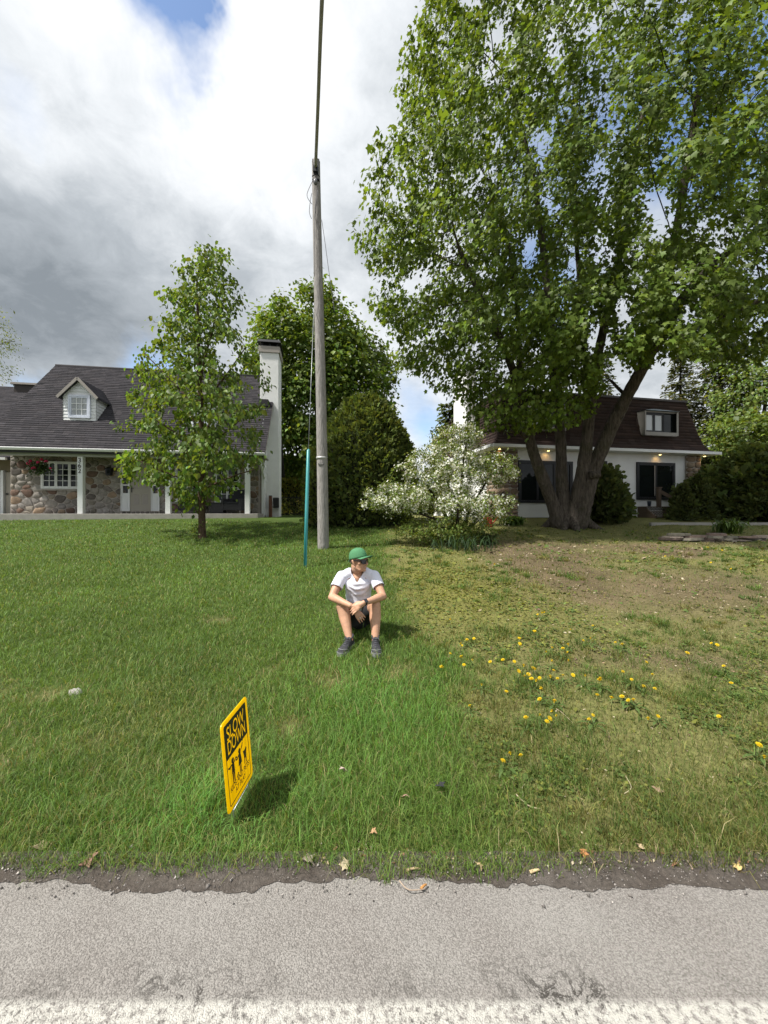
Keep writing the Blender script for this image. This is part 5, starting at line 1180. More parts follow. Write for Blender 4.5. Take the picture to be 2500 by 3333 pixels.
for ring_, (rad, z_, m_) in enumerate(((.0175, .000, 14), (.0135, .004, 12), (.009, .007, 9), (.004, .009, 5))):
    for k in range(m_):
        a_ = 2*math.pi*(k+.5*ring_)/m_; c, s_ = math.cos(a_), math.sin(a_); w_ = .0042
        hm.add([(c*.002-s_*w_*.3, s_*.002+c*w_*.3, z_), (c*.002+s_*w_*.3, s_*.002-c*w_*.3, z_), (c*rad+s_*w_*.5, s_*rad-c*w_*.5, z_+.004), (c*rad-s_*w_*.5, s_*rad+c*w_*.5, z_+.004)], [(0, 1, 2, 3)])
hm.ell((0, 0, -.004), (.006, .006, .006), None, 8, 5)
HEAD = hm.mesh('flower_head'); HEAD.materials.append(M_dand)
STALK = MB().tube([(0, 0, 0), (.006, 0, .5), (0, 0, 1)], [.0022, .002, .002], 5).mesh('stalk'); STALK.materials.append(M_stalk)
lm_ = MB()
for k in range(6):
    a_ = k*1.05; c, s_ = math.cos(a_), math.sin(a_)
    pts = [(0, .004), (.25, .16), (.40, .10), (.6, .22), (.8, .12), (1, 0)]; L2 = .075
    up = [(c*t*L2-s_*w*L2*.5, s_*t*L2+c*w*L2*.5, .008+.03*t*(1-t)*2) for t, w in pts]; lo = [(c*t*L2+s_*w*L2*.5, s_*t*L2-c*w*L2*.5, .008+.03*t*(1-t)*2) for t, w in pts]
    for i_ in range(5): lm_.add([up[i_], up[i_+1], lo[i_+1], lo[i_]], [(3, 2, 1, 0)])
ROSE = lm_.mesh('leaf_rosette'); ROSE.materials.append(mat('dandelion_leaf', (.075,.125,.03), .6, .3, 30, trans=.2))
for k, (px, py) in enumerate(DAND):
    q = on_ground(px, py+10); h_ = .045+.05*random.random(); sc = random.uniform(.7, 1.1)*(1.0 if q.y < 5 else 1.4)
    t = empty('dandelion', q, random.uniform(0, 6.28), None, 'dandelion', 'dandelions in flower on the thin lawn')
    t['label'] = (('yellow dandelion in the thin grass near the road, well right of the sign' if px < 1850 else 'yellow dandelion near the road towards the right picture edge') if q.y < 2.75 else
      ('yellow dandelion at the lush edge just right of the seated man' if px < 1560 else 'yellow dandelion in the thick of the flowering patch' if px < 1875 and py > 2130 else
       'yellow dandelion behind the flowering patch, in front of the bare soil' if px < 1960 else 'yellow dandelion in the looser right half of the flowering patch' if px < 2180 else 'lone yellow dandelion right of the flowering patch, by bare soil') if q.y < 4.6 else
      'small yellow dandelion far back on the thin lawn')
    s2 = link('stalk', STALK, t); s2.scale = (1, 1, h_)
    h2 = link('flower_head', HEAD, t); h2.location = (0, 0, h_); h2.scale = (sc,)*3; h2.rotation_euler = (random.uniform(-.1, .75), random.uniform(-.4, .4), random.uniform(0, 6))
    if k % 2 == 0: r3 = link('leaf_rosette', ROSE, t); r3.scale = (random.uniform(.8, 1.5),)*3
# ================================================================ the seated man
MX, MY = -.28, 4.12; MZ = Gs(-.28, 4.25)
man = empty('person', (MX, MY, MZ), 0, 'man in white shirt, green cap and sunglasses sitting on the grass, arms on knees', 'person')
def L(p): return Vector(p)-Vector((MX, MY, MZ))
def pt(px, py, d): return L(at(px, py, d))
def remeshed(mb, voxel, name, smooth=3, disp=None):
    me = mb.mesh('tmp'); o = bpy.data.objects.new('tmp', me); COL.objects.link(o)
    m = o.modifiers.new('r', 'REMESH'); m.mode = 'VOXEL'; m.voxel_size = voxel; m.use_smooth_shade = True
    if smooth: s_ = o.modifiers.new('s', 'SMOOTH'); s_.factor = .5; s_.iterations = smooth
    bpy.context.view_layer.update(); dg = bpy.context.evaluated_depsgraph_get(); out = bpy.data.meshes.new_from_object(o.evaluated_get(dg)); out.name = name
    bpy.data.objects.remove(o); bpy.data.meshes.remove(me); return out
def chain(mb, pts, rad, n=14):
    """a closed tapered limb with rounded ends"""
    pts = [Vector(p) for p in pts]; P2 = []; R2 = []
    for i in range(len(pts)-1):
        k = 4
        for s_ in range(k):
            t = s_/k; P2.append(pts[i].lerp(pts[i+1], t)); R2.append(rad[i]*(1-t)+rad[i+1]*t)
    P2.append(pts[-1]); R2.append(rad[-1])
    d0 = (P2[0]-P2[1]).normalized(); d1 = (P2[-1]-P2[-2]).normalized()
    PP = [P2[0]+d0*R2[0]*f for f in (.98, .8, .45)]+P2+[P2[-1]+d1*R2[-1]*f for f in (.45, .8, .98)]
    RR = [R2[0]*f for f in (.18, .6, .89)]+R2+[R2[-1]*f for f in (.89, .6, .18)]
    mb.tube(PP, RR, n, True, True)
def spline(P_, n=5):
    P_ = [Vector(p) for p in P_]; o = []
    for i in range(len(P_)-1):
        a, b, c, d = P_[max(i-1, 0)], P_[i], P_[i+1], P_[min(i+2, len(P_)-1)]
        for k in range(n):
            t = k/n; o.append(.5*((2*b)+(-a+c)*t+(2*a-5*b+4*c-d)*t*t+(-a+3*b-3*c+d)*t**3))
    o.append(P_[-1]); return o
# joints (his right side is on the left of the picture)
hipR, hipL = pt(1140, 2002, 4.30), pt(1196, 2002, 4.30)
kneeR, kneeL = pt(1113, 1972, 3.95), pt(1221, 1970, 3.95)
ankR, ankL = pt(1138, 2082, 3.80), pt(1222, 2088, 3.80)
pel = (hipR+hipL)/2; chest = pt(1166, 1900, 4.16); neckb = pt(1164, 1866, 4.14)
shR, shL = pt(1112, 1876, 4.14), pt(1217, 1874, 4.14)
elR, elL = pt(1080, 1944, 3.98), pt(1247, 1941, 3.98)
wrR, wrL = pt(1141, 1971, 3.82), pt(1183, 1963, 3.80)
# head frame
fd = Vector((.80, -.58, .0)).normalized(); hr = fd.cross(Vector((0, 0, 1))).normalized(); hu = hr.cross(fd)
HM = Matrix((hr, fd, hu)).transposed()
ho = pt(1168, 1857, 4.09)                                   # chin level, head axis
def hp(x, y, z): return ho+HM @ Vector((x, y, z))
sk = MB()
sk.ell(hp(0, -.012, .138), (.074, .094, .098), HM, 22, 14)
sk.ell(hp(0, .022, .070), (.060, .070, .078), HM, 20, 12)
sk.ell(hp(0, .030, .035), (.052, .058, .040), HM, 18, 10)
sk.ell(hp(0, .072, .012), (.024, .020, .017), HM, 12, 8)
chain(sk, [hp(-.050, -.005, .045), hp(-.035, .045, .016), hp(0, .070, .010), hp(.035, .045, .016), hp(.050, -.005, .045)], [.016, .017, .018, .017, .016], 10)
chain(sk, [hp(0, .088, .118), hp(0, .101, .092), hp(0, .110, .076)], [.009, .011, .014], 10)
sk.ell(hp(.011, .097, .073), (.008, .010, .008), HM, 8, 6); sk.ell(hp(-.011, .097, .073), (.008, .010, .008), HM, 8, 6)
sk.ell(hp(0, .088, .048), (.022, .012, .0065), HM, 12, 6); sk.ell(hp(0, .086, .038), (.020, .012, .0075), HM, 12, 6)
chain(sk, [hp(-.048, .066, .125), hp(0, .086, .128), hp(.048, .066, .125)], [.014, .013, .014], 8)
for s_ in (-1, 1):
    sk.ell(hp(.050*s_, .050, .085), (.018, .020, .018), HM, 10, 7)
    chain(sk, [hp(.073*s_, .000, .068), hp(.078*s_, -.004, .085), hp(.083*s_, -.012, .105), hp(.082*s_, -.024, .118), hp(.077*s_, -.030, .104), hp(.073*s_, -.022, .080)], [.007, .006, .0065, .006, .006, .006], 8)
    sk.ell(hp(.073*s_, -.012, .098), (.005, .016, .022), HM, 8, 6)
chain(sk, [hp(0, -.030, .070), hp(0, -.032, .030), neckb+Vector((0, .035, .01)), neckb+Vector((0, .04, -.05))], [.056, .055, .060, .075], 18)
# torso under the shirt
chain(sk, [neckb+Vector((0, .03, -.06)), chest+Vector((0, .03, -.03)), pel.lerp(chest, .4)+Vector((0, .03, 0)), pel], [.085, .118, .112, .12], 18)
chain(sk, [shR+Vector((.02, .02, -.02)), neckb+Vector((0, .03, -.045)), shL+Vector((-.02, .02, -.02))], [.048, .062, .048], 14)
# arms
for (s_, sh, el, wr) in ((-1, shR, elR, wrR), (1, shL, elL, wrL)):
    chain(sk, [sh, sh.lerp(el, .35), sh.lerp(el, .7), el], [.050, .051, .044, .038])
    fa = wr-el; chain(sk, [el, el+fa*.22+Vector((0, -.004, .004)), el+fa*.6, wr], [.039, .043, .034, .026])
    sk.ell(el+Vector((s_*.008, .012, -.012)), (.028, .03, .028), None, 12, 8)
# hands: his left lies over the right wrist, his right hangs below
def hand(wr, dirv, back, fing, size=1.0, spread=.016, thumb=None):
    d = dirv.normalized(); b = (back-d*back.dot(d)).normalized(); sd = d.cross(b)
    chain(sk, [wr-d*.01, wr+d*.03], [.026, .028], 12)
    for k in (-1.2, -.4, .4, 1.2): chain(sk, [wr+d*.015+sd*k*.012, wr+d*.085+sd*k*.0175], [.017, .0125], 10)
    for k, (ln, curl) in enumerate(fing):
        o = wr+d*.085+sd*(k-1.5)*spread*1.3; a = 0.0; p = o; pts = [o-d*.012]; 
        for seg in (.45, .30, .25):
            a += curl; v = d*math.cos(a)-b*math.sin(a)+sd*(k-1.5)*.045; pts.append(p); p = p+v*ln*seg
        pts.append(p); chain(sk, pts[:], [.0092, .0088, .0080, .0073, .0064][:len(pts)], 9)
    if thumb is not None:
        o = wr+d*.025+sd*thumb*.024; chain(sk, [o, o+d*.03+sd*thumb*.020-b*.008, o+d*.058+sd*thumb*.022-b*.018, o+d*.080+sd*thumb*.014-b*.026], [.015, .0125, .0105, .0085], 10)
    return d, b, sd
dL = pt(1137, 1992, 3.775)-wrL; hand(wrL, dL, Vector((-.1, -.9, .45)), [(.070, .16), (.078, .18), (.074, .22), (.060, .26)], thumb=1)
dR = pt(1182, 2012, 3.79)-wrR; dRn = dR.normalized()
wr2 = wrR+Vector((.012, .012, -.004)); kd = pt(1179, 2016, 3.80)-wr2
d_, b_, s__ = hand(wr2+kd.normalized()*.035, kd, Vector((.15, -.95, .2)), [(.058, .18), (.072, .20), (.076, .20), (.068, .20)], thumb=None)
# legs
for (hip, kn, an) in ((hipR, kneeR, ankR), (hipL, kneeL, ankL)):
    chain(sk, [hip, hip.lerp(kn, .5)+Vector((0, 0, -.01)), kn.lerp(hip, .12), kn], [.088, .078, .064, .060])
    sk.ell(kn+Vector((0, -.012, .0)), (.050, .050, .054), None, 14, 9)
    sh = an-kn; chain(sk, [kn, kn+sh*.20+Vector((0, .012, 0)), kn+sh*.34+Vector((0, .02, 0)), kn+sh*.65+Vector((0, .008, 0)), an-sh*.06, an], [.058, .058, .060, .047, .035, .036])
M_skin = mat('skin', (.50,.285,.185), .5, .13, 26, .08, 90, spec=.35, sss=.12)
link('body', remeshed(sk, .0056, 'body', 2), man, M_skin)
# lips as a touch of colour, hair below the cap
chain_l = MB(); chain_l.ell(hp(0, .0905, .0475), (.019, .0105, .0045), HM, 12, 6); chain_l.ell(hp(0, .0885, .0390), (.017, .0105, .0055), HM, 12, 6)
chain_l.build('lips', mat('lip', (.46,.22,.18), .5), man)
hb = MB(); hb.ell(hp(0, -.030, .112), (.0765, .080, .062), HM, 20, 12); link('hair', remeshed(hb, .006, 'hair', 1), man, mat('short_dark_hair', (.055,.036,.024), .8, .3, 200, .5, 300))
# ---------------------------------------------------------------- shirt
sh_ = MB()
chain(sh_, [neckb+Vector((0, .035, -.03)), chest+Vector((0, .03, .0)), chest.lerp(pel, .38)+Vector((0, .02, 0)), chest.lerp(pel, .74)+Vector((0, .03, 0)), pel+Vector((0, .05, .06))], [.098, .142, .138, .135, .145], 22)
chain(sh_, [shR+Vector((.012, .015, -.012)), shR.lerp(neckb, .5)+Vector((0, .02, .014)), neckb+Vector((0, .035, -.016)), shL.lerp(neckb, .5)+Vector((0, .02, .014)), shL+Vector((-.012, .015, -.012))], [.058, .062, .066, .062, .058], 18)
sh_.ell(chest+Vector((0, -.045, -.005)), (.135, .062, .085), None, 20, 12)
sh_.ell(chest.lerp(pel, .45)+Vector((.01, -.085, 0)), (.10, .05, .09))
for (s, el) in ((shR, elR), (shL, elL)): chain(sh_, [s+Vector((0, .01, -.004)), s.lerp(el, .30), s.lerp(el, .60)], [.062, .063, .064], 16)
me = remeshed(sh_, .0065, 'shirt', 3)
bm = bmesh.new(); bm.from_mesh(me); bm.normal_update()
kill = []
for v in bm.verts:
    p = v.co; r_ = p.x-neckb.x; front = p.y < neckb.y+.03
    top = neckb.z+(.012 if not front else .010)-0.0
    if front: lim = neckb.z-.082+.098*min(1, abs(r_)/.064)
    else: lim = neckb.z+.018
    if (abs(r_) < .064 and p.z > lim and p.z > neckb.z-.10): kill.append(v); continue
    gone = False
    for (s, el) in ((shR, elR), (shL, elL)):
        ax = (el-s); t = (p-s).dot(ax)/ax.length_squared; rad = (p-(s+ax*t)).length
        if t > .565 and rad < .085: gone = True
    if p.z < pel.z+.065 : gone = True
    if gone: kill.append(v)
bmesh.ops.delete(bm, geom=kill, context='VERTS')
for v in bm.verts:                                            # folds: hanging swags on the chest, creases at the sleeves
    p = v.co; q = p-chest
    sw = math.sin((q.z-4.2*(q.x-.01)**2)*115+mnoise.noise(p*14)*1.6)*.0062*math.exp(-((q.z+.045)/.075)**2)*math.exp(-(q.x/.10)**2)*(1 if q.y < 0 else .2)
    n_ = mnoise.fractal(p*11, 1, 2, 3)*.0050
    v.co = p+v.normal*(sw+n_)
bm.to_mesh(me); bm.free()
so_ = link('shirt', me, man, mat('white_cotton', (.70,.71,.80), .85, .02, 10, .15, 250, spec=.2))
md = so_.modifiers.new('t', 'SOLIDIFY'); md.thickness = .003; md.offset = 0
me.polygons.foreach_set('use_smooth', np.ones(len(me.polygons), bool))
# ---------------------------------------------------------------- shorts
st = MB(); chain(st, [pel+Vector((0, .04, .09)), pel+Vector((0, .02, .02)), pel+Vector((0, .0, -.02))], [.142, .15, .135], 18)
for (hip, kn) in ((hipR, kneeR), (hipL, kneeL)): chain(st, [hip, hip.lerp(kn, .4), hip.lerp(kn, .70)+Vector((0, .01, -.012))], [.105, .096, .088], 16)
me = remeshed(st, .010, 'shorts', 3); link('shorts', me, man, mat('black_shorts', (.018,.018,.021), .85, .15, 30, .3, 60))
# ---------------------------------------------------------------- cap
M_cap = mat('green_cap_cloth', (.075,.215,.105), .85, .10, 25, .25, 400, spec=.2)
cp = MB(); nu, nv = 36, 12; vs = []; fs = []
CT = Matrix.Rotation(math.radians(13), 3, 'X')
def cq(x, y, z): return hp(*(CT @ Vector((x, y, z-.135))+Vector((0, 0, .138))))
for j in range(nv+1):
    t = j/nv*math.pi/2
    for i in range(nu):
        a = 2*math.pi*i/nu; k = math.cos(t)**.72; seam = 1-.010*max(0, 1-abs(((a/(math.pi/3)) % 1)-.5)*0-abs((a/(math.pi/3)) % 1-.0)*9)
        vs.append(cq(math.cos(a)*.0865*k*seam, -.010+math.sin(a)*.107*k*seam, .128+math.sin(t)*.112))
for j in range(nv):
    for i in range(nu): fs.append((j*nu+i, j*nu+(i+1) % nu, (j+1)*nu+(i+1) % nu, (j+1)*nu+i))
cp.add(vs, fs, True); capo = cp.build('cap', M_cap, man); sd_ = capo.modifiers.new('t', 'SOLIDIFY'); sd_.thickness = .003
br = MB(); vs = []; fs = []; na, nb = 17, 6
for j in range(nb):
    for i in range(na):
        a = -1.15+2.3*i/(na-1); f_ = j/(nb-1); xr = math.sin(a)*(.084+.004*f_); y0 = -.010+math.cos(a)*.104; ext = .085*f_*math.cos(a*.80)**.8
        vs.append(cq(xr, y0+ext, .132-.004*f_-.9*(xr**2)*(1+2.0*f_)))
for j in range(nb-1):
    for i in range(na-1): fs.append((j*na+i, j*na+i+1, (j+1)*na+i+1, (j+1)*na+i))
bo = (br.add(vs, fs, True)).build('brim', M_cap, capo); sd_ = bo.modifiers.new('t', 'SOLIDIFY'); sd_.thickness = .004
MB().ell(cq(0, -.010, .2415), (.007, .007, .004), HM, 10, 6).build('button', M_cap, capo)
MB().obox(cq(-.04, -.115, .118), cq(.04, -.115, .118), .006, .018, hu).build('strap', M_cap, capo)
# ---------------------------------------------------------------- sunglasses
gl = MB()
for s_ in (-1, 1):
    c = [(.011, .081), (.043, .078), (.058, .090), (.060, .122), (.054, .127), (.010, .126), (.005, .120)]
    out = [(x*s_, .112-.42*(x/.06)**2*.07, z) for x, z in c]; inn = [(x*s_, .104-.42*(x/.06)**2*.07, z) for x, z in c]; n = len(c)
    gl.add([hp(*p) for p in out]+[hp(*p) for p in inn], [tuple(range(n)) if s_ < 0 else tuple(range(n))[::-1], tuple(range(n, 2*n))[::-1] if s_ < 0 else tuple(range(n, 2*n))]+[(i, (i+1) % n, n+(i+1) % n, n+i) for i in range(n)])
    gl.obox(hp(.060*s_, .082, .118), hp(.083*s_, -.005, .114), .006, .013, hu)
gl.obox(hp(-.010, .110, .118), hp(.010, .110, .118), .008, .009, hu)
gl.build('sunglasses', mat('black_gloss', (.010,.010,.012), .12, spec=.6), man)
# ---------------------------------------------------------------- watch and ring
wa_ = wrL-elL; wc = wrL-wa_.normalized()*.018; wdn = wa_.normalized()
wt2 = MB(); wt2.tube([wc-wdn*.010, wc+wdn*.010], [.0315, .0305], 18); wob = wt2.build('watch', M_black, man)
wb_ = (Vector((-.05, -.85, .5))-wdn*Vector((-.05, -.85, .5)).dot(wdn)).normalized(); wsd = wdn.cross(wb_); cc = wc+wb_*.031
wm = MB(); wm.add([cc+wdn*a*.018+wsd*b*.021+wb_*h for h in (-.004, .007) for a, b in ((-1,-1),(1,-1),(1,1),(-1,1))], [(3,2,1,0),(4,5,6,7),(0,1,5,4),(1,2,6,5),(2,3,7,6),(3,0,4,7)]); wm.build('watch_case', mat('watch_glass', (.02,.022,.025), .15, spec=.6), wob, .004)
rp_ = wr2+kd.normalized()*.145+s__*.0095; rk_ = MB(); rk_.tube([rp_-kd.normalized()*.003, rp_+kd.normalized()*.003], .0112, 14); rk_.build('ring', mat('silver_ring', (.7,.7,.68), .25, metal=.9), man)
# ---------------------------------------------------------------- trainers
M_shoe = mat('dark_mesh_shoe', (.030,.031,.037), .8, .35, 60, .5, 250, dirt=(.09,.09,.10), dscale=25, damt=.5); M_sole = mat('grey_sole', (.20,.205,.21), .7, .15, 30); M_lace = mat('grey_lace', (.10,.10,.12), .8)
def shoe(an, toe):
    d = Vector((toe.x-an.x, toe.y-an.y, 0)).normalized(); sd = Vector((-d.y, d.x, 0)); heel = Vector((an.x, an.y, 0))-d*.055
    def g(p): return Gs(p.x+MX, p.y+MY)-MZ+.012
    slope = (g(heel+d*.28)-g(heel))/.28
    def W3(a, s_, h): p = heel+d*a+sd*s_; return Vector((p.x, p.y, g(heel)+slope*a+h))
    secs = [(.0,.022,.060,.03),(.012,.032,.085,.0),(.05,.036,.100,.0),(.085,.036,.096,.0),(.12,.038,.080,.0),(.16,.044,.064,.0),(.20,.048,.054,.0),(.24,.046,.047,.0),(.268,.036,.038,.0),(.284,.018,.026,.0)]
    up = MB(); vs = []; fs = []; m = 12
    for a, w_, h, _ in secs:
        for k in range(m):
            t = math.pi*k/(m-1); vs.append(W3(a, -math.cos(t)*w_*(1 if math.sin(t) < .8 else .96), .018+math.sin(t)**.75*(h-.018)))
    for i in range(len(secs)-1):
        for k in range(m-1): fs.append((i*m+k, (i+1)*m+k, (i+1)*m+k+1, i*m+k+1))
    fs.append(tuple(range(m))); fs.append(tuple((len(secs)-1)*m+k for k in range(m))[::-1]); up.add(vs, fs, True)
    so2 = up.build('shoe', M_shoe, man); so2.data.update()
    sm = MB(); pr = [(-.006, .022), (.01, .036), (.06, .039), (.12, .039), (.17, .047), (.21, .051), (.25, .048), (.275, .038), (.292, .018)]
    ol = [(a, w_) for a, w_ in pr]+[(a, -w_) for a, w_ in pr[::-1]]; n = len(ol)
    sm.add([W3(a, w_, -.006) for a, w_ in ol]+[W3(a, w_*1.0, .020+.010*max(0, (a-.24))/.05) for a, w_ in ol], [tuple(range(n)), tuple(range(n, 2*n))[::-1]]+[(i, n+i, n+(i+1) % n, (i+1) % n) for i in range(n)]); sm.build('sole', M_sole, so2)
    cl = MB(); rr_ = []
    for k in range(13): t = 2*math.pi*k/12; rr_.append(W3(.058+math.cos(t)*.044, math.sin(t)*.034, .094+.012*math.cos(t)*-1))
    cl.tube(rr_, .008, 8, False); cl.build('collar', M_shoe, so2)
    lc = MB()
    for k in range(5):
        a = .105+k*.021; h = .0875-.0075*k-.0004*k*k; lc.tube([W3(a, -.020, h-.002), W3(a+.008, 0, h+.008), W3(a, .020, h-.002)], .0028, 5)
    lc.tube([W3(.10, 0, .098), W3(.112, .026, .100), W3(.128, .040, .072)], .0026, 5); lc.tube([W3(.10, 0, .098), W3(.115, -.024, .100), W3(.13, -.038, .070)], .0026, 5)
    lc.build('laces', M_lace, so2)
    lg_ = MB(); lg_.tube([W3(.20, -.046, .030), W3(.235, -.035, .044), W3(.255, .0, .047), W3(.235, .035, .044), W3(.20, .046, .030)], .004, 6); lg_.build('toe_trim', M_sole, so2)
shoe(ankR, pt(1112, 2108, 3.62)); shoe(ankL, pt(1227, 2122, 3.58))
# ================================================================ pole, cable, guy wire
bp_ = on_ground(1053, 1786); ut = empty('utility_pole', bp_, 0, 'weathered grey wooden utility pole beside the cedar dome', 'utility pole')
M_pole = barkmat('weathered_wood', (.16,.152,.145), (.41,.39,.37), 1.3, bumpd=.015, fine=.72)
top = at(1030, 528, bp_.y)-bp_; pts = []; rd = []
for k in range(25): t = k/24; pts.append(Vector((0, 0, -.3)).lerp(top, t)+Vector((.012*math.sin(t*5), 0, 0))); rd.append(.142-.042*t)
pts += [top+Vector((.01, 0, .03)), top+Vector((.015, .01, .06))]; rd += [.088, .05]
MB().tube(pts, rd, 24).build('shaft', M_pole, ut)
def pf(py): t = (1786-py)/(1786-528.); return Vector((0, 0, 0)).lerp(top, t)
def prd(py): return .142-.042*(1786-py)/(1786-528.)
q = pf(1492); MB().tube([q-Vector((0,0,.03)), q+Vector((0,0,.03))], prd(1492)+.006, 24).build('metal_band', mat('dull_zinc', (.42,.42,.41), .5, .1, 20, metal=.3), ut)
q = pf(1513); MB().box(q.x-.07, q.x+.07, q.y-prd(1513)-.012, q.y-prd(1513)+.02, q.z-.018, q.z+.018).build('number_plate', M_black, ut); MB().box(q.x-.060, q.x+.060, q.y-prd(1513)-.016, q.y-prd(1513)-.0125, q.z-.009, q.z+.009).build('plate_face', mat('plate_grey', (.36,.35,.33), .6), ut)
q = pf(572); y0 = q.y-prd(572)
bk = MB(); bk.box(q.x-.06, q.x+.06, y0-.10, y0+.03, q.z-.05, q.z+.08)
for s_ in (-1, 1): bk.obox((q.x+s_*.055, y0-.03, q.z+.02), (q.x+s_*.075, y0-.02, q.z+.30), .02, .02)
bk.tube([(q.x-.09, y0-.02, q.z-.12), (q.x, y0-.07, q.z-.10), (q.x+.09, y0-.02, q.z-.12)], .012, 6); bk.box(q.x-.085, q.x+.085, y0-.03, y0+.03, q.z-.205, q.z-.185)
bk.build('cable_bracket', M_black, ut)
ins = MB().tube([(q.x, y0-.06, q.z-.22), (q.x, y0-.07, q.z-.28), (q.x, y0-.07, q.z-.33), (q.x, y0-.065, q.z-.36)], [.03, .05, .045, .03], 10).build('insulator', mat('grey_insulator', (.16,.16,.17), .4), ut)
wr_ = MB(); bl = bp_
for pl_ in ([(1022,580),(1003,620),(1000,640),(1012,660),(1016,664)], [(1015,628),(1010,655),(1007,690),(1014,712)], [(1034,620),(1030,650),(1026,680),(1024,740),(1023,820),(1023,900)], [(1047,715),(1050,735),(1058,790),(1070,880),(1082,960),(1089,1015)]):
    wr_.tube(spline([at(a, b, bl.y-.18)-bp_ for a, b in pl_], 4), .007, 5)
wr_.build('service_wires', mat('grey_cable', (.10,.10,.115), .6), ut)
gu = MB(); gu.tube([pf(740)+Vector((-.10, -.05, 0)), pf(1786)+Vector((-.05, -.12, -.2))], .006, 5); gu.build('ground_wire', mat('dark_wire', (.12,.12,.12), .6), ut)
# thick overhead cable running out over the road
ca = bp_+q+Vector((0, -prd(572)-.06, .05)); A2 = at(1036, 250, 7.9); A3 = at(1048, 0, 6.6); A4 = A3+(A3-A2)*1.0
dirc = (A3-ca); cpts = spline([ca, ca.lerp(A3, .5)+Vector((.0, 0, -.03)), A3, A3+dirc*1.0+Vector((.05, 0, .12)), A3+dirc*3+Vector((.25, 0, .5)), A3+dirc*5+Vector((.5, 0, 1.3))], 8)
cb = MB().tube(cpts, .037, 12).build('overhead_cable', mat('grey_cable_sheath', (.30,.285,.265), .6, .15, 15), None); tag(cb, 'thick grey overhead cable leaving the pole top towards the road', 'cable')
gb = on_ground(993, 1850); gt_ = at(1004, 1462, gb.y+.55); gy = empty('guy_wire', gb, 0, 'guy wire with a long turquoise plastic guard beside the pole', 'guy wire')
M_teal = mat('turquoise_plastic', (.035,.26,.27), .35, .10, 6, spec=.5, dirt=(.10,.30,.30), dscale=3, damt=.4)
gv = gt_-gb; gm_ = MB(); gm_.tube([Vector((0, 0, -.05)), gv*.5, gv*.985, gv], [.033, .036, .034, .015], 14); gm_.build('guard', M_teal, gy)
MB().obox(gv*.0+Vector((.022, -.026, 0)), gv*.99+Vector((.022, -.026, 0)), .012, .012).build('guard_seam', mat('teal_seam', (.02,.14,.15), .5), gy)
ge = at(1022, 1000, bp_.y-.1)-gb; MB().tube([gv*.98, gv.lerp(ge, .5), ge], .007, 6).build('wire', mat('galvanised_wire', (.30,.32,.33), .4, metal=.5), gy)

# ================================================================ the yard sign
sc = .95; zl, zr = 1.9*sc, 2.19*sc
TL, TR, BR, BL = at(719, 2357, zl), at(805, 2258, zr), at(820, 2519, zr), at(743, 2658, zl)
so3 = (BL+BR)/2; ex = ((TR+BR)/2-(TL+BL)/2).normalized(); ez = ((TL+TR)/2-(BL+BR)/2); ez = (ez-ex*ez.dot(ex)).normalized(); ey = ez.cross(ex)
sw_ = (((TR+BR)/2-(TL+BL)/2).length); shh = ((TL+TR)/2-(BL+BR)/2).length
sg_ = empty('yard_sign', (so3.x, so3.y, Gs(so3.x, so3.y)), 0, 'yellow slow down kids and pets at play sign stuck in the lawn', 'sign')
Ms = Matrix((ex, ey, ez)).transposed().to_4x4(); Ms.translation = so3-Vector(sg_.location)
def put(o): o.matrix_basis = Ms.copy(); return o
def rrect(w, h, r, n=6, x0=0, z0=0):
    o = []
    for cx, cz, a0 in ((w/2-r, h-r, 0), (-w/2+r, h-r, 90), (-w/2+r, r, 180), (w/2-r, r, 270)):
        for k in range(n+1): a = math.radians(a0+90*k/n); o.append((x0+cx+math.cos(a)*r, z0+cz+math.sin(a)*r))
    return o
M_yel = mat('sign_yellow', (.82,.665,.006), .35, .03, 5, spec=.4, dirt=(.66,.52,.02), dscale=6, damt=.2, trans=.5); M_ink = mat('sign_black', (.022,.021,.016), .45)
def plate(poly, y0, y1, name, m):
    mb = MB(); n = len(poly); vs = [(x, y0, z) for x, z in poly]+[(x, y1, z) for x, z in poly]
    mb.add(vs, [tuple(range(n))[::-1], tuple(range(n, 2*n))]+[(i, (i+1) % n, (i+1) % n+n, i+n) for i in range(n)]); return put(mb.build(name, m, sg_))
w, h = sw_, shh
plate(rrect(w, h, .022), -.004, .0, 'board', M_yel)
m_ = .022; ft = -.0046
hb_ = h*.565
top_band = [p for p in rrect(w-2*m_, h-2*m_, .012, 6, 0, m_) if p[1] > hb_] ; top_band += [(-(w/2-m_), hb_), (w/2-m_, hb_)] if False else []
tb = rrect(w-2*m_, h-m_-hb_, .010, 4, 0, hb_)
plate(tb, ft-.0004, ft, 'heading_panel', M_ink)
o_ = rrect(w-2*m_, h-2*m_, .012, 6, 0, m_); i_2 = rrect(w-2*m_-.010, h-2*m_-.010, .008, 6, 0, m_+.005); n = len(o_)
bd = MB(); bd.add([(x, ft-.0002, z) for x, z in o_]+[(x, ft-.0002, z) for x, z in i_2], [(k, (k+1) % n, n+(k+1) % n, n+k) for k in range(n)][::1]); put(bd.build('border_line', M_ink, sg_))
def sign_text(body, cx, z, height, width, m, dep, off, name='lettering', depth=0.0):
    t = text_mesh(name, body, 1.0, depth, sg_, m, offset=off); xs_ = [v.co.x for v in t.data.vertices]; ys_ = [v.co.y for v in t.data.vertices]
    a, b, c, d = min(xs_), max(xs_), min(ys_), max(ys_); kx = width/(b-a); kz = height/(d-c)
    for v in t.data.vertices: v.co = Vector((cx+(v.co.x-(a+b)/2)*kx, dep-v.co.z, z+(v.co.y-c)*kz))
    t.data.update(); return put(t)
iw = w-2*m_
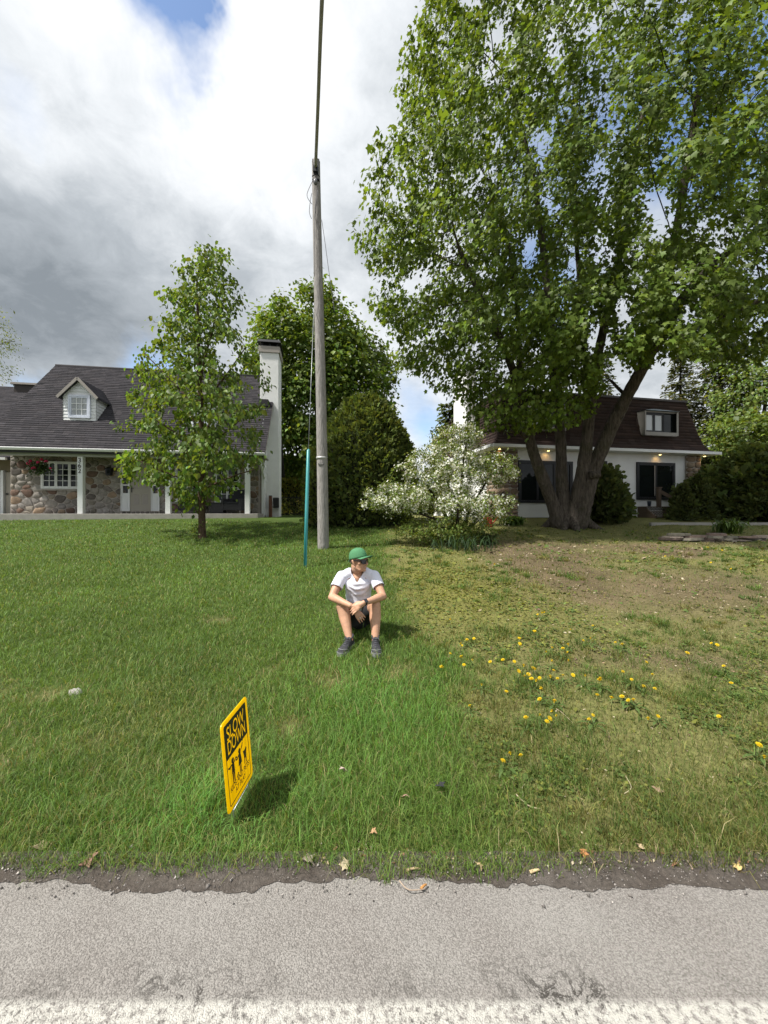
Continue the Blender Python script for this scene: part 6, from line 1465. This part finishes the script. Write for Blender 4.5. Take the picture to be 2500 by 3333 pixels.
def cut_letters(panel, texts):
    """the heading is printed round its letters: they are openings through which the yellow board shows"""
    for args in texts:
        c = sign_text(*args[:5], None, ft-.0002, args[5], 'cutter', .004); c.data.materials.clear()
        bm = bmesh.new(); bm.from_mesh(c.data); bmesh.ops.remove_doubles(bm, verts=bm.verts, dist=1e-6); bmesh.ops.recalc_face_normals(bm, faces=bm.faces); bm.to_mesh(c.data); bm.free()
        md = panel.modifiers.new('cut', 'BOOLEAN'); md.operation = 'DIFFERENCE'; md.solver = 'EXACT'; md.object = c
        bpy.context.view_layer.update(); me = bpy.data.meshes.new_from_object(panel.evaluated_get(bpy.context.evaluated_depsgraph_get()))
        panel.modifiers.clear(); panel.data = me; bpy.data.objects.remove(c)
head = bpy.data.objects[[o.name for o in sg_.children if o.name.startswith('heading_panel')][0]]
cut_letters(head, [('SLOW', 0, h-m_-.085, .066, iw*.78, .006), ('DOWN', 0, hb_+.016, .066, iw*.80, .006)])
sign_text('KIDS AND PETS', 0, m_+.060, .027, iw*.86, M_ink, ft-.0010, .014)
sign_text('AT PLAY', 0, m_+.026, .027, iw*.48, M_ink, ft-.0010, .014)
def fig(polys, name):
    mb = MB()
    for k, pl_ in enumerate(polys): mb.add([(x, ft-.0008-.00003*k, z) for x, z in pl_], [tuple(range(len(pl_)))[::-1]])
    return put(mb.build(name, M_ink, sg_))
def disc(cx, cz, r, n=12): return [(cx+math.cos(2*math.pi*k/n)*r, cz+math.sin(2*math.pi*k/n)*r) for k in range(n)]
zf = m_+.105; 
kx = -.060; fig([disc(kx, zf+.090, .0125), [(kx-.012, zf+.078), (kx-.015, zf+.030), (kx+.015, zf+.030), (kx+.012, zf+.078)], [(kx-.012, zf+.030), (kx-.010, zf-.018), (kx-.002, zf-.018), (kx-.001, zf+.030)], [(kx+.001, zf+.030), (kx+.004, zf-.018), (kx+.012, zf-.018), (kx+.013, zf+.030)],
    [(kx+.010, zf+.078), (kx+.032, zf+.086), (kx+.045, zf+.078), (kx+.044, zf+.071), (kx+.030, zf+.078), (kx+.012, zf+.068)], [(kx-.010, zf+.078), (kx-.030, zf+.064), (kx-.048, zf+.076), (kx-.045, zf+.082), (kx-.030, zf+.073), (kx-.012, zf+.070)]], 'boy_pictogram')
kx = .012; fig([disc(kx, zf+.089, .012), [(kx-.009, zf+.078), (kx-.019, zf+.020), (kx+.019, zf+.020), (kx+.009, zf+.078)], [(kx-.009, zf+.020), (kx-.009, zf-.018), (kx-.002, zf-.018), (kx-.002, zf+.020)], [(kx+.002, zf+.020), (kx+.002, zf-.018), (kx+.009, zf-.018), (kx+.009, zf+.020)],
    [(kx+.008, zf+.078), (kx+.030, zf+.088), (kx+.042, zf+.108), (kx+.036, zf+.111), (kx+.024, zf+.094), (kx+.008, zf+.070)], [(kx-.008, zf+.078), (kx-.030, zf+.068), (kx-.044, zf+.073), (kx-.044, zf+.066), (kx-.028, zf+.060), (kx-.009, zf+.068)], disc(kx+.041, zf+.119, .005, 8)], 'girl_pictogram')
kx = .068; fig([[(kx-.018, zf+.050), (kx-.022, zf+.062), (kx-.014, zf+.058), (kx+.002, zf+.058), (kx+.014, zf+.066), (kx+.020, zf+.056), (kx+.012, zf+.040), (kx+.010, zf+.014), (kx-.012, zf+.014), (kx-.014, zf+.038)], [(kx-.012, zf+.016), (kx-.014, zf-.012), (kx-.007, zf-.012), (kx-.004, zf+.016)], [(kx+.003, zf+.016), (kx+.004, zf-.012), (kx+.011, zf-.012), (kx+.010, zf+.016)]], 'dog_pictogram')
kx = -.016; fig([disc(kx, zf-.008, .006, 8), [(kx-.016, zf-.020), (kx-.010, zf-.008), (kx+.002, zf-.012), (kx-.004, zf-.022)]], 'ball_pictogram')
stk = MB()
for s_ in (-1, 1): stk.tube([(s_*w*.30, .002, -.16), (s_*w*.30, .002, .25)], .0022, 6)
stk.tube([(-w*.30, .002, -.02), (w*.30, .002, -.02)], .0022, 6); stk.tube([(-w*.42, .003, -.006), (w*.42, .003, -.006)], .0028, 6)
put(stk.build('wire_stake', mat('bare_steel_wire', (.62,.64,.64), .35, metal=.4), sg_))

# ================================================================ the porch: basket, wicker set
fl_u, fl_w = f1.uw(128, 1500, .35)
def h1w(u, v, w): return H1.matrix_basis @ Vector((u, v, w))
bpy.context.view_layer.update()
hb0 = h1w(f1.u(126, .35), .35, 2.05); hk = empty('flower_basket', hb0, 0, 'hanging basket of pink geraniums under the cottage porch', 'flower basket')
rf = np.random.default_rng(121)
bm_ = MB(); prof_ = [(.03, -.16), (.11, -.12), (.15, -.04), (.16, .03), (.14, .03)]
vs = []; fs = []; m = 14
for r_, z in prof_:
    for k in range(m): a = 2*math.pi*k/m; vs.append((r_*math.cos(a), r_*math.sin(a), z))
for i in range(len(prof_)-1):
    for k in range(m): fs.append((i*m+k, i*m+(k+1) % m, (i+1)*m+(k+1) % m, (i+1)*m+k))
bm_.add(vs, fs, True).build('pot', M_dark, hk)
hz = MB()
for k in range(3): a = 2*math.pi*k/3; hz.tube([(.15*math.cos(a), .15*math.sin(a), .03), (0, 0, .38)], .004, 4)
hz.tube([(0, 0, .38), (0, 0, .56)], .004, 4); hz.build('hanger', M_black, hk)
n = 520; P_ = rf.normal(0, 1, (n, 3))*np.array([.19, .14, .12])+np.array([.04, 0, -.04]); V, Fc = leaf_arrays(LEAF_KITE, P_, rf.normal(0, 1, (n, 3))+np.array([0, -.2, -.3]), rf.normal(0, .6, (n, 3))+np.array([0, -.6, .5]), .075, 1.3)
o = link('leaves', npmesh('leaves', V, Fc, leaf_cols(n, 4, (.045,.075,.025), rf)), hk, M_leaf_matt); o['kind'] = 'stuff'
M_pink = mat('geranium_pink', (.62,.035,.13), .7, .2, 60, trans=.15)
for (px, py, sc_) in ((92, 1508, 1.1), (99, 1500, .9), (113, 1521, 1.2), (123, 1505, 1.0), (150, 1502, 1.1), (106, 1524, .9), (135, 1495, .8), (164, 1524, .7)):
    u, w2_ = f1.uw(px, py, .2); c = h1w(u, .2, w2_)-hb0; q2 = MB()
    for k in range(22):
        dd = Vector(rf.normal(0, 1, 3)).normalized(); e1 = dd.orthogonal().normalized(); e2 = dd.cross(e1); r_ = .075*sc_; cc_ = c+dd*r_*.62; s_ = .034*sc_
        q2.add([cc_-e1*s_, cc_-e2*s_, cc_+e1*s_+dd*.01, cc_+e2*s_], [(0, 1, 2, 3)])
    q2.tube([c, c+Vector((.02, .06, -.14))], .004, 4); q2.build('flower_head', M_pink, hk)
M_wick = mat('dark_wicker', (.030,.030,.034), .7, .25, 60, .8, 120); M_cush = mat('charcoal_cushion', (.022,.023,.028), .9, .1, 20)
def porch_thing(name, u, v, rz, label, cat, group=None):
    p = h1w(u, v, .19); o = empty(name, p, H1.rotation_euler.z+rz, label, cat, group); return o
def armchair(o):
    m = MB(); m.box(-.36, .36, -.34, .30, .14, .40); m.build('seat', M_wick, o, .02)
    for s_ in (-1, 1): m = MB(); m.box(s_*.36-.055, s_*.36+.055, -.36, .34, .13, .64); m.build('armrest', M_wick, o, .025)
    m = MB(); m.add([(-.36,.24,.14),(.36,.24,.14),(.36,.34,.14),(-.36,.34,.14),(-.36,.34,.82),(.36,.34,.82),(.36,.44,.80),(-.36,.44,.80)], [(3,2,1,0),(4,5,6,7),(0,1,5,4),(1,2,6,5),(2,3,7,6),(3,0,4,7)]); m.build('backrest', M_wick, o, .02)
    for x in (-.36, .36):
        for y in (-.31, .30): MB().tube([(x, y, 0), (x, y, .15)], [.016, .022], 8).build('leg', M_grey_trim, o)
    MB().box(-.30, .30, -.33, .22, .405, .51).build('cushion', M_cush, o, .03)
ac1 = porch_thing('wicker_armchair', f1.u(622, .55), .58, 0, 'dark wicker armchair under the window left of the table', 'armchair', 'porch armchairs'); armchair(ac1)
ac2 = porch_thing('wicker_armchair', f1.u(760, .55), .58, math.radians(-6), 'dark wicker armchair by the last porch post with cushion stood upright', 'armchair', 'porch armchairs'); armchair(ac2)
tcu = porch_thing('seat_cushion', f1.u(777, .78), .80, math.radians(-6), 'tall dark cushion propped against the wall above the armchair', 'cushion')
MB().add([(-.27,-.06,.55),(.27,-.06,.55),(.27,.06,.53),(-.27,.06,.53),(-.25,.10,1.05),(.25,.10,1.05),(.25,.20,1.03),(-.25,.20,1.03)], [(3,2,1,0),(4,5,6,7),(0,1,5,4),(1,2,6,5),(2,3,7,6),(3,0,4,7)]).build('pad', M_cush, tcu, .03)
tb_ = porch_thing('wicker_table', f1.u(709, .5), .52, 0, 'low dark wicker table between the porch armchairs', 'table')
MB().box(-.27, .27, -.26, .26, .02, .44).build('base', M_wick, tb_, .01); MB().box(-.29, .29, -.28, .28, .442, .47).build('table_top', M_black, tb_, .006)

# ================================================================ black iron fence in the gap behind
fb = at(905, 1680, 21.5); fe = empty('iron_fence', (fb.x, 21.5, 1.27), 0, 'black iron railing fence behind the chimney corner', 'fence')
for k in range(28): MB().box(k*.085-.008, k*.085+.008, -.008, .008, .02, 1.12).build('bar', M_black, fe)
fr_ = MB().box(-.1, 2.38, -.018, .018, .10, .14).build('rail', M_black, fe); MB().box(-.1, 2.38, -.018, .018, 1.0, 1.04).build('rail', M_black, fe)
MB().box(1.70, 1.86, -.10, -.02, .0, 1.2).build('post', M_black, fe)

# ================================================================ wooden steps, planter, red can, stone wall
u, w_ = f2.uw(2115, 1700, -.9); bpy.context.view_layer.update()
def h2w(u, v, w): return H2.matrix_basis @ Vector((u, v, w))
M_deck = mat('weathered_deck_wood', (.13,.095,.07), .85, .25, 12, .3, 40, stretch=(1, 8, 8))
stp = h2w(f2.u(2120, -.2), -.15, 0); stp.z = Gs(stp.x, stp.y)-.03; ws_ = empty('wooden_steps', stp, H2.rotation_euler.z, 'weathered wooden steps with lattice sides under the sliding window', 'steps')
for k, (y0, z) in enumerate(((-.05, .50), (-.40, .30), (-.75, .12))):
    for j in range(3 if k == 0 else 2): MB().box(-.72, .62, y0-.16*j-.145, y0-.16*j, z-.04, z).build('tread', M_deck, ws_, .005)
for z0, z1 in ((.33, .46), (.13, .26)):
    lt = MB()
    for k in range(18):
        x = -.70+k*.075; lt.obox((x, -.30 if z0 > .3 else -.66, z0), (x+.10, -.30 if z0 > .3 else -.66, z1), .012, .02); lt.obox((x+.10, -.305 if z0 > .3 else -.665, z0), (x, -.305 if z0 > .3 else -.665, z1), .012, .02)
    lt.build('lattice', M_deck, ws_)
MB().box(-.02, .13, -.42, -.30, .50, 1.28).build('post', M_deck, ws_, .01); MB().box(-.045, .155, -.445, -.275, 1.282, 1.32).build('post_cap', M_deck, ws_, .01)
MB().box(.60, .74, -1.0, -.88, .0, .62).build('post', M_deck, ws_, .01)
MB().obox((.10, -.42, 1.12), (.68, -.94, .56), .06, .14).build('handrail', M_deck, ws_)
for s_ in (-.70, .58): MB().add([(s_, -.05, 0), (s_, -.05, .46), (s_, -.45, .46), (s_, -.95, .06), (s_, -.95, 0), (s_+.045, -.05, 0), (s_+.045, -.05, .46), (s_+.045, -.45, .46), (s_+.045, -.95, .06), (s_+.045, -.95, 0)], [(0,1,2,3,4), (9,8,7,6,5), (0,5,6,1), (1,6,7,2), (2,7,8,3), (3,8,9,4)]).build('stringer', M_deck, ws_)
pl0 = stp+Matrix.Rotation(H2.rotation_euler.z, 3, 'Z') @ Vector((-.28, -.22, .51)); po = empty('plant_pot', pl0, 0, 'small dark pot standing on the top wooden step', 'pot')
MB().tube([(0, 0, 0), (0, 0, .22), (0, 0, .225)], [.06, .08, .07], 12).build('pot', mat('blue_black_glaze', (.03,.04,.06), .35), po)
rp0 = Vector((at(1590, 1700, 13.2).x, 13.2, Gs(at(1590, 1700, 13.2).x, 13.2))); rc = empty('watering_can', rp0, 0, 'red plastic watering can on the grass by the stone pier', 'watering can')
M_red = mat('red_plastic', (.52,.018,.022), .4, .1, 8, spec=.5)
MB().tube([(0, 0, .0), (0, 0, .03), (0, 0, .25), (0, 0, .30), (0, 0, .31)], [.12, .125, .115, .09, .06], 16).build('body', M_red, rc); MB().tube(spline([(.10, 0, .08), (.20, -.03, .18), (.29, -.05, .33)], 4), .018, 8).build('spout', M_red, rc)
MB().tube(spline([(-.10, 0, .07), (-.20, 0, .18), (-.10, 0, .33), (.02, 0, .31)], 5), .012, 8).build('handle', M_red, rc)
sw0 = on_ground(2200, 1766); swl = empty('dry_stone_wall', (9.6, 10.78, Gs(9.6, 10.7)), math.radians(0), 'low dry wall of flat brown stones edging the bed', 'stone wall'); rw = np.random.default_rng(131)
M_flat = [mat('flat_stone_%d' % i, c, .9, .3, 10, .6, 30, obj_random=.25, dirt=(.10,.085,.06), dscale=6, damt=.5) for i, c in enumerate(((.22,.175,.145), (.27,.225,.19), (.18,.13,.11), (.20,.185,.15)))]
for lay in range(4):
    x = -1.9+rw.uniform(-.2, .2)+lay*.12; end = 4.2
    while x < end:
        ln = rw.uniform(.25, .75); th = rw.uniform(.045, .075); z = -.03+lay*.062+rw.normal(0, .006); dy = rw.normal(0, .03); n_ = 9; pl2 = []
        for k in range(n_): a = 2*math.pi*k/n_; pl2.append((x+ln/2+math.cos(a)*ln*.5*rw.uniform(.86, 1.1), dy+math.sin(a)*.16*rw.uniform(.8, 1.15)))
        zx = Gs(9.6+x+ln/2, 10.70)-Gs(9.6, 10.7); t1, t2 = rw.normal(0, .02), rw.normal(0, .03); q3 = MB()
        q3.add([(a, b, z+zx+t1*(a-x)) for a, b in pl2]+[(a*.0+x+ln/2+(a-x-ln/2)*.95, b*.93, z+zx+th+t1*(a-x)+t2*b) for a, b in pl2], [tuple(range(n_))[::-1], tuple(range(n_, 2*n_))]+[(k, (k+1) % n_, n_+(k+1) % n_, n_+k) for k in range(n_)])
        if not (lay == 3 and rw.random() < .65): q3.build('stone', M_flat[int(rw.integers(4))], swl)
        x += ln*rw.uniform(.80, .98)
pe = at(2140, 1712, 13.2); kb = MB().box(-.2, 9, -.06, .06, -.1, .07).build('bed_kerb', M_concrete, None, .01); kb.location = (9.4, 13.3, Gs(10, 13.3)); tag(kb, 'grey concrete edging in front of the yews', 'edging')
mh = on_ground(246, 2263); ro_ = MB()
rr3 = np.random.default_rng(141)
ol = [(math.cos(a)*.036*rr3.uniform(.7, 1.2)*1.5, math.sin(a)*.034*rr3.uniform(.7, 1.2)) for a in np.linspace(0, 6.283, 11)[:-1]]; n = len(ol)
ro_.add([(x, y, -.02) for x, y in ol]+[(x*.9, y*.9, .020+.01*rr3.random()) for x, y in ol]+[(x*.5, y*.5, .028+.012*rr3.random()) for x, y in ol], [(k, (k+1) % n, n+(k+1) % n, n+k) for k in range(n)]+[(n+k, n+(k+1) % n, 2*n+(k+1) % n, 2*n+k) for k in range(n)]+[tuple(range(2*n, 3*n))], True)
rk3 = ro_.build('rock', mat('pale_rock', (.36,.34,.315), .9, .25, 30, .7, 60), None); rk3.location = mh; tag(rk3, 'pale grey rock half sunk in the lush lawn', 'rock')

# ================================================================ fallen leaves, chips and twigs by the road
rl = np.random.default_rng(151)
def curled_leaf(px, py, size, c, label, name='fallen_leaf', roadside=True, lift=.012, up=0.0):
    q = on_ground(px, py); 
    if py > 2770: d0 = CZ*F/(py-HY); q = Vector(((px-CX)/F*d0, d0, .012))
    m = MB(); T, Fc_ = LEAF_MAPLE; vs = []
    for k, (a, b, z) in enumerate(T): vs.append((a*size, (b-.4)*size, z*size*1.5+rl.normal(0, .07*size)+.5*size*(a*a)))
    o = m.add(vs, [tuple(f_) for f_ in Fc_], False).build(name, mat('dry_leaf', c, .85, .25, 60, trans=.12), None); so5 = o.modifiers.new('t', 'SOLIDIFY'); so5.thickness = .0012
    o.location = q+Vector((0, 0, lift)); o.rotation_euler = (rl.normal(0, .3)+up, rl.normal(0, .35), rl.uniform(0, 6.28)); tag(o, label, 'leaf', 'fallen leaves'); return o
curled_leaf(292, 2815, .072, (.25,.14,.11), 'large reddish dry leaf on the grit left of the sign'); curled_leaf(130, 2775, .06, (.34,.27,.17), 'pale curled leaf at the grass edge far left of the road')
curled_leaf(1004, 2815, .058, (.36,.31,.25), 'pale brown leaf lying where grass meets grit, mid picture'); curled_leaf(1122, 2832, .045, (.42,.36,.24), 'straw coloured leaf on the grit right of the pale brown leaf')
curled_leaf(1117, 2545, .060, (.46,.36,.31), 'pale pink dry leaf standing in the grass right of the sign', lift=.06, up=1.2); curled_leaf(1318, 2624, .040, (.55,.34,.27), 'small pinkish leaf in the grass below the seated man', lift=.05)
curled_leaf(1432, 2590, .060, (.03,.032,.035), 'black shrivelled leaf in the grass near the pinkish leaf', lift=.05); curled_leaf(1215, 2738, .035, (.46,.28,.15), 'small orange leaf in the grass just above the grit', lift=.04)
curled_leaf(2085, 2770, .038, (.52,.40,.25), 'tan leaf scrap at the grass edge on the right'); curled_leaf(1900, 2795, .036, (.45,.20,.08), 'rust red leaf scrap beside the bark piece'); curled_leaf(2140, 2590, .06, (.30,.21,.14), 'brown withered leaf in the thin grass at right', lift=.03)
curled_leaf(1560, 2835, .036, (.55,.42,.24), 'buff leaf scrap on the grit below the grass edge'); curled_leaf(2400, 2838, .034, (.60,.44,.2), 'yellowish chip of leaf on the grit at far right')
def stick(px0, py0, px1, py1, r, c, label, name='twig', cat='twig', bend=.02, z0=.014):
    def rp(px, py): d0 = CZ*F/(py-HY); return Vector(((px-CX)/F*d0, d0, z0)) if py > 2760 else on_ground(px, py)+Vector((0, 0, z0))
    a, b = rp(px0, py0), rp(px1, py1); o0 = a.copy(); mid = a.lerp(b, .5)+Vector((rl.normal(0, bend), rl.normal(0, bend), .004)); pts = spline([a-o0, mid-o0, b-o0], 5)
    o = MB().tube(pts, [r*(1-.5*k/len(pts)) for k in range(len(pts))], 6).build(name, mat('twig_bark', c, .85, .25, 40), None); o.location = o0; tag(o, label, cat, 'twigs and chips on the verge'); return o
stick(1300, 2878, 1385, 2905, .0028, (.33,.26,.20), 'thin forked twig lying on the asphalt edge'); stick(1322, 2845, 1372, 2838, .006, (.36,.27,.16), 'short splintered wood piece on the grit', 'wood_splinter', 'wood chip', .002)
stick(1370, 2905, 1388, 2890, .006, (.45,.22,.07), 'orange curled bark chip at the end of the twig', 'bark_chip', 'wood chip', .004); stick(1725, 2850, 1755, 2842, .007, (.62,.47,.27), 'pale wood chip on the grit in front of the bark piece', 'wood_chip', 'wood chip', .002)
stick(1830, 2802, 1895, 2795, .009, (.05,.035,.028), 'dark rotten bark piece at the grass edge', 'bark_piece', 'bark', .003); stick(2225, 2795, 2250, 2838, .0022, (.34,.26,.18), 'thin twig leaning from the grass at right'); stick(2218, 2750, 2230, 2798, .002, (.50,.42,.26), 'straw stalk hanging over the verge at right')
stick(1705, 2630, 1712, 2560, .0018, (.5,.44,.3), 'bleached dandelion stalk in the thin grass', 'dry_stalk', 'stalk'); stick(2033, 2610, 2036, 2545, .0018, (.52,.45,.30), 'tall pale seed stalk in the thin grass at right', 'dry_stalk', 'stalk', z0=.03)
stick(1680, 2600, 1760, 2650, .0032, (.42,.34,.24), 'curved pale root lying in the thin grass', 'dry_root', 'root', .03); stick(1810, 2322, 1865, 2362, .0022, (.50,.42,.30), 'dry straw stalk among the dandelions', 'dry_stalk', 'stalk')
